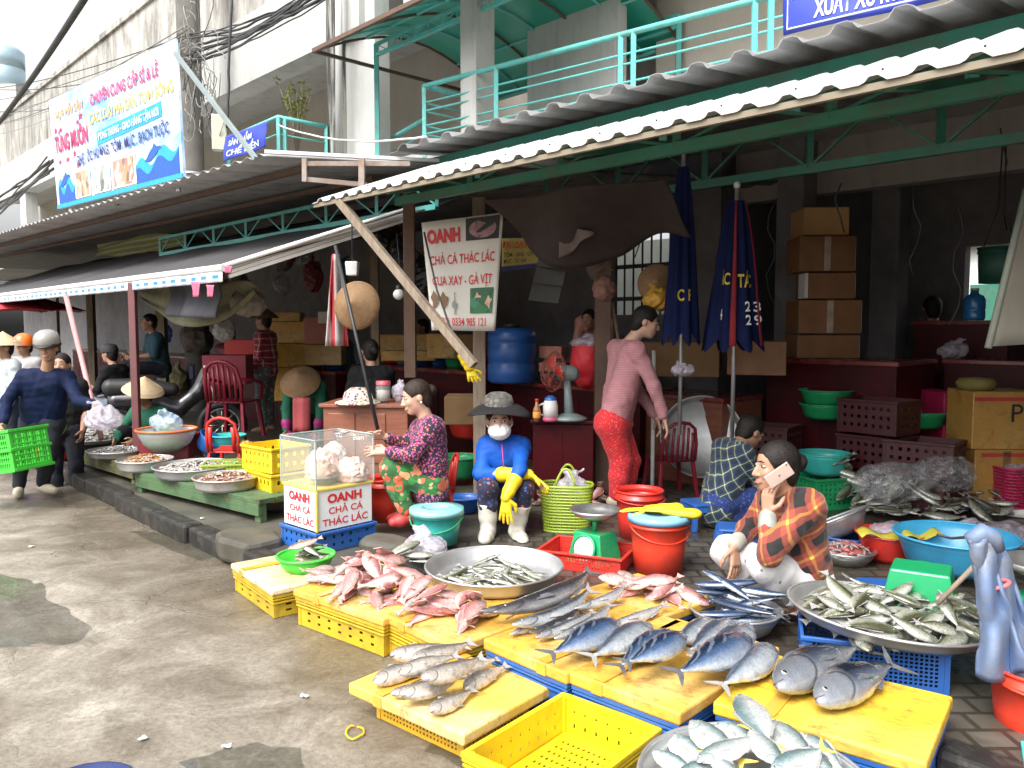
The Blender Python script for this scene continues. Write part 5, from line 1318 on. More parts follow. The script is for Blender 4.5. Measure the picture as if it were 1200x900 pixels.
def bag_mesh(name, label, c, r, seed, mat=None, ears=2, group=None, cat='bag', content=None):
    """tied or open plastic bag: crumpled skin with two handles"""
    S = Soft(); rr = random.Random(seed); x, y, z = r
    S.ell((0, 0, z * .8), (x, y, z), None, .03)
    for i in range(7):
        a = rr.uniform(0, 6.28); S.ell((x * .55 * math.cos(a), y * .55 * math.sin(a), z * rr.uniform(.4, 1.2)), (x * rr.uniform(.35, .6), y * rr.uniform(.35, .6), z * rr.uniform(.4, .6)), None, .025)
    for i in range(ears):
        a = rr.uniform(0, 6.28) + i * 3; S.path([(0, 0, z * 1.5), (x * .35 * math.cos(a), y * .35 * math.sin(a), z * 1.95), (x * .75 * math.cos(a), y * .75 * math.sin(a), z * 2.15)], [x * .3, x * .14, x * .12], .03)
    o = S.build(name, mat or BAG, None, max(.008, x * .06), x * .16, 3.4 / x, seed); o.location = c
    return tag(o, label, cat, group)
def heap_stuff(name, label, c, r, h, mat, n, sl, seed, cat='seafood', mats=None, squash=1.0):
    """uncountable small wares heaped in a tray: one object"""
    rr = random.Random(seed); b = MB()
    b.grid(lambda a, e: (r * a * math.cos(6.2832 * e), r * a * math.sin(6.2832 * e), h * (1 - a * a) * .8 + .006 * noise.noise(vec(a * 9, e * 30, seed))), 10, 36, 0, True)
    for i in range(n):
        a = r * math.sqrt(rr.random()) * .95; t = rr.uniform(0, 6.28); z = h * (1 - (a / r) ** 2) * .8; an = rr.uniform(0, 6.28); tl = rr.uniform(-.35, .35); L_ = sl * rr.uniform(.7, 1.2); p = vec(a * math.cos(t), a * math.sin(t), z)
        d = vec(math.cos(an), math.sin(an), tl).normalized(); q = d.cross(vec(0, 0, 1)).normalized()
        pts = [p - d * L_ / 2 + vec(0, 0, .004), p - d * L_ * .15 + vec(0, 0, .012) + q * L_ * .08, p + d * L_ * .2 + vec(0, 0, .012) + q * L_ * .06, p + d * L_ / 2 + vec(0, 0, .004)]
        b.tube(pts, [sl * .04, sl * .13 * squash, sl * .1 * squash, sl * .02], rr.randrange(len(mats)) if mats else 0, 6)
    o = b.build(name, mats or [mat]); o.location = c; o['label'] = label; o['category'] = cat; o['kind'] = 'stuff'
    return o

# ================================================================== FOREGROUND STALL
bA = board('pale foam board at the far left end of the row beside the white sign stall', (270, 660), (318, 692), .17, .34, mat_foam('scuffed pale foam', (.78, .62, .34), (.86, .80, .66)), .035, P_YEL, 'yellow crate at the far left under the pale foam board', nx=4)
bB = board('yellow foam board carrying the largest heap of pink fish', (343, 690), (449, 726), .2, .62, FOAM, .04, P_YEL, 'yellow crate with square holes under the largest pink fish heap', nx=7)
bC = board('yellow foam board carrying the smaller pink fish heap, between two other boards', (449, 719), (532, 758), .205, .64, FOAMB, .045, P_YEL, 'yellow crate stack with ribbed rims under the smaller pink fish heap', nx=6, ribs=4)
bD = board('bright yellow foam board standing alone in front with grey fish', (408, 800), (543, 861), .15, .52, mat_foam('bright taped foam', (.86, .56, .10), (.90, .80, .52)), .048, None)
c, w, rz, dd = frame2((408, 800), (543, 861), .15, .52)
crate('perforated orange yellow basket under the front board of grey fish', (w - .17, .37, .098), plastic('orange yellow plastic', (.74, .42, .03), .42, .5), (c.x + .01, c.y, .002), rz, 22, 4, .5, .5, 'perforated_basket', None, 0, .012, True, 'basket')
bE1 = board('yellow foam board carrying the long silver barracuda', (566, 748), (664, 789), .25, .80, FOAM, .05, P_BLUE, 'blue crate under the board of long silver barracuda', nx=5)
bE2 = board('yellow foam board carrying the blue backed skipjack', (666, 787), (797, 836), .25, .80, FOAMB, .05, P_BLUE, 'blue crate under the board of skipjack beside the empty yellow crate', nx=6)
bF = board('yellow slatted foam board carrying the two large tuna', (835, 822), (1086, 894), .25, .56, mat_foam('ribbed yellow foam', (.80, .50, .04), (.84, .62, .16), .5), .05, P_BLUE, 'blue crate under the board of large tuna', nx=8)
bH = board('yellow foam board at the back carrying red fish beside the red bucket', (668, 694), (762, 728), .24, .52, FOAM, .045, P_BLUE, 'blue crate at the back under the board of red fish', nx=5, z0=PAVE + .002, ribs=0, nz=1)
a, b2_, c3 = G(560, 885, .16), G(757, 850, .16), G(652, 812, .16)
ctr = (a + b2_) / 2; dw = (b2_ - c3); dl = (a - c3)
yc = crate('empty bright yellow crate in the front row', (dw.length, dl.length, .16), P_YEL2, (ctr.x, ctr.y, .003), math.atan2(dw.y, dw.x), 7, 2, .16, .3, 'crate', None, 2, .022)
# fish kinds
MF_PINK = [mat_fish('pink fish skin %d' % i, b_, s_, l_, h_, .5, None, ((.35, .10, .10), 60, .25), .12, (.25, .07, .07), .2, .2, .68, 160, ((.52, .20, .19), .45)) for i, (b_, s_, l_, h_) in enumerate((((.42, .17, .16), (.58, .40, .37), (.72, .62, .58), (.45, .16, .15)), ((.34, .14, .14), (.50, .31, .29), (.68, .57, .53), (.46, .18, .17)), ((.36, .29, .28), (.55, .49, .47), (.74, .70, .68), (.50, .26, .25))))]
FIN_PINK = pm('pink fin', (.55, .24, .20), (.62, .38, .32), 30, .5)
FIN_GREY = pm('grey fin', (.26, .25, .25), (.36, .35, .34), 30, .45)
FIN_DARK = pm('dark fin', (.07, .075, .085), (.14, .14, .15), 30, .45)
FIN_YEL = pm('yellow fin', (.68, .52, .06), (.6, .5, .16), 30, .45)
MOUTH = pm('fish mouth', (.12, .07, .07), None, 30, .5)
M_GREY = mat_fish('grey mullet skin', (.13, .12, .105), (.36, .32, .28), (.60, .53, .46), (.30, .26, .23), .5, None, ((.16, .15, .13), 34, .35), .2)
M_BARRA = mat_fish('barracuda skin', (.05, .055, .07), (.34, .36, .39), (.68, .68, .66), (.24, .245, .26), .6, ((.09, .10, .12), 95, 3, .48, .7), None, .32)
M_EEL = mat_fish('dark long fish skin', (.035, .035, .042), (.10, .095, .105), (.42, .41, .41), (.06, .055, .06), .6, None, None, .2, lo=.12, hi=.4)
M_SKIP = mat_fish('skipjack skin', (.014, .028, .065), (.07, .125, .24), (.54, .59, .65), (.06, .08, .13), .6, ((.42, .48, .56), 34, 18, .5, .3), None, .35, lo=.16, hi=.66)
M_SILV = mat_fish('silver skipjack skin', (.07, .09, .13), (.33, .37, .42), (.64, .66, .67), (.22, .25, .29), .6, None, ((.12, .14, .18), 26, .25), .4)
M_TUNA = mat_fish('bluefin skin', (.012, .016, .03), (.085, .105, .15), (.46, .46, .46), (.25, .265, .29), .6, None, None, .25, (.012, .012, .016), gill=.31, lo=.12, hi=.62, speck=.22)
M_SCAD = mat_fish('olive scad skin', (.085, .085, .045), (.29, .30, .225), (.60, .61, .54), (.16, .165, .11), .6, None, None, .35, lo=.2, hi=.7)
M_TREV = mat_fish('pale trevally skin', (.13, .20, .21), (.50, .55, .54), (.78, .78, .74), (.34, .42, .42), .6, None, None, .25, (.22, .27, .27), lo=.18, hi=.85)
M_NAVY = mat_fish('navy needle fish skin', (.022, .045, .10), (.055, .10, .19), (.55, .6, .64), (.05, .08, .14), .7, None, None, .3, lo=.1, hi=.45)
M_BROWN = mat_fish('brown fish skin', (.12, .075, .05), (.32, .22, .17), (.52, .42, .35), (.2, .12, .09), .5, None, None, .15)
PROTO = []
def proto(*a, **k): f = fish(*a, **k); PROTO.append(f); return f
F_PINK = [proto('round', .20, MF_PINK[i % 3], FIN_PINK, False, rnd.uniform(-.05, .05), i, 'pink_fish') for i in range(5)]
F_GREY = [proto('mullet', .25, M_GREY, FIN_GREY, True, b_, 20 + i, 'grey_fish', MOUTH) for i, b_ in enumerate((.04, -.03, .06))]
F_BARRA = [proto('slim', .5, M_BARRA, FIN_GREY, True, b_, 30 + i, 'barracuda', MOUTH) for i, b_ in enumerate((.05, .09))]
F_EEL = proto('slim', .5, M_EEL, FIN_DARK, True, .08, 33, 'dark_long_fish', MOUTH)
F_SKIP = [proto('skip', .36, M_SKIP, FIN_DARK, True, b_, 40 + i, 'skipjack', MOUTH) for i, b_ in enumerate((.03, -.02))]
F_SILV = proto('skip', .36, M_SILV, FIN_GREY, True, .02, 43, 'silver_skipjack', MOUTH)
F_TUNA = proto('tuna', .5, M_TUNA, FIN_DARK, True, -.03, 50, 'tuna', MOUTH)
F_SCAD = [proto('round', .2, M_SCAD, FIN_GREY, False, b_, 60 + i, 'scad') for i, b_ in enumerate((.04, -.04, .1))]
F_TREV = [proto('flat', .24, M_TREV, FIN_YEL, True, b_, 70 + i, 'trevally', MOUTH, FIN_GREY) for i, b_ in enumerate((0, .03))]
F_NAVY = [proto('sliver', .36, M_NAVY, FIN_DARK, False, b_, 80 + i, 'needle_fish') for i, b_ in enumerate((.06, -.05))]
F_SLIV = [proto('sliver', .13, M_SCAD, FIN_GREY, False, b_, 90 + i, 'small_silver_fish') for i, b_ in enumerate((.05, -.06))]
F_BROWN = [proto('round', .2, M_BROWN, FIN_PINK, False, b_, 95 + i, 'brown_fish') for i, b_ in enumerate((.04, -.04))]
def heap_at(c, half, protos, n, z, label, group, ang=None, spread=6.28, sc_=(.85, 1.15), seed=1, size=1.2, sink=.25, flipp=.5, cluster=1.0, rz=0.0, tilt=.5, ok=None, mound=0.0):
    """n fish thrown on an oval area: centre, half sizes along rz and across"""
    H = Heap((c[0], c[1]), size, z); rr = random.Random(seed); k = 0
    ca, sa = math.cos(rz), math.sin(rz)
    H.h += mound * np.clip(1 - (((H.X - c[0]) * ca + (H.Y - c[1]) * sa) / half[0]) ** 2 - ((-(H.X - c[0]) * sa + (H.Y - c[1]) * ca) / half[1]) ** 2, 0, 1)
    for i in range(n * 6):
        if k >= n: break
        r_ = math.sqrt(rr.random()) ** cluster; t = rr.uniform(0, 6.28); a, b_ = half[0] * r_ * math.cos(t), half[1] * r_ * math.sin(t)
        x, y = c[0] + a * ca - b_ * sa, c[1] + a * sa + b_ * ca
        if ok and not ok(x, y): continue
        an = (rr.uniform(0, 6.28) if ang is None else ang + rr.gauss(0, spread))
        f = rr.choice(protos)
        if H.put(f, x, y, an, rr.uniform(*sc_), False, label, group, 'fish', sink, tilt, rr.random() < flipp, rr.uniform(-.25, .25)): k += 1
    return H
# the largest pink heap, the smaller pink heap, the red fish at the back
c = G(425, 688, .2); heap_at(c, (.38, .20), F_PINK, 44, .2, 'pink fish in the largest pink heap on the yellow board beside the white sign stall', 'pink fish of the largest heap', R(-118), .6, (1.05, 1.4), 3, rz=RZ + .12, sink=.7)
c = G(528, 722, .205); heap_at(c, (.20, .135), F_PINK, 19, .205, 'pink fish in the smaller pink heap on the board before the grey tray', 'pink fish of the smaller heap', R(-125), .6, (1.05, 1.35), 8, rz=RZ + .1, sink=.65)
c = G(752, 693, .24); heap_at(c, (.28, .10), F_PINK, 17, .24, 'red pink fish on the back board between the barracuda and the red bucket', 'red fish on the back board', None, 6, (1.0, 1.35), 9, rz=RZ + .25, sink=.8)
# grey fish on the front board, one by one
gz = .152
grow = lambda a, b_, k: ((a + b_) / 2 + (a - b_) / 2 * k, (a + b_) / 2 + (b_ - a) / 2 * k)
grey = [((462, 779), (544, 767), 0, 'grey fish lying farthest back on the front board'), ((440, 806), (512, 784), 0, 'grey fish with its nose farthest left on the front board'), ((462, 821), (512, 806), 0, 'grey fish peeping out low under the others at the left of the front board'),
        ((523, 795), (585, 781), 0, 'grey fish at the upper right of the front board heap'), ((545, 813), (592, 787), 0, 'grey fish whose tail sticks out farthest right on the front board'), ((474, 828), (543, 806), .01, 'long grey fish at the front edge of the heap on the front board'),
        ((487, 795), (552, 773), .035, 'pale grey fish lying across the top back of the front board heap'), ((470, 808), (534, 788), .045, 'grey fish on top in the middle of the front board heap'), ((500, 820), (566, 794), .04, 'largest grey fish on top of the front board heap'), ((507, 842), (555, 817), 0, 'pale flat grey fish lying alone at the front of the front board')]
for i, (h_, t_, lf, lb) in enumerate(grey): lay(F_GREY[i % 3], *grow(G(*h_, gz + lf), G(*t_, gz + lf), 1.13), lf, rnd.uniform(-.15, .15), .42, False, lb, 'grey fish on the front board')
bz = .252
long_ = [(F_EEL, (566, 728), (662, 702), 0, 'dark long fish lying farthest back left on the barracuda board'), (F_EEL, (590, 742), (706, 684), .02, 'dark eel like fish with its tail reaching the red fish'), (F_BARRA[0], (600, 750), (652, 722), 0, 'short silver barracuda with its nose at the left corner'), (F_BARRA[1], (610, 753), (704, 702), .0, 'longest pale silver barracuda, second from the left corner'),
         (F_EEL, (627, 754), (690, 716), .0, 'slim dark barracuda between two pale ones'), (F_BARRA[0], (631, 758), (702, 722), .0, 'silver barracuda under the striped one'), (F_BARRA[1], (660, 765), (726, 718), .015, 'striped barracuda with a bent tail on top'), (F_BARRA[0], (661, 768), (716, 728), 0, 'silver barracuda nearest the blue backed fish'),
         (F_BARRA[1], (681, 726), (742, 694), .01, 'grey striped barracuda lying behind the row near the red fish'), (F_BARRA[0], (711, 744), (786, 714), .0, 'slender silver fish with a curved back at the right of the barracuda')]
for f, h_, t_, lf, lb in long_: lay(f, G(*h_, bz + lf), G(*t_, bz + lf), lf, rnd.uniform(-.2, .2), .3, False, lb, 'long fish on the barracuda board')
skip = [(F_SKIP[0], (727, 745), (640, 789), .012, 'blue skipjack farthest left with its tail over the barracuda board'), (F_SILV, (766, 745), (688, 788), 0, 'silver skipjack second from the left'), (F_SKIP[1], (789, 751), (718, 797), 0, 'blue skipjack third from the left lying under another'), (F_SKIP[0], (806, 765), (730, 803), .03, 'blue skipjack in the middle lying over its neighbour'),
        (F_SILV, (838, 737), (786, 772), 0, 'silver grey fish at the back of the skipjack board'), (F_SILV, (862, 741), (803, 780), 0, 'silver fish second from the right at the back of the skipjack board'), (F_SILV, (884, 753), (818, 798), .015, 'pale silver fish lying against the blue skipjack at the right'), (F_SKIP[0], (882, 768), (788, 818), .02, 'large blue skipjack farthest right and nearest the front'),
        (F_SILV, (908, 771), (842, 824), 0, 'silver fish alone at the left end of the tuna board')]
for f, h_, t_, lf, lb in skip: lay(f, G(*h_, bz + lf), G(*t_, bz + lf), lf, rnd.uniform(-.15, .15), .3, False, lb, 'skipjack and silver fish in a row', True)
lay(F_TUNA, G(903, 824, bz), G(1010, 770, bz), 0, -.05, .38, False, 'large dark tuna on the left of the two on the yellow board', 'two large tuna')
lay(F_TUNA, G(951, 840, bz), G(1050, 790, bz), 0, .05, .38, False, 'large dark tuna on the right of the two, nearer the front', 'two large tuna')
# round trays and their fish
c = G(579, 662, .29); tray('wide grey metal tray of small silver fish before the woman in the mask', (c.x, c.y, .215), .375, .075, ALU)
heap_at((c.x + .02, c.y - .03), (.25, .19), F_SLIV, 44, .225, 'small silver fish lying in the wide grey metal tray', 'small fish in the grey tray', R(160), .6, (1.3, 1.9), 12, sink=.3)
rt = (G(1030, 685, .34) + G(1046, 766, .34)) / 2
crate('blue mesh basket holding up the big round tray of olive fish', (.55, .42, .18), P_BLUE, (rt.x - .08, rt.y - .02, PAVE + .002), RZ + .5, 26, 8, .6, .6, 'perforated_basket', None, 0, .012, False, 'basket')
TR = (R(-1.0), R(5.0), 0)
tray('very large round metal tray heaped with olive fish on a blue basket', (rt.x, rt.y, .31), .405, .05, ALU, None, TR)
heap_at((rt.x, rt.y), (.33, .33), F_SCAD, 58, .318, 'olive silver fish heaped in the very large round tray beside the blue gloves', 'olive fish of the big round tray', R(165), .75, (.95, 1.35), 15, sink=.75)
ft = G(884, 908, .28)
crate('blue crate under the front tray of pale fish', (.42, .36, .185), P_BLUE, (ft.x, ft.y, .003), RZ, 6, 3)
tray('round steel tray at the bottom edge heaped with pale yellow tailed fish', (ft.x, ft.y, .195), .335, .07, ALU)
trev = [((872, 835), (898, 880), .05, 'pale fish standing out at the back of the front tray'), ((790, 868), (850, 905), .0, 'white fish lying at the left of the front tray'), ((772, 888), (812, 912), .02, 'blue grey round fish at the far left of the front tray'), ((815, 862), (862, 900), .03, 'white fish in the middle left of the front tray'), ((850, 858), (900, 888), .02, 'white fish in the middle of the front tray'),
        ((905, 862), (950, 905), .03, 'pale fish right of the middle in the front tray'), ((940, 870), (985, 905), .01, 'thin silver fish at the right of the front tray'), ((830, 905), (880, 880), .05, 'yellow tailed fish on top in the front tray'), ((905, 905), (880, 870), .05, 'fish showing a yellow tail in the middle of the front tray'), ((965, 915), (940, 880), .04, 'fish with a yellow tail at the right of the front tray'), ((860, 925), (830, 898), .05, 'white fish at the near edge of the front tray'), ((915, 925), (960, 900), .05, 'white fish at the near right edge of the front tray'), ((800, 925), (845, 905), .03, 'pale fish at the near left edge of the front tray')]
for i, (h_, t_, lf, lb) in enumerate(trev): a_, e_ = [G(q[0], q[1] + 9, .225 + lf) for q in (h_, t_)]; m_ = (a_ + e_) / 2; lay(F_TREV[i % 2], m_ + (a_ - m_) * 1.45, m_ + (e_ - m_) * 1.45, lf, rnd.uniform(-.3, .3), .3, False, lb, 'pale fish of the front tray')
nb = G(862, 708, .26)
vessel('metal_bowl', 'grey metal bowl of navy blue fish in front of the woman with the phone', 'bowl', (nb.x, nb.y, PAVE + .002), [(.12, 0), (.165, .03), (.2, .085), (.215, .12)], .004, ALU, .006)
heap_at((nb.x, nb.y), (.13, .11), F_NAVY, 13, .205, 'navy blue fish lying in the grey metal bowl', 'navy fish of the bowl', R(-20), .35, (.85, 1.1), 5, sink=.3, tilt=.25)
# ================================================================== GOODS ON THE PAVEMENT
zt = .53
sl_, sf, sr_ = G(315, 563, zt), G(371, 577, zt), G(427, 562, zt)
wA, wB = (sf - sl_).length, (sr_ - sf).length
ux = (sf - sl_).normalized(); uy = vec(-ux.y, ux.x, 0)
wA = .40; wB = .44; sf = vec(sf.x, sf.y, 0)
ctr = sf - ux * wA / 2 + uy * wB / 2; srz = math.atan2(ux.y, ux.x)
crate('blue crate turned over under the white sign stall', (wA + .02, wB + .02, .14), P_BLUE, (ctr.x, ctr.y, PAVE + .001), srz, 6, 2)
st = thing('sign_box', 'white sign box with red lettering on two faces under the glass case', 'box', (ctr.x, ctr.y, PAVE + .145), srz)
SH_ = zt - PAVE - .145
VIN = pm('white vinyl', (.80, .80, .80), (.74, .75, .76), 4, .45, .1, 14)
b = MB(); b.box((0, 0, SH_ / 2), (wA, wB, SH_)); b.build('box', VIN, st, .004)
b = MB(); b.box((0, 0, SH_ + .009), (wA + .02, wB + .02, .018)); b.box((wA / 2 + .004, -wB / 2 - .004, SH_ / 2), (.018, .018, SH_)); b.build('yellow_edge', pm('yellow board edge', (.74, .56, .12), None, 6, .5), st, .004)
MA_ = Matrix.Translation((-wA / 2, -wB / 2, 0)); MBt = Matrix.Translation((wA / 2, -wB / 2, 0)) @ Matrix.Rotation(R(90), 4, 'Z')
for M_, w_ in ((MA_, wA), (MBt, wB)):
    letter('OANH', M_, w_ * .18, SH_ * .68, w_ * .62, .058, INK_RED, st, .045)
    letter('CHẢ CÁ', M_, w_ * .2, SH_ * .40, w_ * .62, .044, INK_RED, st, .018)
    letter('THÁC LÁC', M_, w_ * .09, SH_ * .11, w_ * .82, .048, INK_RED, st, .018)
gc = thing('glass_case', 'clear glass case of minced fish standing on the white sign box', 'case', (ctr.x, ctr.y, zt + .02), srz)
ch_ = .31; gw, gd = wA + .02, wB + .02
for c_, d_ in (((0, -gd / 2, ch_ / 2), (gw, .004, ch_)), ((0, gd / 2, ch_ / 2), (gw, .004, ch_)), ((-gw / 2, 0, ch_ / 2), (.004, gd - .01, ch_)), ((gw / 2, 0, ch_ / 2), (.004, gd - .01, ch_)), ((0, 0, ch_ + .003), (gw + .008, gd + .008, .005))):
    b = MB(); b.box(c_, d_); b.build('glass_pane', GLASS, gc)
EDGE = pm('glass edge', (.42, .52, .48), None, 6, .25)
b = MB()
for a in (-1, 1):
    for c_ in (-1, 1): b.box((a * gw / 2, c_ * gd / 2, ch_ / 2), (.008, .008, ch_))
    b.box((0, a * gd / 2, ch_ + .009), (gw, .008, .006)); b.box((a * gw / 2, 0, ch_ + .009), (.008, gd, .006))
b.build('edge_strip', EDGE, gc)
def mince(name, label, p, r, mat, seed, w=.012, k=40):
    S = Soft(); S.ell((0, 0, r[2] * .2), r, None, .02); rr = random.Random(seed)
    for i in range(8): a = rr.uniform(0, 6.28); q = rr.uniform(.3, .8); S.ell((r[0] * q * math.cos(a), r[1] * q * math.sin(a), r[2] * (1 - q * .8)), (r[0] * .3, r[1] * .3, r[2] * .4), None, .02)
    for i in range(int(w * 7000)): a = rr.uniform(0, 6.28); t = rr.uniform(.1, 1.45); q = .95; S.ell((r[0] * q * math.cos(a) * math.sin(t), r[1] * q * math.sin(a) * math.sin(t), r[2] * (.2 + q * math.cos(t))), [rr.uniform(.008, .024) for _ in range(3)], None, .004)
    S.cut((0, 0, 0), (0, 0, -1))
    o = S.build(name, mat, None, .006, w * .4, k, seed); o.location = p; return tag(o, label, 'fish paste')
CASEM = Matrix.Translation((ctr.x, ctr.y, zt + .022)) @ Matrix.Rotation(srz, 4, 'Z')
ck = lambda x, y, z: CASEM @ vec(x, y, z)
MEATB = pm('brown fish paste', (.52, .36, .28), (.42, .28, .21), 16, .5, .6, 60); MEATP = pm('pink raw fish meat', (.62, .38, .33), (.72, .58, .52), 12, .45, .6, 40, coat=.3); MEATG = pm('pale grey fish meat', (.55, .5, .45), (.66, .58, .54), 10, .45, .5, 40, coat=.3)
for (x, y, r_, lb, mt, sd) in ((.08, -.10, .105, 'smooth brown mound of fish paste in a bowl at the front of the glass case', MEATB, 3), (-.06, .0, .12, 'pink heap of minced fish in a clear bowl in the middle of the glass case', MEATP, 5)):
    vessel('clear_bowl', 'clear bowl under the ' + ('brown fish paste' if sd == 3 else 'pink minced fish') + ' in the glass case', 'bowl', tuple(ck(x, y, 0)), [(r_ * .7, 0), (r_ * .95, .03), (r_ * 1.08, .06)], .003, GLASS, .004)
    mince('fish_paste', lb, ck(x, y, .05), (r_, r_, .085 if sd == 3 else .13), mt, sd, .004 if sd == 3 else .014)
mince('fish_paste', 'pale heap of raw fish pieces at the back left of the glass case', ck(-.09, .11, 0), (.11, .1, .2), MEATG, 9, .018, 30)
mince('fish_paste', 'pinkish pile of fish pieces at the right end of the glass case', ck(.11, .12, 0), (.11, .11, .13), MEATP, 11, .018, 34)
vessel('steel_dish', 'small steel dish lying on top of the glass case', 'dish', tuple(ck(.08, .06, ch_ + .01)), [(.03, 0), (.055, .012)], .002, STEEL, .003)
# green bowl of fish in front of the case
gb = G(356, 664, .2)
vessel('green_bowl', 'bright green plastic colander holding grey fish in front of the white sign stall', 'bowl', (gb.x, gb.y + .05, .155), [(.1, 0), (.145, .05), (.165, .1)], .004, P_LIME, .008)
heap_at((gb.x, gb.y + .05), (.06, .05), F_BROWN[:1] + F_SCAD[:1], 6, .215, 'grey fish lying in the bright green colander', 'fish in the green colander', R(20), .5, (.95, 1.1), 4, .6)
# yellow crates and jars left of the case
ycl = G(312, 610, .12); crate('yellow crate standing behind the white sign stall at its left', (.42, .34, .22), P_YEL2, (ycl.x - .02, ycl.y + .42, PAVE + .1), RZ, 6, 2)
crate('yellow crate stacked upon another behind the white sign stall', (.42, .34, .2), P_YEL2, (ycl.x - .05, ycl.y + .45, PAVE + .325), RZ + .1, 6, 2)
tag(MB().box((0, 0, .05), (.3, .25, .1)).build('stone_block', CONC, None, .02), 'grey block under the yellow crates behind the sign stall', 'block').location = (ycl.x - .02, ycl.y + .42, PAVE)
# buckets and bags
p_ = G(453, 618, PAVE); bucket('bright red bucket right of the white sign stall', (p_.x, p_.y, PAVE + .06), .125, .158, .31, P_ORED, None, True, None, 0, None, .3, 88)
p_ = G(512, 640, PAVE); bucket('teal bucket with its lid on beside the plastic bag of fish', (p_.x, p_.y, PAVE + .03), .14, .17, .22, P_TEAL, plastic('pale teal plastic', (.25, .60, .58)), True, None, 0, P_GRN, -.2, 55)
p_ = G(545, 600, PAVE); basin('small blue enamel basin behind the teal bucket', (p_.x, p_.y, PAVE), .13, .12, P_BLUE)
p_ = G(499, 655, .16); bag_mesh('bag_of_fish', 'clear plastic bag of fish standing before the teal bucket', (p_.x, p_.y, .16), (.13, .11, .085), 4, BAGP)
heap_at((p_.x + .02, p_.y - .16), (.2, .05), F_SLIV + F_SCAD[:1], 8, .2, 'thin silver fish lying beside the bag of fish at the edge of the grey tray', 'silver fish beside the bag', R(170), .4, (.9, 1.3), 31, .8)
tag(rubble('foam_block', 'white foam block propping up the wide grey metal tray', (G(560, 668, .2).x, G(560, 668, .2).y + .05, .16), (.4, .3, .11), RZ, 9, STYRO), 'white foam block propping up the wide grey metal tray', 'block')
p_ = G(535, 572, PAVE); basin('green plastic basin stacked behind the woman in flowered clothes', (p_.x, p_.y + .2, PAVE + .06), .2, .2, P_GRN)
p_ = G(560, 560, PAVE); basin('red plastic basin behind the woman in the mask', (p_.x, p_.y + .2, PAVE + .02), .24, .16, P_RED); basin('upper red plastic basin nearer the wooden cabinet', (p_.x - .1, p_.y + .9, PAVE + .28), .28, .2, P_RED)
stool('blue plastic stool under the woman in the mask', tuple(G(594, 607, PAVE)), P_BLUE, .27, .2, .1)
p_ = G(664, 620, PAVE)
net_basket('lime green woven plastic bag with two handles beside the woman in the mask', (p_.x, p_.y, PAVE + .002), .19, .125, .33, P_OLIVE, -.15, .86, 44, 15, 'woven_bag', 'bag')
bag_mesh('plastic_bag', 'pale lilac plastic bag stuffed in the lime green woven bag', (p_.x + .04, p_.y + .02, PAVE + .22), (.12, .07, .1), 8, BAGP)
# red tray basket with the green scale
p_ = G(693, 672, PAVE); rc = (p_.x, p_.y + .2); trz = -.42
o = thing('basket_tray', 'red plastic tray basket under the green scale', 'tray', (rc[0], rc[1], PAVE + .002), trz); b = MB(); w_, d_, h_ = .52, .36, .10
for x0, y0, e in ((-w_ / 2, -d_ / 2, (1, 0, 0)), (w_ / 2, d_ / 2, (-1, 0, 0))): holed(b, (x0, y0, 0), e, (0, 0, 1), w_, h_, 24, 4, .5, .5, .004, .05, .2)
for x0, y0, e in ((w_ / 2, -d_ / 2, (0, 1, 0)), (-w_ / 2, d_ / 2, (0, -1, 0))): holed(b, (x0, y0, 0), e, (0, 0, 1), d_, h_, 16, 4, .5, .5, .004, .05, .2)
b.box((0, 0, .004), (w_ - .01, d_ - .01, .006)); b.build('body', P_RED, o)
b = MB()
for s_ in (-1, 1): b.box((0, s_ * (d_ / 2 + .008), h_), (w_ + .032, .02, .014)); b.box((s_ * (w_ / 2 + .008), 0, h_), (.02, d_ - .004, .014))
b.build('rim', P_RED, o, .003)
def scale_(label, loc, rz, s=1.0, pan=True):
    o = thing('weighing_scale', label, 'scale', loc, rz); o.scale = (s, s, s); SG = pm('green scale enamel', (.015, .34, .13), (.012, .28, .10), 5, .3, coat=.3)
    b = MB(); b.frustum((0, 0, .012), (.27, .22), (.2, .17), .19); b.box((0, 0, .009), (.29, .24, .016)); b.build('housing', SG, o, .012)
    M = Matrix.Translation((0, -.102, .105)) @ Matrix.Rotation(R(77), 4, 'X'); b = MB(); b.lathe([(.001, .012), (.078, .012), (.084, .0)], 0, 36, M); dl_ = b.build('dial', INK_WHITE, o)
    M2 = Matrix.Translation((0, -.104, .105)) @ Matrix.Rotation(R(77), 4, 'X'); b = MB(); b.lathe([(.079, .006), (.092, .006), (.092, .02), (.079, .02)], 0, 36, M2); b.build('dial_ring', SG, o)
    b = MB()
    for i in range(20):
        a = 2 * math.pi * i / 20; b.beam(M @ vec(.062 * math.cos(a), .062 * math.sin(a), .0135), M @ vec(.073 * math.cos(a), .073 * math.sin(a), .0135), .002, .002)
    b.beam(M @ vec(0, 0, .016), M @ vec(.02, .06, .016), .005, .002); b.build('dial_marks', INK_BLACK, dl_)
    b = MB(); b.box((.108, 0, .10), (.004, .07, .08), 0, Matrix.Rotation(R(-9), 4, 'Y') @ Matrix.Translation((.004, 0, .016))); b.build('label_plate', INK_NAVY, o)
    if not pan: return o
    b = MB(); b.tube([(0, 0, .2), (0, 0, .285)], .016, 0, 12); b.tube([(-.07, 0, .28), (.07, 0, .28)], .008, 0, 8); b.tube([(0, -.07, .281), (0, .07, .281)], .008, 0, 8); b.build('post', SG, o)
    b = MB(); b.lathe([(.001, .287), (.08, .289), (.13, .315), (.158, .345), (.163, .345), (.134, .308), (.08, .283), (.001, .281)], 0, 40); b.build('pan', STEEL, o)
    return o
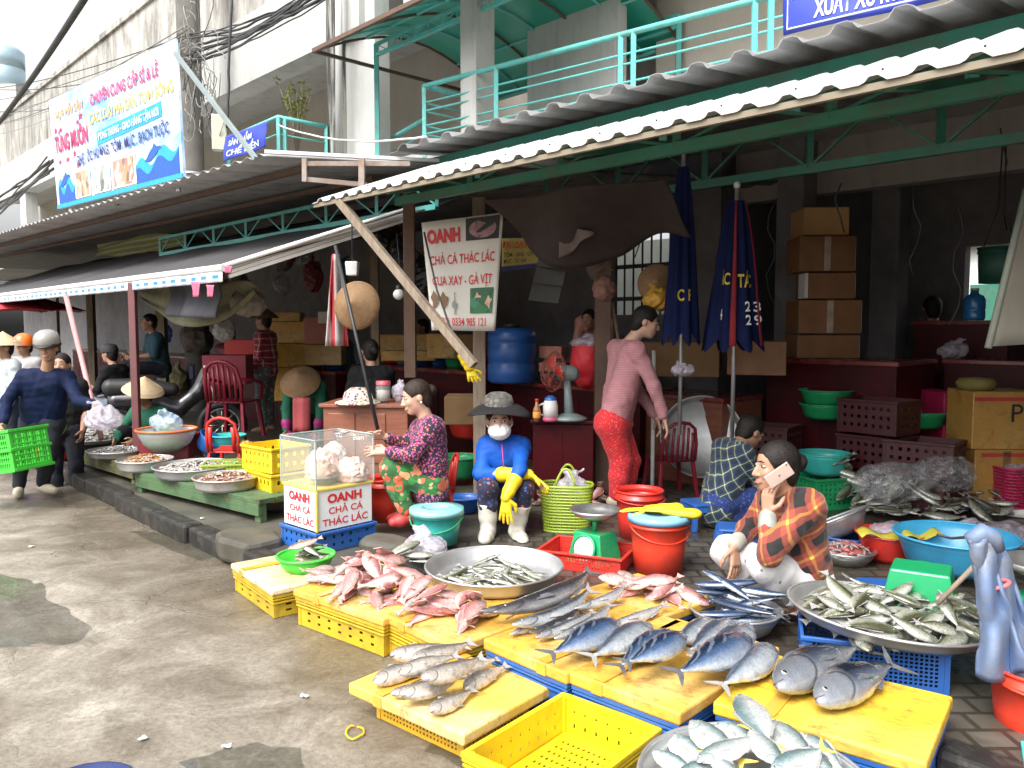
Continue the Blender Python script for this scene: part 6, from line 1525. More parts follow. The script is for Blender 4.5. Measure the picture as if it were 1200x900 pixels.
scale_('green weighing scale with a steel pan standing in the red tray basket', (rc[0] + .04, rc[1] + .0, PAVE + .012), -.75, .98)
# red buckets
p_ = G(776, 678, PAVE)
bk = bucket('red bucket with a blue lid and yellow gloves on top', (p_.x, p_.y + .13, PAVE + .002), .145, .172, .34, P_ORED, plastic('pale blue plastic', (.22, .46, .72)), True, None, 0, None, .25, 60)
GP = vec(p_.x, p_.y + .13, PAVE + .36)
def loose_glove(label, w, d, thumb, up=(0, 0, 1), mat=GLOVE, curl=.12, cuff=.16, k=1.1, droop=0.0):
    S = Soft(); d = Vector(d).normalized(); w = Vector(w)
    S.path([w - d * cuff, w - d * cuff * .5, w], [.046 * k, .04 * k, .034 * k], .015)
    pe, s_, pn, fs, th = hand_pts(w, d, -Vector(up), Vector(thumb), curl, size=k)
    for o_ in (.024, .008, -.008, -.024): S.cap(w + s_ * o_ * .6, pe + s_ * o_, .014, .013, .01)
    for f in fs: S.path(f, [.0115, .0108, .0102, .0096, .008], .002)
    S.path(th, [.015, .0135, .012, .0095], .005)
    o = S.build('rubber_glove', mat, None, .006, .003, 26, 5, tuple(w)); o.location = w; o.scale = (1, 1, .6)
    return tag(o, label, 'glove')
loose_glove('yellow rubber glove lying flat across the blue bucket lid', GP + vec(.04, -.03, .02), (-1, .45, 0), (.4, 1, 0))
loose_glove('second yellow rubber glove underneath on the blue bucket lid with fingers over its edge', GP + vec(-.05, .04, .018), (-1, .1, -.1), (0, -1, .1))
p_ = G(752, 640, PAVE); bucket('open red bucket standing behind the green scale', (p_.x + .02, p_.y + .25, PAVE + .002), .14, .165, .33, P_RED, None, True, None, 0, None, .2, 80)
stool('blue plastic stool beside the crouching person in a checked shirt', tuple(G(822, 618, PAVE)), P_BLUE, .24, .2, .25)
stool('low blue plastic stool behind the woman with the phone', tuple(G(862, 640, PAVE)), P_BLUE, .24, .14, -.2)
# fish on the paving by the standing woman
c = G(690, 590, PAVE); heap_at((c.x, c.y + .15), (.62, .33), F_BROWN + F_PINK[:1], 34, PAVE, 'brown fish spread on the paving at the feet of the standing woman', 'brown fish on the paving', None, 6, (1.0, 1.35), 6, 2.0, rz=0.05, sink=.3)
bag_mesh('plastic_bag', 'clear tied plastic bag on the fish behind the standing woman', tuple(G(700, 545, PAVE + .1)), (.14, .12, .13), 12)
# metal tray on edge, maroon chair
c = D(822, 512, 7.35); o = tray('large round metal tray leaning upright behind the maroon chair', tuple(c), .37, .06, ALU, None, (R(78), 0, R(-8)))
plastic_chair('maroon plastic chair in front of the leaning round tray', tuple(G(812, 600, PAVE) + vec(-.06, .65, 0)), P_DRED, R(195), None, 6, .78)
# right side: basins, bowls, fish pile
p_ = D(965, 552, 6.6); basin('teal basin with dark contents in the shade behind the woman with the phone', (p_.x, p_.y, p_.z - .02), .21, .17, P_TEAL)
crate('dark green crate under the teal basin in the shade', (.4, .35, max(.1, p_.z - .03 - PAVE)), P_GRN, (p_.x, p_.y, PAVE), .3, 8, 5)
p_ = G(1003, 668, PAVE); vessel('metal_bowl', 'metal bowl of red fish scraps right of the woman with the phone', 'bowl', (p_.x, p_.y + .15, PAVE + .002), [(.12, 0), (.16, .05), (.175, .085)], .004, STEEL, .006)
heap_stuff('fish_scraps', 'red and grey fish scraps heaped in the metal bowl', (p_.x, p_.y + .15, PAVE + .05), .15, .08, MEATP, 70, .09, 4, 'fish scraps', [pm('raw red scraps', (.30, .05, .05), (.4, .14, .12), 14, .4, coat=.4), pm('grey scraps', (.35, .3, .3), (.2, .17, .17), 14, .4, coat=.4)])
p_ = G(985, 612, PAVE); c = D(985, 600, 5.3); basin('grey metal basin tilted against a blue basin behind the woman with the phone', (c.x, c.y, PAVE + .08), .24, .12, ALU, None, .008, .6, 'basin', (R(-18), R(-22), 0)); basin('blue basin under the tilted grey basin', (c.x + .06, c.y + .02, PAVE + .001), .23, .1, P_BLUE)
p_ = G(1056, 664, PAVE); basin('red basin with a yellow sack edge and plastic in front of the green fish pile', (p_.x, p_.y + .16, PAVE + .002), .2, .17, P_RED)
bag_mesh('plastic_bag', 'pinkish plastic bag spilling over the red basin', (p_.x + .03, p_.y + .18, PAVE + .12), (.16, .12, .06), 15, BAGP, 0)
b = MB(); b.grid(lambda a, c_: (-.26 + .5 * a, -.05 + .1 * c_ + .03 * math.sin(9 * a), .02 * math.sin(a * 14) + .02 * c_), 20, 3, 0, True, .003); o = b.build('sack_edge', pm('yellow sack cloth', (.55, .48, .05), None, 8, .7)); o.location = (p_.x, p_.y + .02, PAVE + .19); tag(o, 'yellow sack strip lying on the rim of the red basin', 'sack')
p_ = G(1130, 690, PAVE); p_ = vec(p_.x + .05, p_.y + .2, 0); basin('wide sky blue basin behind the green scale at the right', (p_.x, p_.y, PAVE + .06), .33, .2, P_SKY)
b = MB(); b.tube([(-.2, -.02, .21), (-.12, -.03, .19), (.04, -.04, .205), (.12, -.02, .21)], [.008, .008, .011, .014], 0, 8); o = b.build('knife', pm('dark knife steel', (.06, .05, .05), None, 8, .4)); o.location = (p_.x + .08, p_.y, PAVE + .055); tag(o, 'dark curved knife lying across the sky blue basin', 'knife')
c = G(1043, 690, PAVE + .1); b = MB(); b.box((0, 0, .05), (.24, .2, .1)); o = b.build('plastic_tub', P_BLUE, None, .02); o.location = (c.x, c.y + .1, PAVE); o.rotation_euler = (0, 0, -.2); tag(o, 'closed blue plastic tub behind the big round tray', 'tub')
bag_mesh('plastic_bag', 'small clear plastic bag with something red beside the blue tub', tuple(G(1090, 692, PAVE + .06)), (.12, .09, .06), 18, BAGP, 1)
c = G(1075, 598, PAVE); heap_at((c.x, c.y + .05), (.74, .44), F_SCAD, 88, PAVE, 'olive green fish in the large pile on the paving at the right', 'green fish of the right pile', None, 6, (1.15, 1.6), 19, 2.4, rz=-.15, sink=.3, mound=.2)
for q_, hs_, sd in ((D(1045, 585, 6.15), (.2, .14), 51), (D(1105, 572, 6.2), (.15, .12), 52)): heap_at((q_.x, q_.y), hs_, F_SCAD, 16, PAVE + .05, 'grey fish inside a clear bag behind the green fish pile', 'fish in the clear bags', None, 6, (.9, 1.2), sd, 1.2, sink=.2)
bag_mesh('bag_of_fish', 'large clear bag of fish lying on the left back of the green fish pile', tuple(D(1045, 585, 6.15) * 1.0), (.30, .22, .16), 21, BAG, 0)
bag_mesh('bag_of_fish', 'clear bag of fish lying on the right back of the green fish pile', tuple(D(1105, 572, 6.2)), (.22, .2, .15), 22, BAG, 0)
bag_mesh('plastic_bag', 'dull violet plastic bag behind the sky blue basin', tuple(G(1172, 640, PAVE)), (.26, .2, .09), 25, BAGP, 0)
p_ = D(1160, 592, 6.3); p_ = vec(p_.x * 1.032, p_.y, p_.z); YB = mat_foam('taped brown yellow foam', (.46, .25, .06), (.5, .33, .12), .4); RTAPE = pm('red stripe tape', (.5, .05, .05), None, 9, .5)
bz_ = p_.z
crate('grey crate under the two yellow foam boxes', (.5, .4, max(.1, bz_ - PAVE - .002)), P_GREY, (p_.x, p_.y + .2, PAVE + .001), -.02, 8, 3)
x1 = carton('lower yellow foam box with a brown tape band at the right', (p_.x, p_.y + .2, bz_ + .002), (.5, .4, .44), -.02, YB, pm('brown tape', (.22, .13, .06), None, 9, .3), None, None, 'foam_box')
x2 = carton('upper yellow foam box with a black letter P at the right', (p_.x - .02, p_.y + .2, bz_ + .445), (.52, .4, .46), -.02, YB, None, None, None, 'foam_box')
MP = Matrix.Translation((-.26, -.2, 0)); letter('P', MP, .30, .22, .09, .15, INK_BLACK, x2, .0, 0, -.006); letter('H', MP, .42, .20, .07, .12, INK_BLACK, x2, .0, 0, -.006)
b = MB(); b.box((0, -.203, .40), (.5, .003, .03)); b.build('red_stripe', RTAPE, x2)
b = MB(); b.box((.02, -.203, .40), (.44, .003, .03)); b.build('red_stripe', RTAPE, x1)
c = D(1152, 450, 6.4); tag(MB().lathe([(.001, 0), (.13, 0), (.15, .05), (.12, .09), (.001, .1)], 0, 24).build('cloth_bundle', pm('olive cloth', (.22, .18, .05), None, 14, .8, .4)), 'olive brown bundle lying on the upper yellow foam box', 'bundle').location = (c.x, c.y + .1, bz_ + .908)
c = D(1110, 556, 6.9); tag(MB().box((0, 0, .46), (.16, .5, .92)).build('red_bin', P_MAG, None, .015), 'tall crimson plastic bin left of the yellow foam boxes', 'bin').location = (c.x, c.y + .2, PAVE)
c = G(1182, 600, PAVE); net_basket('magenta perforated basket bag at the right edge', (c.x + .03, c.y - .1, PAVE + .08), .2, .13, .30, P_MAG, .1, .88, 34, 12, 'basket_bag', 'bag')
bag_mesh('plastic_bag', 'clear bag sticking out of the magenta basket', (c.x + .03, c.y - .1, PAVE + .3), (.14, .09, .06), 28, BAGP, 0)
tag(rubble('foam_block', 'x', (c.x + .03, c.y - .1, PAVE + .04), (.4, .3, .08), 0, 12, STYRO), 'white foam slab under the magenta basket', 'block')
# second scale, long gloves, red bucket, teal crate at the right edge
sc2 = G(1140, 752, PAVE); scale_('larger green weighing scale without a pan behind the long blue gloves', (1.93, 3.72, PAVE + .1), 2.6, 1.25, False)
scale_('green weighing scale cut by the right edge with its steel pan near the gloves', (2.24, 3.30, PAVE + .14), -.2, 1.05)
BGL = pm('blue grey oilcloth', (.10, .17, .34), (.17, .195, .24), 5, .5, .4, 18, dirt=(.15, .14, .13), dirt_amt=.8, dirt_scale=9)
hx = D(1140, 640, 2.95); gl = thing('long_gloves', 'pair of long blue grey rubber gloves bound with pink bands draped upright at the right', 'gloves', hx)
for (rows, d0) in ((((632, 1134, 1160), (660, 1138, 1166), (700, 1145, 1178), (745, 1148, 1192), (792, 1146, 1206)), 2.92), (((630, 1150, 1172), (668, 1160, 1184), (715, 1170, 1200), (765, 1180, 1216), (800, 1186, 1226)), 3.02)):
    def fn(a, e):
        k = min(3, int(e * 4)); t = e * 4 - k; y0, l0, r0 = [lerp(q, w_, t) for q, w_ in zip(rows[k], rows[k + 1])]; x = lerp(l0, r0, a)
        return D(x, y0 + 6 * math.sin(a * 5), d0 + .022 * math.sin(a * 9 + e * 2) * (.3 + e) - .012 * math.sin(math.pi * a) + .012 * math.sin(e * 17 + a * 9) - .03 * e) - hx
    MB().grid(fn, 22, 26, 0, True, .014).build('glove', BGL, gl)
MB().tube([D(x, y, 2.93) - hx for x, y in ((1147, 640), (1141, 629), (1150, 624), (1163, 630), (1168, 645))], [.03, .034, .036, .034, .03], 0, 10).build('fold', BGL, gl); o = gl
for y_, x_ in ((685, 1166), (716, 1164)): 
    b = MB(); c = D(x_, y_, 2.93) - hx; b.tube([c + vec(.048 * math.cos(a), .035 * math.sin(a), .012 * math.cos(a)) for a in [2 * math.pi * i / 20 for i in range(20)]], .009, 0, 6, True); b.build('pink_band', pm('pink cord', (.55, .16, .18), None, 20, .7), o)
tag(MB().tube([D(1143, 662, 3.3), D(1098, 708, 3.3)], .011, 0, 8).build('stick', WOODP), 'short wooden stick leaning on the green scale beside the big tray', 'stick')
p_ = D(1216, 872, 2.92); bucket('red bucket cut by the right edge below the long gloves', (p_.x, p_.y, .01), .135, .168, .32, P_ORED, None, True, None, 0, None, .3, 84)
p_ = G(1188, 884, .12); crate('teal crate at the lower right corner', (.36, .3, .13), P_TEAL, (p_.x + .16, p_.y - .17, .003), RZ + .3, 6, 2)
b = MB(); b.lathe([(.001, 0), (.13, .0), (.16, .015), (.17, .04), (.165, .04), (.15, .02), (.001, .012)], 0, 40); o = b.build('dark_basin_lid', pm('dark blue plastic', (.015, .03, .12), None, 6, .3)); o.location = G(96, 938, .03); tag(o, 'dark blue plastic lid lying on the road at the bottom left edge', 'lid')
# litter
for i, (x, y, lb, mt) in enumerate(((265, 876, 'crumpled white plastic scrap in the small puddle near the bottom', P_WHITE), (167, 867, 'small white paper scrap on the wet road', P_WHITE), (416, 859, 'yellow plastic string ring on the road left of the front board', P_YEL2), (357, 817, 'white paper scrap left of the front board', P_WHITE), (37, 641, 'white scrap on the road near the left edge', P_WHITE), (237, 608, 'white scrap on the wet pavement behind the kerb', P_WHITE))):
    c = G(x, y, .006 if y > 612 else PAVE); b = MB()
    if i == 2: b.tube([(.05 * math.cos(a) * (1 + .2 * math.sin(3 * a)), .035 * math.sin(a), .004) for a in [i_ * .4 for i_ in range(16)]], .004, 0, 5)
    else: b.grid(lambda a, e: ((a - .5) * .035, (e - .5) * .02, .007 * math.sin(5 * a + i) * math.sin(4 * e) + .008), 6, 5, 0, True, .002)
    o = b.build('litter_scrap', mt); o.location = c; o.rotation_euler = (0, 0, i * .9); tag(o, lb, 'scrap')

# ================================================================== LEFT STALLS
def bench(label, l, f, z, depth, mat, leg=.17, w_=.1, name='low_bench'):
    c, w, rz, dd = frame2(l, f, z, depth); o = thing(name, label, 'bench', (c.x, c.y, PAVE - .004), rz); h = z - PAVE + .004
    b = MB(); n = 4
    for i in range(n): b.box((0, -dd / 2 + dd * (i + .5) / n, h - .02), (w, dd / n - .008, .04))
    b.build('plank_top', mat, o, .004)
    b = MB(); b.box((0, -dd / 2 + .02, h - .085), (w - .02, .035, .09)); b.box((0, dd / 2 - .02, h - .085), (w - .02, .035, .09)); b.build('apron', mat, o, .004)
    for a in (-1, 1):
        for e in (-1, 1): MB().box((a * (w / 2 - .05), e * (dd / 2 - .05), (h - .04) / 2), (.07, .06, h - .04)).build('leg', mat, o, .004)
    return o, c, w, rz
bench('green painted low bench with fish trays nearest the sign stall', (157, 553), (303, 586), .30, .62, GREENBENCH)
bench('mossy grey low bench with trays farther left', (78, 524), (155, 546), .30, .7, WOODB)
bench('weathered low bench with silver fish trays at the far left by the leaning pole', (60, 500), (100, 512), .34, .8, WOODB)
def fishtray(label, px, py, wpx, z, mat, clabel, cm, n, sl, seed, h=.06, hp=.05, sq=1.0):
    c = G(px, py, z + h); r = wpx / 2 / F * c.y
    tray(label, (c.x, c.y, z), r, h, mat); heap_stuff('seafood_heap', clabel, (c.x, c.y, z + h * .5), r * .9, hp + .03, cm[0], n, sl, seed, 'seafood', cm)
G1 = pm('grey prawn shell', (.20, .19, .18), (.34, .32, .30), 16, .35, coat=.4); G2 = pm('pale prawn shell', (.42, .38, .34), (.3, .27, .25), 16, .35, coat=.4); G3 = pm('brown crab shell', (.20, .10, .07), (.32, .18, .13), 14, .35, coat=.4); G4 = pm('silver fish skin', (.5, .5, .5), (.3, .3, .32), 16, .3, metal=.4, coat=.4); G5 = pm('orange shellfish', (.50, .27, .11), (.38, .2, .09), 16, .5)
RUSTALU = pm('rust streaked aluminium', (.55, .53, .50), (.42, .40, .37), 7, .5, .1, 40, metal=.5, dirt=(.36, .17, .05), dirt_amt=.8, dirt_scale=7)
fishtray('rust streaked metal tray of brown shellfish at the right end of the green bench', 266, 558, 76, .305, RUSTALU, 'brown shellfish heap in the rust streaked tray', [G3, G2], 120, .07, 1, .09)
fishtray('wide shiny metal tray of grey prawns on the green bench', 228, 545, 92, .305, ALU, 'grey prawns heap in the wide shiny tray', [G1, G2], 150, .08, 2, .085, .04, .7)
fishtray('metal tray of orange shellfish at the left end of the green bench', 170, 538, 62, .305, ALU, 'orange shellfish heap in the tray under the colander', [G5, G5, G2], 110, .07, 3, .09, .06)
fishtray('shallow grey tray on the mossy bench beside the maroon post', 137, 527, 64, .305, ALU, 'small grey fish in the shallow tray', [G1, G4], 80, .07, 4, .06, .02)
fishtray('wide tray heaped with grey prawns on the mossy bench', 112, 512, 84, .36, ALU, 'large heap of grey prawns on the mossy bench', [G1, G2, G1], 190, .09, 5, .04, .09)
fishtray('tray of silver fish at the back of the left stall', 128, 490, 56, .42, ALU, 'silver fish heap at the back of the left stall', [G4, G1], 90, .12, 6, .04, .04)
fishtray('dark tray of brown shrimps at the left stall', 92, 497, 44, .40, ALU, 'brown shrimps heap at the left stall', [G3, G1], 80, .07, 7, .04, .07)
fishtray('grey tray of sardines beside the sign stall', 292, 538, 44, .305, ALU, 'grey sardines beside the sign stall', [G1, G4], 80, .07, 14, .04, .03)
c = G(196, 526, .40); r = 33 / F * c.y
COL1, _t, _p = nodes('translucent bowl plastic'); _p.inputs['Base Color'].default_value = (.55, .62, .62, 1); _p.inputs['Roughness'].default_value = .3; _p.inputs['Alpha'].default_value = .7
vessel('colander_bowl', 'large clear bowl with an orange rim and lime contents on the green bench', 'bowl', (c.x, c.y, .385), [(r * .5, 0), (r * .78, .07), (r * .95, .16), (r, .21)], .004, COL1, .012, plastic('orange plastic', (.80, .18, .05)))
tag(MB().lathe([(.001, .02), (r * .5, .02), (r * .72, .08), (r * .3, .1), (.001, .11)], 0, 28).build('lime_bag', plastic('lime plastic', (.45, .62, .06))), 'lime green plastic inside the orange rimmed bowl', 'bag').location = (c.x - .03, c.y, .385)
c = G(238, 530, .36); basin('blue plastic basin leaning beside the orange rimmed bowl', (c.x, c.y + .1, .36), .16, .14, P_BLUE, None, .007, .7, 'basin', (0, R(38), 0)); basin('teal plastic basin behind the blue basin', (c.x + .15, c.y + .3, .36), .17, .13, P_TEAL)
c = G(278, 530, .34); o = crate('red tray basket with a yellow net bag of shellfish', (.34, .26, .08), P_RED, (c.x, c.y + .15, .33), .1, 10, 2, .4, .4, 'basket_tray', None, 0, .012, True, 'tray')
mince('net_bag', 'yellow net bag of shellfish in the red tray basket', (c.x, c.y + .15, .35), (.14, .1, .07), pm('yellow net with shells', (.62, .45, .10), (.5, .2, .1), 22, .6, .5, 40), 13, .01)
c = D(262, 545, 7.0); crate('flat yellow green basket behind the rusty tray', (.4, .3, .1), P_OLIVE, (c.x + .05, c.y, .32), .2, 12, 3, .5, .5, 'basket_tray', None, 0, .012, True, 'tray')
c = D(270, 520, 7.6); plastic_chair('small red plastic chair with an oval opening behind the green bench', (c.x, c.y, PAVE), P_RED, R(175), None, 2, .75)
c = D(195, 482, 8.0); bag_mesh('plastic_bag', 'pale blue plastic bag on the left stall by the utility pole', (c.x, c.y, .55), (.16, .13, .1), 33, mat_clear('pale blue bag', (.55, .7, .85), .6, .2), 2)
b = MB(); b.box((0, 0, .2), (.5, .4, .4)); o = b.build('goods_box', P_DRED, None, .02); o.location = (c.x, c.y + .1, PAVE); tag(o, 'dark red box under the pale blue bag', 'box')
c = D(80, 470, 9.4); crate('sky blue plastic crate with a red pouch behind the man in the navy jacket', (.5, .36, .28), plastic('light blue plastic', (.12, .38, .78)), (c.x, c.y, .42), .1, 6, 1)
tag(MB().box((0, 0, .09), (.22, .12, .18)).build('pouch', P_RED, None, .03), 'red pouch in front of the sky blue crate', 'pouch').location = (c.x + .14, c.y - .28, .50)
b = MB(); b.box((0, 0, .15), (.9, .7, .3)); o = b.build('goods_box', P_BLUE, None, .02); o.location = (c.x + .05, c.y, PAVE); tag(o, 'dark blue box under the sky blue crate', 'box')
c = G(66, 520, .3); basin('red basin of white squid on the ground behind the man in the navy jacket', (c.x, c.y, PAVE + .01), .25, .2, P_RED); heap_stuff('seafood_heap', 'white squid in the red basin', (c.x, c.y, PAVE + .15), .21, .07, P_WHITE, 40, .12, 17, 'seafood', [pm('white squid', (.7, .68, .66), None, 9, .3, coat=.5)])
# bark coloured column of bags on the pole, bags hanging, tarp
TARP = pm('camouflage tarp', (.20, .19, .12), (.12, .125, .07), 3.2, .8, .35, 12, dirt=(.33, .30, .22), dirt_amt=.55, dirt_scale=5)
def hang(name, label, cat, fn, mat, nu=18, nv=12, th=.01):
    c = Vector(fn(.5, 0)); b = MB(); b.grid(lambda a, e: Vector(fn(a, e)) - c, nu, nv, 0, True, th); o = b.build(name, mat); o.location = c; return tag(o, label, cat)
def tarpfn(a, e):
    p = lerp(V(163, 336, -.15), V(300, 330, .1), a); d = .06 + .36 * math.sin(math.pi * (a * .94 + .03)) ** .7
    return p + vec(0, 0, -d * e + .02 * math.sin(e * 6 + a * 9)) + EV * (.04 * math.sin(e * 3.1) + .03 * math.sin(a * 11) + .03 * math.sin(e * 9 + a * 5))
hang('tarpaulin', 'camouflage coloured tarpaulin slung like a hammock under the left awning', 'tarp', tarpfn, TARP)
hang('tarpaulin', 'green striped tarpaulin hanging behind the left roof truss', 'tarp', lambda a, e: lerp(V(112, 284, 2.0), V(222, 270, 2.0), a) + vec(0, 0, -.32 * e + .03 * math.sin(a * 12)) + EV * .05 * math.sin(a * 9 + e * 4), mat_stripe('green striped tarp', (.30, .33, .10), (.50, .48, .34), 2, 11, .4, .8))
DARKC = pm('dark cloth', (.035, .035, .045), (.06, .06, .07), 6, .85, .3, 20)
hang('hanging_jacket', 'dark jacket hanging over the camouflage tarpaulin', 'jacket', lambda a, e: lerp(V(197, 332, -.3), V(250, 330, -.3), a) + vec(0, 0, -.33 * e) + EV * (.05 * math.sin(a * 8) + .03 * math.sin(e * 5)), DARKC)
PINKC = pm('pink cloth', (.62, .16, .25), (.5, .1, .2), 9, .8, .2, 20)
for i, (x, y, w_, h_) in enumerate(((229, 330, 10, 20), (246, 334, 8, 15), (267, 312, 9, 8))):
    hang('pink_cloth', ('larger pink cloth pegged under the chequered awning', 'smaller pink cloth pegged beside another', 'pink cloth knot at the right end of the chequered awning')[i], 'cloth', lambda a, e: lerp(V(x - w_ / 2, y, -.53), V(x + w_ / 2, y, -.53), a * (1 - .6 * e) + .3 * e) + vec(0, 0, -h_ / 150 * e) + EV * .02 * math.sin(9 * a), PINKC, 6, 6, .006)
bag_mesh('hanging_bag', 'pink plastic bag hanging under the awning beside the dark jacket', tuple(V(256, 352, .1)), (.13, .1, .10), 41, mat_clear('pink bag', (.7, .25, .4), .75, .3), 2)
bag_mesh('hanging_bag', 'bright blue plastic bag hanging left of the utility pole', tuple(V(191, 402, 2.0)), (.17, .12, .2), 42, mat_clear('blue bag', (.05, .2, .75), .8, .3), 1)
bag_mesh('hanging_bag', 'greenish sack hanging on the left side of the utility pole', tuple(V(207, 462, 2.05)), (.2, .14, .27), 43, pm('greenish sack', (.20, .18, .07), (.10, .09, .06), 6, .7, .3, 14), 1)
bag_mesh('hanging_bag', 'grey white sack hanging under the right end of the left awning', tuple(V(290, 368, .2)), (.17, .12, .14), 44, pm('grey sack', (.30, .28, .25), (.2, .18, .16), 6, .8, .3, 14), 1)
bag_mesh('hanging_bag', 'pale transparent bag of nets hanging in front of the red seat back', tuple(V(262, 398, .4)), (.12, .1, .13), 45, mat_clear('grey bag', (.5, .5, .5), .6, .3), 1)
MIXC = pm('bundle of mixed cloth', (.16, .08, .06), (.10, .13, .12), 9, .8, .5, 18)
bag_mesh('cloth_bundle', 'dark reddish bundle tied round the utility pole under the tarpaulin', tuple(V(232, 412, 2.3)), (.27, .25, .24), 46, MIXC, 0, None, 'bundle')
S = Soft(); 
tag(MB().box((0, 0, 0), (.09, .05, .26)).build('thermos_case', pm('navy case', (.02, .03, .12), None, 8, .5), None, .02), 'narrow navy case strapped to the front of the utility pole', 'case').location = V(225, 436, 2.15)
# posts
mp = V(155, 335, -.5); mp2 = vec(mp.x, mp.y, PAVE)
tag(MB().beam(mp2, mp + vec(0, 0, .03), .07, .07).build('awning_post', pm('maroon painted post', (.20, .06, .07), (.12, .05, .05), 4, .6, .1, 20, dirt=(.1, .08, .06), dirt_amt=.5), None, .006), 'maroon steel post holding up the chequered awning', 'post')
tag(MB().tube([V(77, 346, -.75), V(108, 470, -.75), V(119, 515, -.75)], .028, 0, 10).build('parasol_pole', pm('faded pink pole', (.45, .24, .24), (.4, .2, .2), 6, .5)), 'leaning faded pink pole of the red parasol', 'pole')
pt_ = V(22, 342, -.1); ps = thing('parasol', 'red parasol spread under the left awning, seen at its rim', 'parasol', pt_)
b = MB(); n = 8
for i in range(n):
    a0_, a1_ = 2 * math.pi * i / n + .2, 2 * math.pi * (i + 1) / n + .2
    b.grid(lambda a, e: (lerp(vec(math.cos(a0_), math.sin(a0_), 0), vec(math.cos(a1_), math.sin(a1_), 0), a) * (1.0 * e + .01)) + vec(0, 0, -.04 - .28 * e ** 1.3 + .03 * math.sin(math.pi * a) * e), 6, 6, 0, True, .004)
b.build('canopy', pm('red parasol cloth', (.55, .025, .04), (.42, .02, .035), 3, .7, dirt=(.2, .05, .05)), ps)
for i in range(n): a = 2 * math.pi * i / n + .2; MB().tube([(0, 0, -.06), (.98 * math.cos(a), .98 * math.sin(a), -.335)], .006, 0, 5).build('rib', ALU, ps)
# ================================================================== INSIDE THE MARKET
def counter(label, u0, u1, v0, v1, z0, z1, mat=None, lip=.04):
    o = thing('market_counter', label, 'counter', W((u0 + u1) / 2, (v0 + v1) / 2, z0), RZ); w, d, h = u1 - u0, v1 - v0, z1 - z0
    b = MB(); b.box((0, 0, h / 2 - .02), (w, d, h - .04)); b.build('body', mat or REDTILE, o)
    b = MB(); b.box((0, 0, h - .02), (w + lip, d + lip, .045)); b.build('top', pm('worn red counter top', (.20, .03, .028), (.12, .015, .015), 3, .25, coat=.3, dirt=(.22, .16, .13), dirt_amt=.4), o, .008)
    for i in range(max(1, int(w / .6))): MB().box((-w / 2 + .3 + i * .6, -d / 2 - .003, h * .45), (.5, .004, h * .7)).build('front_panel', mat or REDTILE, o)
    return o
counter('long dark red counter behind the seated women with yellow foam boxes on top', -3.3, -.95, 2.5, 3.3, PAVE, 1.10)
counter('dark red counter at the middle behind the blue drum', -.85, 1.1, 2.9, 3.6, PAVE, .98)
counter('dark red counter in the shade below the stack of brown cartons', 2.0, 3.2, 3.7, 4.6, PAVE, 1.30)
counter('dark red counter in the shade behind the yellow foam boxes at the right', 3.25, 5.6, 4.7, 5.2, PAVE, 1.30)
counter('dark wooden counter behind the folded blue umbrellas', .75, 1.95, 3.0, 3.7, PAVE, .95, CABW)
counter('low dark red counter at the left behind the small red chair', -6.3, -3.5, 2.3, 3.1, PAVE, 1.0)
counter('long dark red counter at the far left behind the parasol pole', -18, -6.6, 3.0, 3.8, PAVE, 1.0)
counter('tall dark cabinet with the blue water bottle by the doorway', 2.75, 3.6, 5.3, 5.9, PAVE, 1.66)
TAPEB = pm('shiny clear tape', (.55, .45, .35), (.4, .3, .22), 9, .15, coat=.7)
# yellow foam boxes on the long counter
def onp(px, py, v): return V(px, py, v)
def fbox(label, px0, px1, py0, py1, v, d=.35, mat=FOAM, lid=None, rz=None):
    a, b_ = V(px0, py1, v), V(px1, py1, v); top = V((px0 + px1) / 2, py0, v); c = (a + b_) / 2; e = (b_ - a); w = abs(e.x) / 1.0
    return carton(label, (c.x + .02, c.y + d / 2, c.z), (w, d, max(.04, top.z - c.z)), rz if rz is not None else 0.0, mat, None, None, lid, 'foam_box')
fbox('yellow foam box open at the top, left of the blue edged one', 446, 472, 392, 416, 2.75, .3)
fbox('yellow foam box with a blue edge on the long counter', 474, 499, 392, 414, 2.8, .3)
fbox('orange yellow foam box with a green edge at the right of the long counter', 500, 530, 391, 420, 2.6, .35, FOAMB)
fbox('flat orange foam lid lying on the front of the long counter', 450, 505, 411, 423, 2.56, .3, FOAMB)
fbox('brown foam box at the right end of the long counter', 531, 552, 392, 421, 2.65, .3, CARD)
fbox('yellow foam box with a bright green stripe in the left stack', 322, 352, 377, 402, 2.0, .35)
fbox('orange foam box on top of the left stack', 322, 345, 366, 376.5, 2.0, .3, FOAMB)
fbox('yellow foam box under the striped one in the left stack', 318, 350, 403, 430, 2.0, .4)
fbox('yellow foam box right of the left stack under a tray', 351, 392, 404, 428, 2.2, .35)
fbox('lowest yellow foam box in the left stack near the bent woman', 316, 352, 431, 470, 1.9, .4, FOAMB)
pkc = pm('salmon plastic', (.66, .26, .19), None, 6, .5)
fbox('salmon pink plastic tub standing on the left foam boxes', 359, 385, 372, 403, 2.2, .2, pkc)
fbox('white switch box hanging on the red and white bag', 373, 387, 365, 379, 1.9, .05, P_WHITE)
fbox('brown cardboard carton behind the woman in the mask', 520, 556, 465, 498, 1.6, .4, CARD)
fbox('yellow carton leaning beside the floral bundle', 470, 497, 455, 475, 2.1, .2, CARD)
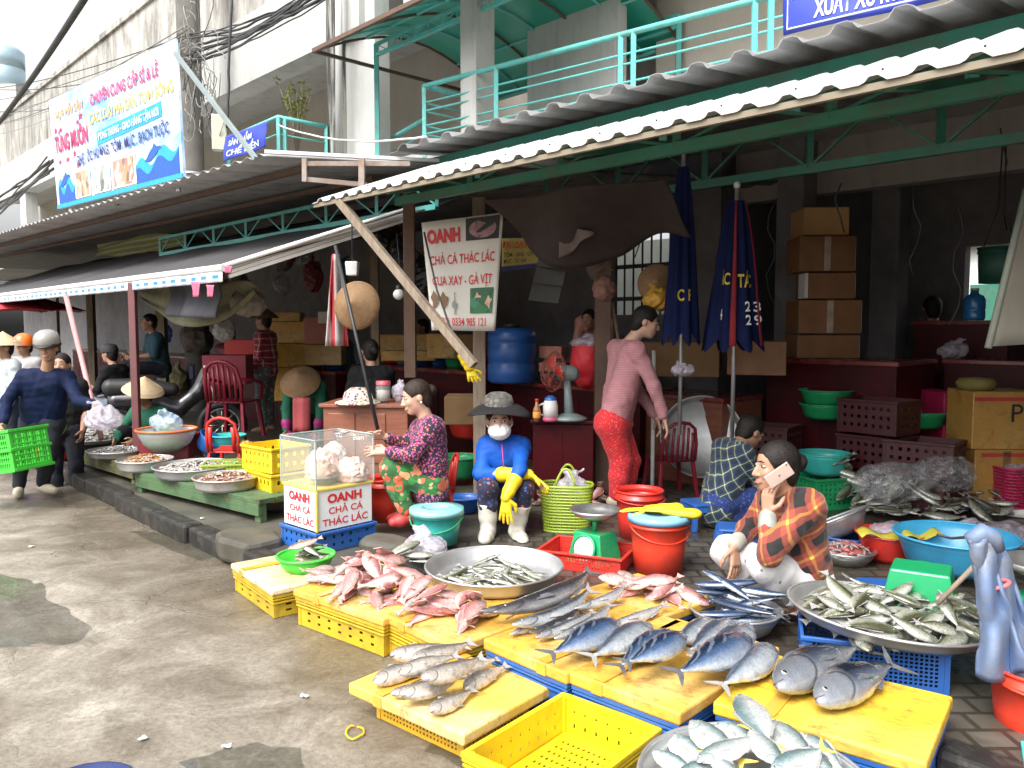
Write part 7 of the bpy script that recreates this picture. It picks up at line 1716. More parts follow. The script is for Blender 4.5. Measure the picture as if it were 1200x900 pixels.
# tall carton stack in the shade
for i, (x0, x1, y0, y1, lb) in enumerate(((936, 1020, 392, 420, 'lowest brown carton of the tall shaded stack'), (938, 1022, 351, 391, 'second brown carton from the bottom of the tall shaded stack'), (950, 1015, 319, 350, 'small brown carton with a white end in the middle of the tall stack'), (939, 1015, 276, 318, 'glossy taped brown carton second from the top of the tall stack'), (944, 1008, 242, 275, 'orange brown carton on top of the tall shaded stack'))):
    a, b_ = V(x0, y1, 4.0), V(x1 - 12, y1, 4.0); zt_ = V(975, y0, 4.0).z; z0_ = V(975, y1, 4.0).z; cy = V(975, y1, 4.0).y
    xm = (x0 + x1 - 12) / 2; p_ = D(xm, y1, cy); w_ = (x1 - 12 - x0) / F * cy
    o = carton(lb, (p_.x, p_.y + .22, z0_), (w_, .42, zt_ - z0_ - .004), -.05, CARDO if i != 4 else pm('tan carton', (.52, .29, .12), (.44, .24, .1), 4, .6), TAPEB if i in (3, 1) else None)
    if i < 4: MB().box((w_ / 2 + .0045, 0, (zt_ - z0_) / 2), (.003, .4, (zt_ - z0_) * .92)).build('white_end', STYRO, o)
    if i == 2: MB().box((-w_ / 2 - .02, -.1, (zt_ - z0_) / 2), (.03, .2, (zt_ - z0_) * .95)).build('white_end', STYRO, o)
for i, (px, py, v, s_, lb, mt) in enumerate(((742, 442, 2.95, (.55, .4, .34), 'wide orange brown carton behind the standing woman', CARDO), (812, 442, 2.95, (.6, .4, .32), 'wide brown carton under the folded blue umbrellas', CARD), (895, 440, 3.1, (.5, .4, .3), 'brown carton right of the white umbrella pole', CARDO), (650, 420, 3.0, (.26, .3, .13), 'small salmon carton on the middle counter', pkc), (652, 436, 2.95, (.3, .3, .1), 'salmon carton under the small one on the middle counter', pkc))):
    p_ = V(px, py, v); carton(lb, (p_.x, p_.y + .2, p_.z), s_, RZ * .4, mt)
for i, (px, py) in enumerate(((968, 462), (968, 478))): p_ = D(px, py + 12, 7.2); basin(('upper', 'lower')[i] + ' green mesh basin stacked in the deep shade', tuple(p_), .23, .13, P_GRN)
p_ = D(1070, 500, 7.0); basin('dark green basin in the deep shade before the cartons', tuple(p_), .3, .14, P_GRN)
for i, (px, n_) in enumerate(((900, 2), (1030, 3), (1085, 2))):
    p_ = V(px, 470, 3.42 + .04 * (i % 2)); o = None
    for k in range(n_):
        a = (p_.x, p_.y, PAVE + .3 * k + .001); lb = 'dark slatted fish crate in a stack in the deep shade before the cartons'
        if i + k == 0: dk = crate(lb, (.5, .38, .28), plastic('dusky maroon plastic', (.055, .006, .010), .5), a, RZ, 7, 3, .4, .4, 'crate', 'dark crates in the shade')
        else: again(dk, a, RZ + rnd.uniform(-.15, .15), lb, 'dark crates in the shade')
for i, px in enumerate((690, 745, 905, 985, 1075, 1125)):
    a = V(px, 215 + 9 * (i % 3), 2.55); tag(MB().tube([a + vec(.04 * math.sin(q * 1.7 + i), 0, -.12 * q) for q in range(4 + i % 3 * 2)], .006, 0, 5).build('cord', BLACKP), 'thin cord dangling from the deep truss under the white awning', 'cord', 'cords dangling from the deep truss')
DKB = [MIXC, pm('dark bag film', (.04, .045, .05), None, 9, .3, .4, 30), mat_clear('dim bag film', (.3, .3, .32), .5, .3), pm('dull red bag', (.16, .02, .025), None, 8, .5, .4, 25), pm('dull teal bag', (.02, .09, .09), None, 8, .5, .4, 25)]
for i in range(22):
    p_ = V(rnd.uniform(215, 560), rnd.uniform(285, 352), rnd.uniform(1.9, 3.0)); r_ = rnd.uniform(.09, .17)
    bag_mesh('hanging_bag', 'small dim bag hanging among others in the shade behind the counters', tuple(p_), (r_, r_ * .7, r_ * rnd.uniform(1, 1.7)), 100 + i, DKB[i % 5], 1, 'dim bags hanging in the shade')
for i in range(12):
    p_ = W(-3.2 + .37 * i + rnd.uniform(-.05, .05) if i < 6 else -6.1 + .42 * (i - 6), rnd.uniform(2.75, 3.0) if i < 6 else 2.6, 1.105 if i < 6 else 1.005)
    basin('plastic basin of one of several colours standing on a back counter in the shade', tuple(p_), rnd.uniform(.13, .19), rnd.uniform(.1, .18), (P_RED, P_TEAL, P_DRED, P_GRN, P_BLUE, P_GREY)[(i * 5 + i // 3) % 6], 'basins on the back counters')
# blue drum
p_ = V(600, 440, 2.55); o = thing('plastic_drum', 'big dark blue plastic drum on the middle counter', 'drum', (p_.x, p_.y + .25, .985), .12)
b = MB(); b.lathe([(.001, 0), (.24, .0), (.27, .03), (.27, .2), (.255, .22), (.27, .24), (.27, .42), (.255, .44), (.27, .46), (.26, .56), (.2, .60), (.001, .61)], 0, 36); b.build('body', P_BLUE, o); MB().lathe([(.001, .612), (.1, .612), (.1, .65), (.001, .655)], 0, 20).build('cap', BLACKP, o)
# dark cabinet with fan, jug, bottle
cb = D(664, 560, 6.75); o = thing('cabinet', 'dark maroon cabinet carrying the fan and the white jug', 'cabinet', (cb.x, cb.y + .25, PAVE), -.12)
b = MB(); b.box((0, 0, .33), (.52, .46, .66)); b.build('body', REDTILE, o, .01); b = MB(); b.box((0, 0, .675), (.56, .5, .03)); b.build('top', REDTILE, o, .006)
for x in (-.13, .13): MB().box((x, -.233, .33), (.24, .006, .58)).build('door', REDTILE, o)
ct = PAVE + .69
fp = D(667, 491, 6.8); fn = thing('desk_fan', 'grey green desk fan with a red caged head on the maroon cabinet', 'fan', (fp.x, fp.y, ct), .0)
b = MB(); b.lathe([(.001, 0), (.15, 0), (.16, .02), (.1, .04), (.05, .06), (.001, .06)], 0, 28); b.build('base', P_GREY, fn); MB().tube([(0, 0, .04), (-.01, 0, .2), (-.02, 0, .34)], [.045, .034, .028], 0, 12).build('column', P_GREY, fn)
HM = Matrix.Translation((-.03, 0, .39)) @ Matrix.Rotation(R(-112), 4, 'Z') @ Matrix.Rotation(R(-86), 4, 'Y') 
HM = Matrix.Translation((-.03, 0, .40)) @ vec(-.9, -.42, .12).to_track_quat('Z', 'Y').to_matrix().to_4x4()
b = MB(); b.lathe([(.001, -.10), (.055, -.10), (.07, -.06), (.065, .06), (.001, .07)], 0, 20, HM); mot = b.build('motor', P_GREY, fn)
CG = pm('rusty cage wire', (.22, .06, .045), None, 8, .5); b = MB()
for r_, z in ((.17, .12), (.12, .175), (.06, .19), (.15, .085)): b.tube([HM @ vec(r_ * math.cos(a), r_ * math.sin(a), z) for a in [2 * math.pi * i / 28 for i in range(28)]], .004, 0, 5, True)
for i in range(30): a = 2 * math.pi * i / 30; b.tube([HM @ vec(r_ * math.cos(a), r_ * math.sin(a), z) for r_, z in ((.03, .195), (.12, .175), (.17, .12), (.15, .085), (.06, .07))], .0018, 0, 4)
b.build('cage', CG, mot); b = MB()
for i in range(3):
    a = 2 * math.pi * i / 3; b.grid(lambda e, f_: HM @ vec((.03 + .11 * e) * math.cos(a + .9 * (f_ - .5)), (.03 + .11 * e) * math.sin(a + .9 * (f_ - .5)), .12 + .03 * (f_ - .5)), 5, 5, 0, True, .002)
b.build('blade', P_RED, mot)
jp = D(645, 497, 6.72); j = thing('water_jug', 'white insulated jug with a pink base and blue cap on the cabinet', 'jug', (jp.x, jp.y, ct)); 
MB().lathe([(.001, .03), (.062, .03), (.064, .12), (.055, .165), (.05, .175), (.001, .175)], 0, 28).build('body', P_WHITE, j); MB().lathe([(.001, 0), (.064, 0), (.066, .03), (.001, .03)], 0, 28).build('base', pm('pink plastic', (.7, .12, .25), None, 6, .4), j); MB().lathe([(.05, .175), (.048, .195), (.02, .215), (.001, .215)], 0, 24).build('cap', P_BLUE, j); MB().tube([(-.06, 0, .05), (-.1, 0, .06), (-.1, 0, .13), (-.055, 0, .15)], .009, 0, 8).build('handle', P_WHITE, j)
bp = D(629, 495, 6.7); j = thing('bottle', 'small amber sauce bottle beside the white jug', 'bottle', (bp.x, bp.y, ct)); MB().lathe([(.001, 0), (.03, 0), (.032, .1), (.014, .14), (.013, .17), (.001, .17)], 0, 20).build('body', pm('amber glass', (.35, .14, .03), None, 6, .12, coat=.6), j); MB().lathe([(.001, .17), (.015, .17), (.015, .19), (.001, .19)], 0, 16).build('cap', P_RED, j); MB().lathe([(.0325, .03), (.0335, .032), (.0335, .08), (.0325, .082)], 0, 20).build('paper_label', INK_OR, j)
# wooden cabinet with chalk writing, jar, hat, bag
wp = D(424, 560, 6.6); zc_ = D(424, 478, 6.6).z; o = thing('cabinet', 'reddish wooden cabinet with white chalk writing behind the glass case', 'cabinet', (wp.x + .05, wp.y + .3, PAVE), -.1); hz = zc_ - PAVE
b = MB(); b.box((0, 0, hz / 2), (.72, .5, hz)); b.build('body', CABW, o, .008); b = MB(); b.box((0, 0, hz + .012), (.78, .55, .03)); b.build('top', CABW, o, .005)
for x in (-.2, .06): MB().box((x, -.255, hz - .26), (.23, .012, .42)).build('door', CABW, o, .006)
letter('Cố', Matrix.Translation((-.36, -.262, 0)), .11, hz - .25, .055, .05, INK_WHITE, o, .0); letter('Bán', Matrix.Translation((-.36, -.262, 0)), .26, hz - .27, .09, .045, INK_WHITE, o, .0)
zt2 = PAVE + hz + .03
jp = D(446, 474, 6.65); j = thing('glass_jar', 'glass jar with a pinkish red lid on the wooden cabinet', 'jar', (jp.x, jp.y + .15, zt2)); MB().lathe([(.001, 0), (.06, 0), (.065, .02), (.065, .13), (.055, .15), (.052, .15), (.06, .13), (.06, .02), (.001, .01)], 0, 26).build('body', GLASS, j); MB().lathe([(.001, .005), (.055, .01), (.055, .1), (.001, .11)], 0, 20).build('contents', pm('grey paste', (.32, .28, .25), None, 20, .6), j); MB().lathe([(.062, .145), (.062, .18), (.001, .182)], 0, 26).build('lid', pm('dusty red lid', (.5, .08, .1), None, 8, .4), j)
bag_mesh('plastic_bag', 'pale plastic bag behind the glass jar on the cabinet', (jp.x + .14, jp.y + .2, zt2), (.07, .06, .085), 51, BAGP, 2)
hp_ = D(414, 478, 6.5); b = MB(); b.lathe([(.19, 0), (.19, .012), (.13, .03), (.11, .09), (.06, .13), (.001, .135)], 0, 30); o = b.build('flowered_hat', mat_print('flowered hat cloth', (.5, .48, .38), [(.25, .04, .08), (.06, .06, .08), (.35, .3, .2)], 38, .5)); o.location = (hp_.x, hp_.y + .2, zt2); tag(o, 'soft flowered hat lying on the wooden cabinet', 'hat')
# hanging hats, bags, lamp bulb, bucket
def hat_hang(label, p, r, dirn, mat, hgt=.14):
    M = Vector(dirn).to_track_quat('Z', 'Y').to_matrix().to_4x4(); b = MB(); b.lathe([(r, -.006)] + [(r * (1 - t), hgt * t ** .9) for t in (0, .2, .4, .6, .8, .97)] + [(.002, hgt)], 0, 40, M)
    for t in (.1, .2, .3, .4, .5, .6, .7, .8, .9): b.tube([M @ vec(r * (1 - t) * math.cos(a), r * (1 - t) * math.sin(a), hgt * t ** .9) for a in [2 * math.pi * i / 30 for i in range(30)]], .0018, 0, 4, True)
    o = b.build('conical_hat', mat); o.location = p; return tag(o, label, 'hat')
hat_hang('brown conical palm leaf hat hanging by the thin black rod', D(418, 358, 6.7), .205, (-.25, -1, .12), STRAWD)
hat_hang('brown conical hat hanging beside the folded blue umbrella', D(770, 332, 6.6), .16, (-.2, -1, .1), STRAWD, .1)
bag_mesh('hanging_bag', 'golden net bag hanging below the brown hat by the blue umbrella', tuple(D(772, 362, 6.5)), (.12, .1, .09), 61, pm('golden net', (.62, .36, .05), (.4, .2, .03), 14, .5, .5, 40), 1)
bag_mesh('hanging_bag', 'small golden packet hanging beside the golden net bag', tuple(D(789, 366, 6.45)), (.05, .05, .06), 62, pm('golden net', (.6, .35, .05), None, 14, .5), 0)
rp = D(688, 442, 7.2); S = Soft(); S.path([rp, rp + vec(0, 0, .12), rp + vec(0, 0, .27)], [.11, .145, .135], .04); S.cut(rp + vec(0, 0, .30), (0, 0, 1)); o = S.build('red_sack', pm('bright red sack', (.60, .02, .03), (.5, .02, .03), 5, .6, .3, 16), None, .012, .012, 22, 3, tuple(rp)); o.location = rp; tag(o, 'bright red sack hanging at the pillar behind the fan', 'sack')
bag_mesh('plastic_bag', 'pale crinkled plastic over the top of the bright red sack', tuple(rp + vec(0, -.02, .27)), (.16, .13, .05), 64, BAGP, 1)
hang('hanging_sheet', 'dark brown tarpaulin sheet sagging under the white awning', 'tarp', lambda a, e: lerp(V(566, 226, .75), V(772, 200, 1.4), a) + vec(0, 0, -.05 - (.50 - .30 * abs(a - .55)) * e - .12 * math.sin(a * 6.5) * e) + EV * (.5 * e + .08 * math.sin(a * 8 + e * 3)), pm('dark brown tarp', (.045, .032, .03), (.03, .022, .02), 5, .8, .3, 12), 26, 14)
hang('hanging_sheet', 'small folded brown corner of tarpaulin hanging above the grey panels', 'tarp', lambda a, e: lerp(V(655, 262, 1.2), V(697, 272, 1.3), a) + vec(0, 0, -.24 * e * (1.1 - a)) + EV * .04 * math.sin(6 * a), pm('grey brown tarp', (.17, .13, .12), (.13, .1, .09), 5, .8), 10, 8)
bl_ = thing('light_bulb', 'white globe light bulb hanging on a wire left of the hanging banner', 'bulb', D(467, 345, 6.7)); MB().ball((0, 0, 0), .045, 0, 18).build('globe', pm('milky glass', (.75, .75, .72), None, 6, .25), bl_); MB().lathe([(.022, .04), (.022, .075), (.001, .08)], 0, 16).build('socket', BLACKP, bl_); MB().tube([(0, 0, .08), (.01, 0, .25), (-.01, 0, .5)], .005, 0, 6).build('wire', BLACKP, bl_)
lb = thing('lamp', 'square white lamp hanging from the roof beside the thin black rod', 'lamp', D(413, 315, 6.9)); MB().frustum((0, 0, -.06), (.09, .09), (.11, .11), .12).build('shade', P_WHITE, lb, .01); MB().tube([(0, 0, .06), (0, 0, .5)], .006, 0, 6).build('wire', BLACKP, lb)
hb = D(1170, 332, 6.9); o = bucket('dark green bucket hanging on cords by the doorway', tuple(hb), .15, .165, .30, pm('dark green plastic', (.02, .10, .075), None, 6, .5), None, False)
for dx in (-.14, .14): MB().tube([(dx, 0, .3), (dx * .2, 0, .62), (dx * .1, 0, 1.2)], .006, 0, 6).build('cord', BLACKP, o)
wb = V(1141, 378, 5.45); o = thing('water_bottle', 'blue five gallon water bottle standing by the bright doorway', 'bottle', (wb.x, wb.y, 1.665)); MB().lathe([(.001, 0), (.09, 0), (.1, .02), (.1, .09), (.094, .1), (.1, .11), (.1, .2), (.08, .24), (.04, .26), (.035, .29), (.001, .29)], 0, 28).build('body', pm('blue bottle plastic', (.04, .26, .7), None, 6, .2, coat=.5), o); MB().lathe([(.001, .29), (.037, .29), (.037, .315), (.001, .315)], 0, 20).build('cap', P_WHITE, o)
bag_mesh('plastic_bag', 'pale yellow bag on the counter before the doorway', tuple(W(uvz(V(1118, 402, 4.9))[0], 4.9, 1.31)), (.14, .1, .08), 66, BAGP, 1)
# folded umbrellas
UMB = pm('blue umbrella cloth', (.004, .010, .06), (.0025, .006, .035), 4, .8, .2, 14, spec=.2)
def folded(label, top, bot, r, redstrip=False, text=None):
    top, bot = Vector(top), Vector(bot); o = thing('folded_umbrella', label, 'umbrella', bot); h = (top - bot).length; rr = lambda t, a: r * (.28 + .72 * (1 - t) ** .8) * (1 + .16 * math.sin(8 * a) + .05 * math.sin(3 * a + 5 * t))
    b = MB(); b.grid(lambda a, e: (rr(e, 6.2832 * a) * math.cos(6.2832 * a), rr(e, 6.2832 * a) * math.sin(6.2832 * a), h * e - .05 * math.sin(8 * 6.2832 * a) * (1 - e) ** 3), 64, 16, 0, True); b.build('canopy', UMB, o)
    MB().tube([(0, 0, h + .1), (0, 0, -.75)], .016, 0, 10).build('pole', ALU, o); MB().ball((0, 0, h + .12), .028, 0, 10).build('finial', P_WHITE, o)
    if redstrip:
        for a in (-1.9, -.75): MB().grid(lambda e, f_: (rr(e, a) * 1.06 * math.cos(a + .22 * (f_ - .5)), rr(e, a) * 1.1 * math.sin(a + .22 * (f_ - .5)), h * e), 12, 2, 0, True, .003).build('red_panel', pm('dull red cloth', (.25, .012, .02), None, 6, .8), o)
    for (t_, x, z, w, hh_, mt) in text or []:
        l = letter(t_, None, x, z, w, hh_, mt, o, .02)
        for v_ in l.data.vertices: a = -math.pi / 2 + v_.co.x / r; q = rr(min(1, v_.co.z / h), a) * 1.0 + .012; v_.co = (q * math.cos(a), q * math.sin(a), v_.co.z)
    return o
folded('tall narrow folded blue umbrella hanging left of the other', D(800, 196, 6.3), D(798, 398, 6.3), .135, False, [('C P', -.06, .30, .12, .09, INK_YEL)])
folded('wide folded blue umbrella with red strips and yellow letters', D(858, 236, 6.2), D(860, 405, 6.2), .215, True, [('ÁC', -.2, .46, .1, .09, INK_YEL), ('TÁC', -.03, .44, .17, .1, INK_YEL), ('2', .02, .26, .04, .075, INK_WHITE), ('2', .02, .16, .04, .075, INK_WHITE), ('3', .15, .26, .04, .075, INK_WHITE), ('9', .15, .16, .04, .075, INK_WHITE), ('4', -.18, .2, .04, .08, INK_WHITE)])
# posts and props
def post(name, label, a, b_, w, mat, cat='post', roundp=False):
    b = MB()
    if roundp: b.tube([a, b_], w / 2, 0, 10)
    else: b.beam(a, b_, w, w)
    return tag(b.build(name, mat, None, 0 if roundp else .005), label, cat)
pb = V(562, 450, 1.3); post('stall_post', 'weathered grey timber post behind the hanging banner', (pb.x, pb.y, PAVE), (pb.x, pb.y, 2.72), .11, WOODP)
pb = V(480, 300, .9); post('stall_post', 'dark timber post up under the left end of the white awning', (pb.x, pb.y, 1.15), (pb.x, pb.y, 2.9), .10, RUST)
pb = V(706, 400, 2.0); post('stall_post', 'dark timber post with bags tied to it behind the red sack', (pb.x, pb.y, PAVE), (pb.x, pb.y, 2.75), .13, RUST)
pb = V(440, 400, 1.6); post('stall_post', 'grey timber post beside the hanging brown hat', (pb.x, pb.y, PAVE), (pb.x, pb.y, 2.6), .09, WOODP)
pb = V(766, 440, 2.2); post('stall_post', 'thin dark pole with worn white paint behind the standing woman', (pb.x, pb.y, PAVE), (pb.x, pb.y, 1.4), .035, P_WHITE, 'pole', True)
for x, v in ((66, 2.2), (108, 2.2), (190, 1.4)):
    pb = V(x, 400, v); post('stall_post', {66: 'white square post at the far left behind the parasol', 108: 'brown timber post behind the leaning pole', 190: 'dark timber post left of the greenish sack'}[x], (pb.x, pb.y, PAVE), (pb.x, pb.y, 2.4), .14, WHITEW if x == 66 else WOODP)
post('wooden_prop', 'long slanting wooden prop from the awning corner down across the banner', V(398, 236, .02), V(556, 428, .42), .06, WOODP, 'prop')
post('thin_rod', 'thin dark iron rod slanting beside the hanging brown hat', V(393, 288, .0), V(443, 505, .0), .028, BLACKP, 'rod', True)
for i, (x0, x1) in enumerate(((700, 722), (707, 730), (714, 738))): a = D(x0, 340, 7.0); b_ = D(x1, 470, 7.0); post('stick', ('left', 'middle', 'right')[i] + ' one of three grey sticks leaning at the dark post', a, b_, .03, WOODP, 'stick', True)
bag_mesh('cloth_bundle', 'brown bundle of bags tied high on the dark post', tuple(D(702, 325, 7.0)), (.12, .1, .17), 71, MIXC, 1, None, 'bundle')
bag_mesh('cloth_bundle', 'pinkish bundle of bags tied low on the dark post', tuple(D(708, 352, 6.95)), (.1, .1, .12), 72, pm('pinkish cloth', (.3, .16, .13), (.2, .1, .08), 8, .8, .4, 20), 1, None, 'bundle')
hang('red_white_bag', 'long red and white striped plastic bag hanging beside the black rod', 'bag', lambda a, e: lerp(D(387, 298, 6.9), D(399, 298, 6.9), .5 + (a - .5) * (.7 + 1.6 * e)) + vec(0, 0, -.78 * e) + vec(0, .05 * math.sin(a * 9), 0), mat_stripe('red and white plastic', (.34, .02, .03), (.40, .38, .38), 0, 9, .5, .3), 14, 12)
gpm = pm('grey slatted panel', (.20, .20, .20), (.14, .14, .14), 6, .6)
o = thing('slatted_panel', 'tilted grey panel of three hinged boards hanging behind the hanging banner', 'panel', D(642, 322, 7.6))
for k in range(3):
    b = MB(); b.grid(lambda a, e: lerp(D(634 - k * 5, 293 + k * 20, 7.6 - .06 * k), D(668 - k * 5, 297 + k * 20, 7.6 - .06 * k), a) * (1 - e) + lerp(D(629 - k * 5, 312 + k * 20, 7.5 - .06 * k), D(664 - k * 5, 316 + k * 20, 7.5 - .06 * k), a) * e - Vector(o.location), 4, 3, 0, False, .012); b.build('board', gpm, o)
wpn = thing('leaning_canvas', 'tilted pale canvas panel at the right edge of the stalls', 'panel', D(1190, 400, 4.3))
b = MB(); b.grid(lambda a, e: lerp(lerp(D(1202, 225, 4.3), D(1250, 150, 4.5), a), lerp(D(1158, 406, 4.25), D(1260, 400, 4.5), a), e) - Vector(wpn.location), 8, 10, 0, True, .006); b.build('cloth', pm('pale canvas', (.46, .43, .37), (.38, .35, .3), 4, .8, .1, 20), wpn); MB().tube([D(1203, 222, 4.28) - Vector(wpn.location), D(1158, 408, 4.23) - Vector(wpn.location)], .018, 0, 8).build('edge_pole', pm('grey green pole', (.3, .33, .28), None, 6, .5), wpn)
# banner with the stall's name
VB = pm('off white vinyl', (.70, .68, .62), (.62, .60, .54), 3, .5, .15, 8)
q1, q2, q3, q4 = V(506, 387, .62), V(580, 388, 1.05), V(590, 249, 1.05), V(494, 261, .62)
nb_, on = banner('banner', 'hanging white banner with red lettering and small pictures under the awning', q1, q2, q3, q4, VB, [('OANH', .05, .80, .42, .12, INK_RED, .055), ('CHẢ CÁ THÁC LÁC', .06, .60, .86, .085, INK_RED, .012), ('CUA XAY - GÀ VỊT', .07, .41, .83, .085, INK_RED, .012), ('ĐT: 0334 985 121', .14, .045, .70, .072, INK_RED, .01)], None, .012)
def bpatch(pts, mat, name, y=.008):
    b = MB(); n = len(pts); b.add([on(x, z, y) for x, z in pts], [tuple(range(n))]); return b.build(name, mat, nb_)
bpatch([(.54, .79), (.96, .79), (.96, .985), (.54, .985)], INK_BLACK, 'photo_print'); bpatch([(.75 + .17 * math.cos(a), .885 + .08 * math.sin(a)) for a in [2 * math.pi * i / 22 for i in range(22)]], photo('photo of a dish', [(.18, .08, .09), (.36, .2, .2), (.25, .12, .14)], 30), 'photo_print', .011)
bpatch([(.60, .155), (.93, .155), (.93, .375), (.60, .375)], photo('photo of chickens', [(.02, .08, .04), (.03, .14, .06), (.05, .2, .1)], 12), 'photo_print')
for x, z in ((.70, .28), (.86, .25)): bpatch([(x + .06 * a, z + .06 * c_) for a, c_ in ((0, 1), (.4, .5), (1, .4), (.5, -.2), (.4, -1), (-.2, -.5), (-.8, -.2), (-.4, .4))], pm('chicken print', (.55, .25, .14), (.7, .6, .5), 20, .5), 'chicken_print', .011)
bpatch([(.36 + .06 * a, .24 + .09 * c_) for a, c_ in ((.1, 1.2), (.5, 1.05), (.3, .9), (.35, .3), (.9, -.1), (.5, -.5), (.35, -1), (0, -1), (.1, -.5), (-.5, -.3), (-.4, .1), (.1, .35))], pm('goose print', (.32, .34, .33), None, 20, .5), 'goose_print', .01)
for x, z in ((.09, .30), (.22, .29)): bpatch([(x + .055 * math.cos(a) * (1 + .3 * math.sin(5 * a)), z - .02 + .07 * math.sin(a) * (1 + .3 * math.cos(3 * a))) for a in [2 * math.pi * i / 16 for i in range(16)]], pm('crab print', (.22, .12, .06), None, 20, .5), 'crab_print', .01)
MB().tube([on(-.02, 1.0, .0), on(-.15, 1.06, .05)], .004, 0, 5).build('tie_cord', BLACKP, nb_); MB().tube([on(.98, 1.0, .0), on(1.14, 1.04, .05)], .004, 0, 5).build('tie_cord', BLACKP, nb_)
tag(MB().tube([V(497, 272, .50), V(512, 340, .5), V(528, 385, .5), V(542, 430, .5)], .008, 0, 6).build('cord', BLACKP), 'dark cord hanging down in front of the white banner', 'cord')
YB2 = pm('yellow banner vinyl', (.55, .45, .12), None, 4, .5)
q1, q2, q3, q4 = D(588, 318, 7.6), D(640, 312, 7.6), D(640, 279, 7.6), D(588, 279, 7.6)
y2, on2 = banner('banner', 'smaller yellow and red banner hanging farther back behind the white one', q1, q2, q3, q4, YB2, [('ĐẠI LOẠI HẢI SẢN', .02, .68, .94, .2, INK_RED, .02), ('TÔM - GHẸ - CÁ CÁC', .05, .42, .85, .13, INK_BLACK, .01), ('MỰC - ỐC GAI', .05, .22, .5, .13, INK_BLACK, .01)], None, .005)
b = MB(); b.add([on2(0, 0, .006), on2(1, 0, .006), on2(1, .14, .006), on2(0, .14, .006)], [(0, 1, 2, 3)]); b.build('navy_band', INK_NAVY, y2)
loose_glove('yellow rubber glove tied at the foot of the wooden prop', D(550, 432, 6.0), (.25, -.1, -1), (1, 0, .2), (0, -1, .1))
bag_mesh('plastic_bag', 'pinkish thin plastic bag hanging under the blue umbrella', tuple(D(800, 440, 6.3)), (.09, .07, .05), 75, BAGP, 1)
tag(MB().tube([D(1172, 150, 6.6), D(1180, 190, 6.6), D(1172, 230, 6.6), D(1180, 270, 6.6)], .006, 0, 5).build('cord', BLACKP), 'black cord dangling from the deep truss above the doorway', 'cord')
# chairs, motorbike, water tank, plant
c = D(275, 500, 9.2); plastic_chair('maroon plastic chair covered with a sheet behind the small red chair', (c.x, c.y, PAVE + .2), P_DRED, R(170), None, 6, 1.05, True)
c = D(140, 470, 10.4); plastic_chair('maroon plastic armchair under the man in the black cap', (c.x, c.y, PAVE), P_DRED, R(-90), None, 6, .95, True)
for i, (x, y, d_) in enumerate(((291, 395, 10.5), (268, 415, 9.6))): c = D(x, y + 25, d_); carton(('bright red plastic tub at the back of the left stall', 'dark red sheet covered box behind the maroon chair')[i], (c.x, c.y, c.z - .1), (.5, .4, .35), .1, (P_RED, P_DRED)[i], None, None, None, 'plastic_tub', 'tub')
bm = D(203, 468, 9.3); mo = thing('motorbike', 'black parked motorbike half hidden behind the utility pole', 'motorbike', (bm.x - .15, bm.y + .2, PAVE), .35); MBK = pm('black bike paint', (.02, .02, .024), None, 8, .25, coat=.5)
for x in (-.6, .6):
    b = MB(); b.tube([(x + .25 * math.cos(a), 0, .29 + .25 * math.sin(a)) for a in [2 * math.pi * i / 28 for i in range(28)]], .045, 0, 8, True); whl = b.build('wheel', BLACKP, mo); b = MB(); b.tube([(x + .2 * math.cos(a), 0, .29 + .2 * math.sin(a)) for a in [2 * math.pi * i / 28 for i in range(28)]], .012, 0, 6, True)
    for k in range(8): a = .785 * k; b.tube([(x, 0, .29), (x + .2 * math.cos(a), 0, .29 + .2 * math.sin(a))], .006, 0, 5)
    b.build('rim', STEEL, whl)
S = Soft(); S.path([(-.55, 0, .62), (-.2, 0, .62), (.1, 0, .5), (.35, 0, .7), (.45, 0, .95)], [.1, .13, .1, .09, .08], .05); S.ell((-.1, 0, .42), (.2, .12, .14), None, .05); S.build('frame_body', MBK, mo, .015)
S = Soft(); S.path([(-.6, 0, .78), (-.25, 0, .77), (.05, 0, .74)], [.1, .11, .08], .05); S.build('saddle', pm('black vinyl', (.025, .025, .025), None, 9, .5), mo, .015); MB().tube([(.42, -.32, 1.02), (.44, -.15, 1.0), (.46, 0, .96), (.44, .15, 1.0), (.42, .32, 1.02)], .014, 0, 8).build('handlebar', STEEL, mo); MB().tube([(.45, 0, .95), (.6, .04, .3)], .03, 0, 8).build('fork', STEEL, mo); MB().ball((.52, 0, .9), (.05, .08, .07), 0, 12).build('headlight', STEEL, mo)
wt = D(5, 104, 34); o = thing('water_tank', 'steel water tank on a frame high at the upper left behind the parapet', 'tank', wt); o.scale = (.75, .75, .75)
MB().lathe([(.001, 0), (1.0, 0), (1.05, .1), (1.05, 1.0), (1.0, 1.06), (1.05, 1.1), (1.05, 1.95), (.8, 2.2), (.001, 2.3)], 0, 32).build('tank', pm('bluish steel', (.42, .56, .62), (.35, .46, .52), 2, .35, metal=.4), o); b = MB(); b.box((0, 0, -1.4), (2.6, 2.2, 2.7)); b.build('housing', WHITEW, o)
sh = V(348, 158, 2.9); pl = thing('shrub', 'small wild shrub growing at the corner railing of the balcony', 'plant', sh); rr = random.Random(5); lf = MB(); stm = MB()
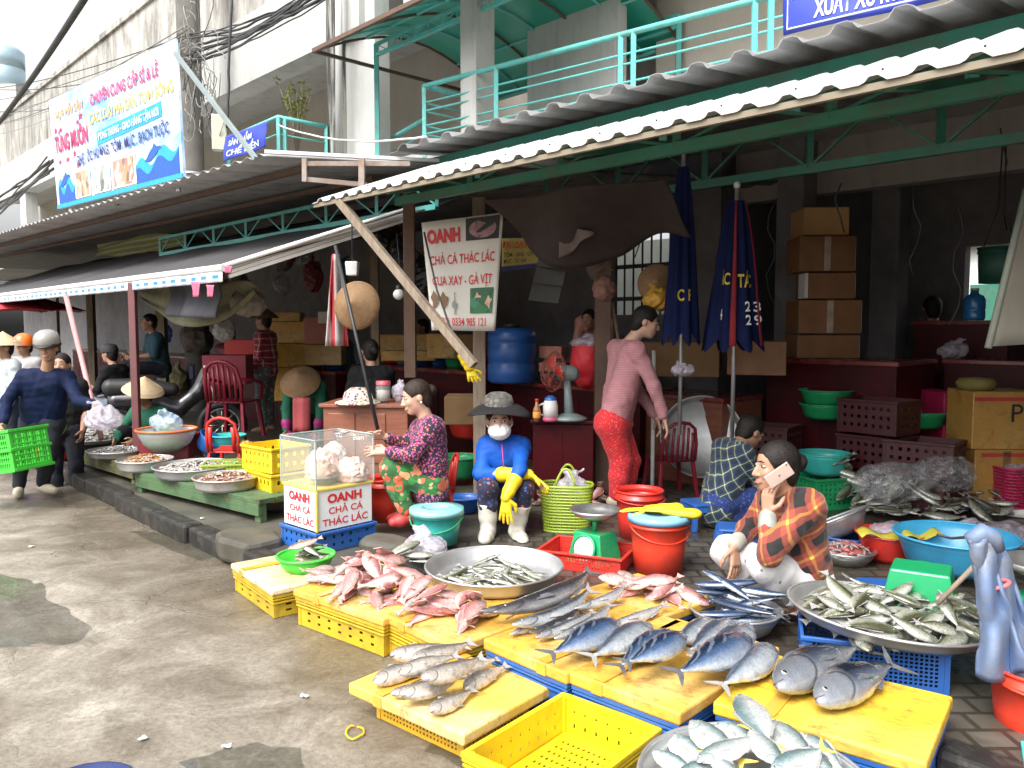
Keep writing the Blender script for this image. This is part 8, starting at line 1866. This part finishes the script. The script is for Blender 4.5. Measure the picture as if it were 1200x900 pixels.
for i in range(16):
    d_ = vec(rr.uniform(-.45, .4), rr.uniform(-.3, .3), 1).normalized(); L_ = rr.uniform(.35, .95); pts = [vec(0, 0, -.35), d_ * L_ * .4, d_ * L_]; stm.tube(pts, [.01, .007, .003], 0, 5)
    for k in range(15):
        q_ = lerp(pts[1], pts[2], rr.random()) if k > 3 else pts[2]; e = vec(rr.uniform(-1, 1), rr.uniform(-1, 1), rr.uniform(-.3, 1)).normalized(); s_ = e.cross(vec(.3, .5, .8)).normalized() * .018; l_ = rr.uniform(.06, .11); lf.add([q_, q_ + e * l_ * .5 + s_, q_ + e * l_, q_ + e * l_ * .5 - s_], [(0, 1, 2, 3)])
stm.build('stem', WOODP, pl); lf.build('foliage', pm('yellow green leaf', (.14, .19, .02), (.22, .24, .04), 9, .6), pl)

# ================================================================== PEOPLE
def P(px, py, y): return D(px, py, y)
NAVY = pm('navy jacket cloth', (.005, .013, .055), (.0035, .008, .03), 6, .75, .2, 30, spec=.2); JEAN = pm('dark trousers', (.03, .033, .042), (.018, .02, .028), 6, .85, .2, 40, spec=.2); BLKC = pm('black cloth', (.012, .012, .014), None, 6, .85, .2, 40, spec=.2)
SANDAL = pm('beige sandal', (.52, .44, .34), None, 9, .6); BOOT = pm('off white rubber', (.66, .64, .57), (.56, .53, .46), 5, .45, .1, 20, dirt=(.35, .28, .2), dirt_amt=.5)
# man with the green crate
y = 7.45; J = dict(head=P(56, 408, y - .1), chest=P(52, 452, y), pelvis=P(48, 492, y + .12), sl=P(28, 441, y - .05), sr=P(79, 442, y + .02), el=P(8, 470, y - .12), er=P(92, 470, y - .1), wl=P(4, 496, y - .28), wr=P(110, 473, y - .28), hl=P(38, 494, y + .12), hr=P(62, 494, y + .1), kl=P(26, 532, y + .02), kr=P(56, 536, y + .02), al=P(22, 572, y + .08), ar=P(50, 569, y + .1), tl=P(21, 580, y - .12), tr=P(64, 575, y - .02), face=vec(.22, -1, -.18), up=vec(0, -.1, 1))
rt_, off = person('man in a navy jacket and grey helmet walking with a green crate and a bag', J, NAVY, JEAN, 'short', HAIR, SKIN, {'l': ((.1, -.3, -.8), (1, 0, 0), (0, -1, 0), .9), 'r': ((.8, -.2, -.6), (0, 0, -1), (.3, -1, 0), .9)}, SANDAL, 1.0, .009, None, True, .98, .97, .03, 1)
s_, f_, u_ = head_axes(J); HMt = Matrix((s_, f_, u_)).transposed().to_4x4(); HMt.translation = J['head'] - off
b = MB(); b.lathe([(.105, .025), (.112, .06), (.108, .1), (.088, .14), (.05, .165), (.001, .172)], 0, 30, HMt, 1, 1.18); b.lathe([(.106, .02), (.112, .022), (.112, .045), (.106, .05)], 1, 30, HMt, 1, 1.18); hlm = b.build('helmet', [pm('grey helmet shell', (.30, .285, .26), None, 6, .35, coat=.3), BLACKP], rt_)
b = MB(); b.grid(lambda a, e: HMt @ vec((.10 - .02 * e) * math.sin((a - .5) * 2.2) * 1.05, (.118 + .05 * e) * math.cos((a - .5) * 1.8), .055 - .02 * e), 10, 3, 0, True, .006); b.build('visor', BLACKP, hlm)
# his crate and his bag
gcl = thing('crate', 'bright green slatted plastic crate carried by the man in the navy jacket', 'crate', (0, 0, 0)); w_, d_, h_ = .60, .40, .36; b = MB()
for x0, y0, e in ((-w_ / 2, -d_ / 2, (1, 0, 0)), (w_ / 2, d_ / 2, (-1, 0, 0))): holed(b, (x0, y0, 0), e, (0, 0, 1), w_, h_, 24, 6, .62, .7, .006, .05, .1)
for x0, y0, e in ((w_ / 2, -d_ / 2, (0, 1, 0)), (-w_ / 2, d_ / 2, (0, -1, 0))): holed(b, (x0, y0, 0), e, (0, 0, 1), d_, h_, 12, 6, .62, .7, .006, .06, .1)
holed(b, (-w_ / 2, -d_ / 2, .01), (1, 0, 0), (0, 1, 0), w_, d_, 18, 12, .5, .5, .006, .04, .04); b.build('side_walls', P_LIME, gcl); b = MB()
for s_ in (-1, 1):
    for z in (h_ - .01, h_ * .52, .012): b.box((0, s_ * (d_ / 2 + .008), z), (w_ + .03, .018, .026)); b.box((s_ * (w_ / 2 + .008), 0, z), (.018, d_ - .002, .026))
b.build('rim', P_LIME, gcl, .004); gcl.location = P(8, 553, 6.98); gcl.rotation_euler = (0, R(-9), R(-14))
bp = P(122, 502, 7.05); bag_mesh('carrier_bag', 'clear plastic bag hanging from the outstretched hand of the man in the navy jacket', tuple(bp), (.16, .11, .11), 81, BAGP, 1)
def quick(label, px, py, d_, kind, yaw, top, bottom, hat=None, s=1.0, style='short', zh=None, hatm=STRAW, tilt=None, h=.012, hairm=HAIR, skin=SKIN, **kw):
    hz_ = POSES[kind]['head']; q = Matrix.Rotation(yaw, 3, 'Z'); hp2 = D(px, py, d_); base = hp2 - q @ (Vector(hz_) * s)
    J = pose(kind, base, yaw, s); J.update({k: v for k, v in kw.items() if k in J})
    rt_, off = person(label, J, top, bottom, style, hairm, skin, None, None, s, h, None, True, kw.get('sleeve', 1.0), .97, .02, int(px), base)
    if hat == 'cone': cone_hat(J, rt_, off, hatm, s, tilt)
    return rt_, off, J
quick('person half hidden behind the man in the navy jacket holding a green bag', 72, 428, 8.0, 'stand', R(190), BLKC, JEAN, None, .98, sleeve=.55)
bag_mesh('carrier_bag', 'green plastic bag held behind the man in the navy jacket', tuple(P(68, 508, 7.75)), (.07, .06, .1), 82, plastic('green bag plastic', (.12, .36, .08)), 1)
quick('woman in a pale shirt and conical hat at the far left edge', 4, 408, 9.4, 'stand', R(150), mat_plaid('pale check shirt', (.5, .52, .52), (.34, .38, .42), (.6, .6, .58), (.65, .65, .62), 14), JEAN, 'cone', .97)
rt_, off, J = quick('person wearing an orange helmet behind the woman in the pale shirt', 28, 406, 10.2, 'stand', R(170), pm('grey shirt', (.35, .33, .33), None, 6, .8), JEAN, None, .98)
b = MB(); s_, f_, u_ = head_axes(J); HMt = Matrix((s_, f_, u_)).transposed().to_4x4(); HMt.translation = J['head'] - off; b.lathe([(.118, .01), (.12, .05), (.1, .12), (.055, .16), (.001, .172)], 0, 26, HMt, 1, 1.15); b.build('helmet', pm('orange helmet', (.85, .17, .02), None, 6, .3, coat=.4), rt_)
rt_, off, J = quick('young man in a black cap sitting sideways on a maroon armchair', 128, 415, 10.3, 'sit', R(75), BLKC, pm('grey trousers', (.16, .19, .24), None, 6, .8), None, .98, sleeve=.75)
b = MB(); s_, f_, u_ = head_axes(J); HMt = Matrix((s_, f_, u_)).transposed().to_4x4(); HMt.translation = J['head'] - off; b.lathe([(.098, .03), (.1, .07), (.085, .115), (.04, .135), (.001, .137)], 0, 26, HMt, 1, 1.15); b.grid(lambda a, e: HMt @ vec((a - .5) * .15, .1 + .08 * e * math.sin(math.pi * (a * .8 + .1)), .05 - .015 * e), 8, 3, 0, True, .006); b.build('cap', pm('black cap cloth', (.03, .03, .035), None, 6, .7), rt_)
GREENC = pm('dark green sleeve cloth', (.01, .13, .07), None, 6, .8)
quick('crouching woman in a conical hat and dark green sleeves behind the maroon post', 168, 462, 8.6, 'squat', R(165), GREENC, BLKC, 'cone', 1.0, tilt=(.25, -.25, 0))
quick('person in a dark teal shirt sitting behind the young man in the cap', 174, 378, 11.2, 'sit', R(130), pm('dark teal shirt', (.02, .07, .10), None, 6, .8), JEAN, None, 1.0, sleeve=.6)
quick('standing woman in a red and white checked shirt and conical hat by the foam boxes', 308, 376, 10.2, 'stand', R(80), mat_plaid('red and white check', (.40, .04, .06), (.22, .02, .04), (.7, .6, .6), (.75, .7, .7), 13), mat_print('flowered trousers cloth', (.10, .12, .13), [(.3, .08, .1), (.1, .25, .2), (.3, .3, .28)], 26, .45), 'cone', .95, hatm=STRAWD)
rt_, off, J = quick('woman in a conical hat bent over toward the camera in green sleeves and magenta gloves', 352, 452, 8.4, 'bend', R(178), GREENC, BLKC, 'cone', .98, tilt=(0, -.9, -.2), hatm=STRAWD)
for q in 'lr': rubber_glove(rt_, off, J['e' + q], J['w' + q], ((J['w' + q] - J['e' + q]).normalized(), vec(0, 1, 0), vec(1 if q == 'r' else -1, 0, 0), .4), 1, .35, pm('magenta rubber', (.42, .03, .2), None, 8, .5))
MB().grid(lambda a, e: P(343 + 20 * a, 466 + 40 * e, 8.15) - off + vec(0, .02 * math.sin(a * 8), 0), 6, 6, 0, True, .004).build('apron', pm('coral apron', (.5, .09, .1), None, 6, .6), rt_)
quick('woman in dark clothes with a hair bun seen from behind near the jar', 433, 412, 7.9, 'sit', R(28), BLKC, BLKC, None, 1.0, 'bun', sleeve=.8)
quick('woman with her face lit, far back above the yellow foam boxes', 494, 384, 11.2, 'stand', R(120), pm('dark red shirt', (.28, .04, .06), None, 6, .8), JEAN, None, 1.0)
quick('woman in a pink striped shirt standing far back right of the blue drum', 643, 385, 12.2, 'stand', R(200), mat_stripe('pink striped cloth', (.55, .12, .2), (.6, .5, .5), 2, 14, .5, .8), pm('pale blue trousers', (.3, .4, .55), None, 6, .8), None, .95)
quick('woman in a salmon shirt bending behind the red sack', 690, 376, 8.6, 'bend', R(150), pm('salmon shirt', (.5, .24, .2), None, 6, .8), JEAN, None, 1.0, sleeve=.55)
quick('person in dark green seen from behind at the far right near the doorway', 1092, 362, 8.9, 'sit', R(-10), pm('dark green shirt', (.035, .06, .045), None, 6, .8), BLKC, None, 1.15)
quick('half hidden seller in a dull red shirt behind the left counter', 268, 392, 11.4, 'stand', R(170), DKB[3], BLKC, None, .98, sleeve=.6)
quick('half hidden seller in a dull teal shirt behind the long counter', 395, 388, 11.6, 'stand', R(200), DKB[4], BLKC, None, .98, sleeve=.6)
# woman in flowered clothes
y = 5.62; DOTS = mat_print('navy cloth with small pink and orange flowers', (.018, .012, .035), [(.55, .07, .12), (.62, .16, .10), (.35, .05, .22), (.5, .12, .3)], 62, .42); FLOR = mat_print('green cloth with big orange flowers', (.03, .12, .035), [(.62, .10, .05), (.05, .24, .06), (.03, .09, .05), (.68, .26, .12), (.02, .16, .03)], 13, .5, (.36, [(.65, .14, .08), (.05, .2, .05), (.55, .36, .2), (.04, .16, .04)]))
J = dict(head=P(487, 466, y - .02), chest=P(502, 517, y), pelvis=P(505, 568, y + .02), sl=P(508, 499, y - .15), sr=P(494, 501, y + .16), el=P(482, 534, y - .24), er=P(474, 522, y + .14), wl=P(453, 529, y - .14), wr=P(452, 512, y + .04), hl=P(505, 566, y - .08), hr=P(503, 565, y + .1), kl=P(458, 550, y - .13), kr=P(456, 548, y + .08), al=P(478, 604, y - .13), ar=P(474, 600, y + .08), tl=P(461, 612, y - .18), tr=P(458, 608, y + .08), face=vec(-1, -.38, -.28), up=vec(-.14, 0, 1))
rt_, off = person('woman in a dark flowered blouse and green flowered trousers working beside the glass case', J, DOTS, FLOR, 'bun', HAIRB, SKINL, {'l': ((-1, -.05, .05), (0, .2, -1), (0, .6, .6), .25), 'r': ((-.9, -.2, .15), (0, -.4, -1), (0, -.5, .8), .55)}, pm('red sandal', (.5, .05, .05), None, 9, .5), 1.0, .0075, None, True, .93, .95, .05, 21)
ea = MB(); s_, f_, u_ = head_axes(J); ea.ball(tuple(J['head'] - off - s_ * .082 - u_ * .035 - f_ * .01), .009, 0, 8); ea.build('earring', P_WHITE, rt_)
plastic_chair('low red plastic chair under the woman in flowered clothes', tuple(G(508, 618, PAVE) + vec(.0, .08, 0)), P_RED, R(-78), None, 5, .62)
# woman in the mask
y = 5.72; BLUEJ = pm('bright blue jacket cloth', (.008, .10, .50), (.006, .07, .38), 5, .65, .2, 24, spec=.3); STAR = mat_print('navy trousers with small prints', (.012, .014, .04), [(.06, .14, .4), (.5, .06, .05), (.03, .05, .16), (.02, .02, .06), (.03, .05, .16)], 34, .3)
J = dict(head=P(585, 494, y - .05), chest=P(590, 533, y + .04), pelvis=P(592, 586, y + .22), sl=P(570, 522, y + .04), sr=P(611, 522, y + .04), el=P(562, 556, y - .08), er=P(609, 550, y - .18), wl=P(620, 556, y - .14), wr=P(593, 583, y - .27), hl=P(580, 588, y + .2), hr=P(605, 588, y + .2), kl=P(571, 572, y - .16), kr=P(614, 574, y - .14), al=P(572, 620, y - .12), ar=P(605, 622, y - .10), tl=P(568, 632, y - .30), tr=P(613, 635, y - .27), face=vec(.05, -1, -.06), up=vec(0, -.05, 1))
hl_ = ((.8, -.15, -.6), (-.5, .1, -.8), (.3, -.8, .3), .22); hr_ = ((-.03, -.1, -1), (.1, .9, -.1), (.9, -.2, 0), .15)
rt_, off = person('woman in a bright blue jacket, white mask and wide hat sitting with long yellow gloves', J, BLUEJ, STAR, 'short', HAIRB, SKINL, {'l': hl_, 'r': hr_}, None, .94, .0075, None, True, .8, .8, .03, 31, None, True, 1.2)
rubber_glove(rt_, off, J['er'], J['wr'], hr_, 1.0, .62); rubber_glove(rt_, off, J['el'], J['wl'], hl_, 1.0, .55)
S = Soft(); s_, f_, u_ = head_axes(J); H_ = J['head']; S.ell(H_ + f_ * .05 - u_ * .056, (.082, .093, .066), (s_, f_, u_), .02); S.ell(H_ - f_ * .05 - u_ * .04, (.11, .075, .2), (s_, f_, u_), .005, True); S.build('face_mask', pm('white mask cloth', (.82, .83, .84), None, 9, .8), rt_, .005, .004, 60, 2, off)
for q in (-1, 1): MB().tube([H_ - off + s_ * (q * .075) + f_ * .075 - u_ * .03, H_ - off + s_ * (q * .094) + f_ * .03 - u_ * .015, H_ - off + s_ * (q * .096) - f_ * .01 - u_ * .0], .003, 0, 5).build('ear_loop', P_WHITE, rt_)
HMt = Matrix((s_, f_, (u_ + vec(-.05, .42, 0)).normalized())).transposed().to_4x4(); HMt.translation = H_ - off + u_ * .092 - f_ * .035
b = MB(); b.grid(lambda a, e: HMt @ vec((.1 + .125 * e) * math.cos(6.2832 * a), (.115 + (.115 if a < .5 else .115) * e) * math.sin(6.2832 * a), .02 + .02 * math.sin(6.2832 * a * 2 + 1.2) * e - .01 * e - .085 * e * e * abs(math.cos(6.2832 * a)) ** 2), 48, 6, 0, True, .004); b.build('hat_brim', pm('dark hat cloth', (.022, .021, .022), None, 8, .85, spec=.15), rt_)
b = MB(); b.lathe([(.104, .01), (.105, .05), (.095, .09), (.06, .112), (.001, .118)], 0, 32, HMt, 1, 1.13); b.build('hat_crown', mat_print('camouflage hat cloth', (.06, .056, .05), [(.12, .11, .095), (.03, .028, .025), (.08, .072, .06)], 30, .5), rt_)
MB().tube([J['chest'] - off + vec(-.01, -.15, .1), J['chest'] - off + vec(.0, -.165, -.02), J['chest'] - off + vec(.005, -.165, -.12)], .004, 0, 5).build('zip', pm('pink zip', (.6, .04, .25), None, 9, .5), rt_)
for q in 'lr':
    an, to, kn = J['a' + q], J['t' + q], J['k' + q]; S = Soft(); S.path([lerp(an, kn, .62), lerp(an, kn, .3), an], [.072, .062, .052], .02); S.path([an + vec(0, .03, -.055), lerp(an, to, .6) - vec(0, 0, .02), to], [.046, .048, .044], .03); S.cap(an, lerp(an, to, .6) - vec(0, 0, .01), .05, .045, .03); S.cut(lerp(an, kn, .66), (kn - an).normalized()); S.cut((0, 0, PAVE + .003), (0, 0, -1)); S.build('rubber_boot', BOOT, rt_, .007, .004, 26, 7, off)
# standing woman in pink
y = 6.45; J = dict(head=P(757, 378, y - .02), chest=P(738, 428, y), pelvis=P(722, 492, y + .02), sl=P(722, 408, y + .17), sr=P(746, 410, y - .17), el=P(745, 455, y + .22), er=P(766, 452, y - .20), wl=P(770, 490, y + .16), wr=P(779, 491, y - .16), hl=P(720, 495, y + .1), hr=P(716, 496, y - .09), kl=P(738, 540, y + .12), kr=P(728, 542, y - .06), al=P(730, 582, y + .1), ar=P(722, 583, y - .06), tl=P(748, 588, y + .12), tr=P(742, 590, y - .08), face=vec(1, -.12, -.3), up=vec(.22, 0, 1))
PINKB = mat_stripe('pink knit with fine lines', (.42, .17, .19), (.48, .24, .26), 2, 75, .5, .9); REDT = mat_print('red trousers with small dots', (.58, .018, .025), [(.7, .25, .22), (.64, .16, .14)], 70, .24)
rt_, off = person('standing woman in a pink knit top and red dotted trousers leaning to the right', J, PINKB, REDT, 'short', HAIR, SKINL, {'l': ((.3, 0, -1), (-.8, 0, -.3), (0, 1, 0), .5), 'r': ((.28, .05, -1), (-.9, .2, -.3), (.3, .9, 0), .35)}, SANDAL, 1.04, .0075, None, True, .95, .96, .02, 41, lw=1.12)
# crouching person in a blue and yellow check
y = 5.95; CHK2 = mat_plaid('blue and yellow check', (.02, .05, .10), (.012, .02, .045), (.42, .45, .20), (.62, .64, .45), 15, .5)
J = dict(head=P(880, 506, y + .1), chest=P(858, 540, y + .02), pelvis=P(842, 586, y - .05), sl=P(846, 524, y + .17), sr=P(872, 532, y - .15), el=P(876, 560, y + .3), er=P(892, 570, y - .1), wl=P(905, 580, y + .25), wr=P(908, 586, y), hl=P(840, 588, y + .06), hr=P(844, 590, y - .12), kl=P(885, 580, y + .2), kr=P(884, 584, y - .1), al=P(855, 612, y + .15), ar=P(852, 616, y - .12), tl=P(878, 617, y + .2), tr=P(876, 621, y - .1), face=vec(.85, .35, -.45), up=vec(.4, .1, 1))
person('crouching person in a blue and yellow checked shirt seen from behind', J, CHK2, mat_print('blue patterned cloth', (.014, .03, .14), [(.04, .09, .32), (.02, .05, .2), (.05, .12, .36)], 48, .36), 'short', HAIR, SKIN, None, BLKC, 1.05, .009, None, True, .95, .95, .06, 51)
# woman with the phone
y = 3.98; PLAID = mat_plaid('rust and black check with yellow lines', (.27, .05, .03), (.07, .016, .013), (.45, .2, .04), (.7, .48, .06), 8.5, .45, (.008, .007, .007)); WHT = mat_print('white trousers with dark scrawl', (.62, .60, .60), [(.62, .60, .60), (.2, .2, .22), (.62, .6, .6), (.55, .45, .46)], 34, .2)
J = dict(head=P(908, 548, y), chest=P(930, 608, y + .04), pelvis=P(945, 672, y + .08), sl=P(948, 592, y - .12), sr=P(903, 588, y + .2), el=P(902, 650, y - .24), er=P(876, 622, y + .2), wl=P(899, 602, y - .12), wr=P(860, 640, y + .04), hl=P(935, 680, y - .02), hr=P(928, 672, y + .16), kl=P(896, 662, y - .14), kr=P(852, 646, y + .12), al=P(930, 706, y - .02), ar=P(905, 696, y + .2), tl=P(900, 716, y - .05), tr=P(878, 704, y + .2), face=vec(-1, -.22, -.02), up=vec(0, 0, 1))
ph_l = ((.05, .12, 1), (.45, .75, .05), (.6, -.7, .3), .62, 1.0)
rt_, off = person('squatting woman in a rust and black checked shirt talking on a phone', J, PLAID, WHT, 'bun', HAIR, SKIN, {'l': ph_l, 'r': ((.02, -.3, -1), (.6, .5, -.2), (-.6, -.5, 0), .25)}, None, 1.08, .0065, None, True, .82, .96, .10, 61)
ph = thing('phone', 'pale gold phone held to the ear of the squatting woman', 'phone', P(913, 557, y - .165)); PHM = Matrix.Rotation(R(8), 4, 'Z') @ Matrix.Rotation(R(-52), 4, 'Y') @ Matrix.Rotation(R(12), 4, 'X')
b = MB(); b.box((0, 0, 0), (.135, .009, .07), 0, None); o = b.build('body', pm('pale gold metal', (.62, .47, .40), None, 9, .35, metal=.3), ph, .004); o.matrix_local = Matrix.Rotation(R(-35), 4, 'Y')
b = MB(); b.ball((0, -.0055, 0), (.005, .0012, .006), 0, 10); o = b.build('logo', pm('grey mark', (.2, .16, .15)), ph); o.matrix_local = Matrix.Rotation(R(-35), 4, 'Y')
b = MB(); b.ball((.055, -.0055, .024), (.004, .001, .004), 0, 8); o = b.build('lens', INK_BLACK, ph); o.matrix_local = Matrix.Rotation(R(-35), 4, 'Y')
for q, mt in (('l', pm('banknote cuff', (.33, .35, .30), (.22, .24, .22), 14, .8)), ('r', pm('grey folded cuff', (.36, .34, .30), None, 8, .8))):
    e, w = J['e' + q], J['w' + q]; S = Soft(); S.path([lerp(e, w, .66), lerp(e, w, .9)], [.046, .042], .01); S.build('cuff', mt, rt_, .007, .003, 30, 3, off)
for f in PROTO:
    for ch in list(f.children): bpy.data.objects.remove(ch)
    bpy.data.objects.remove(f)
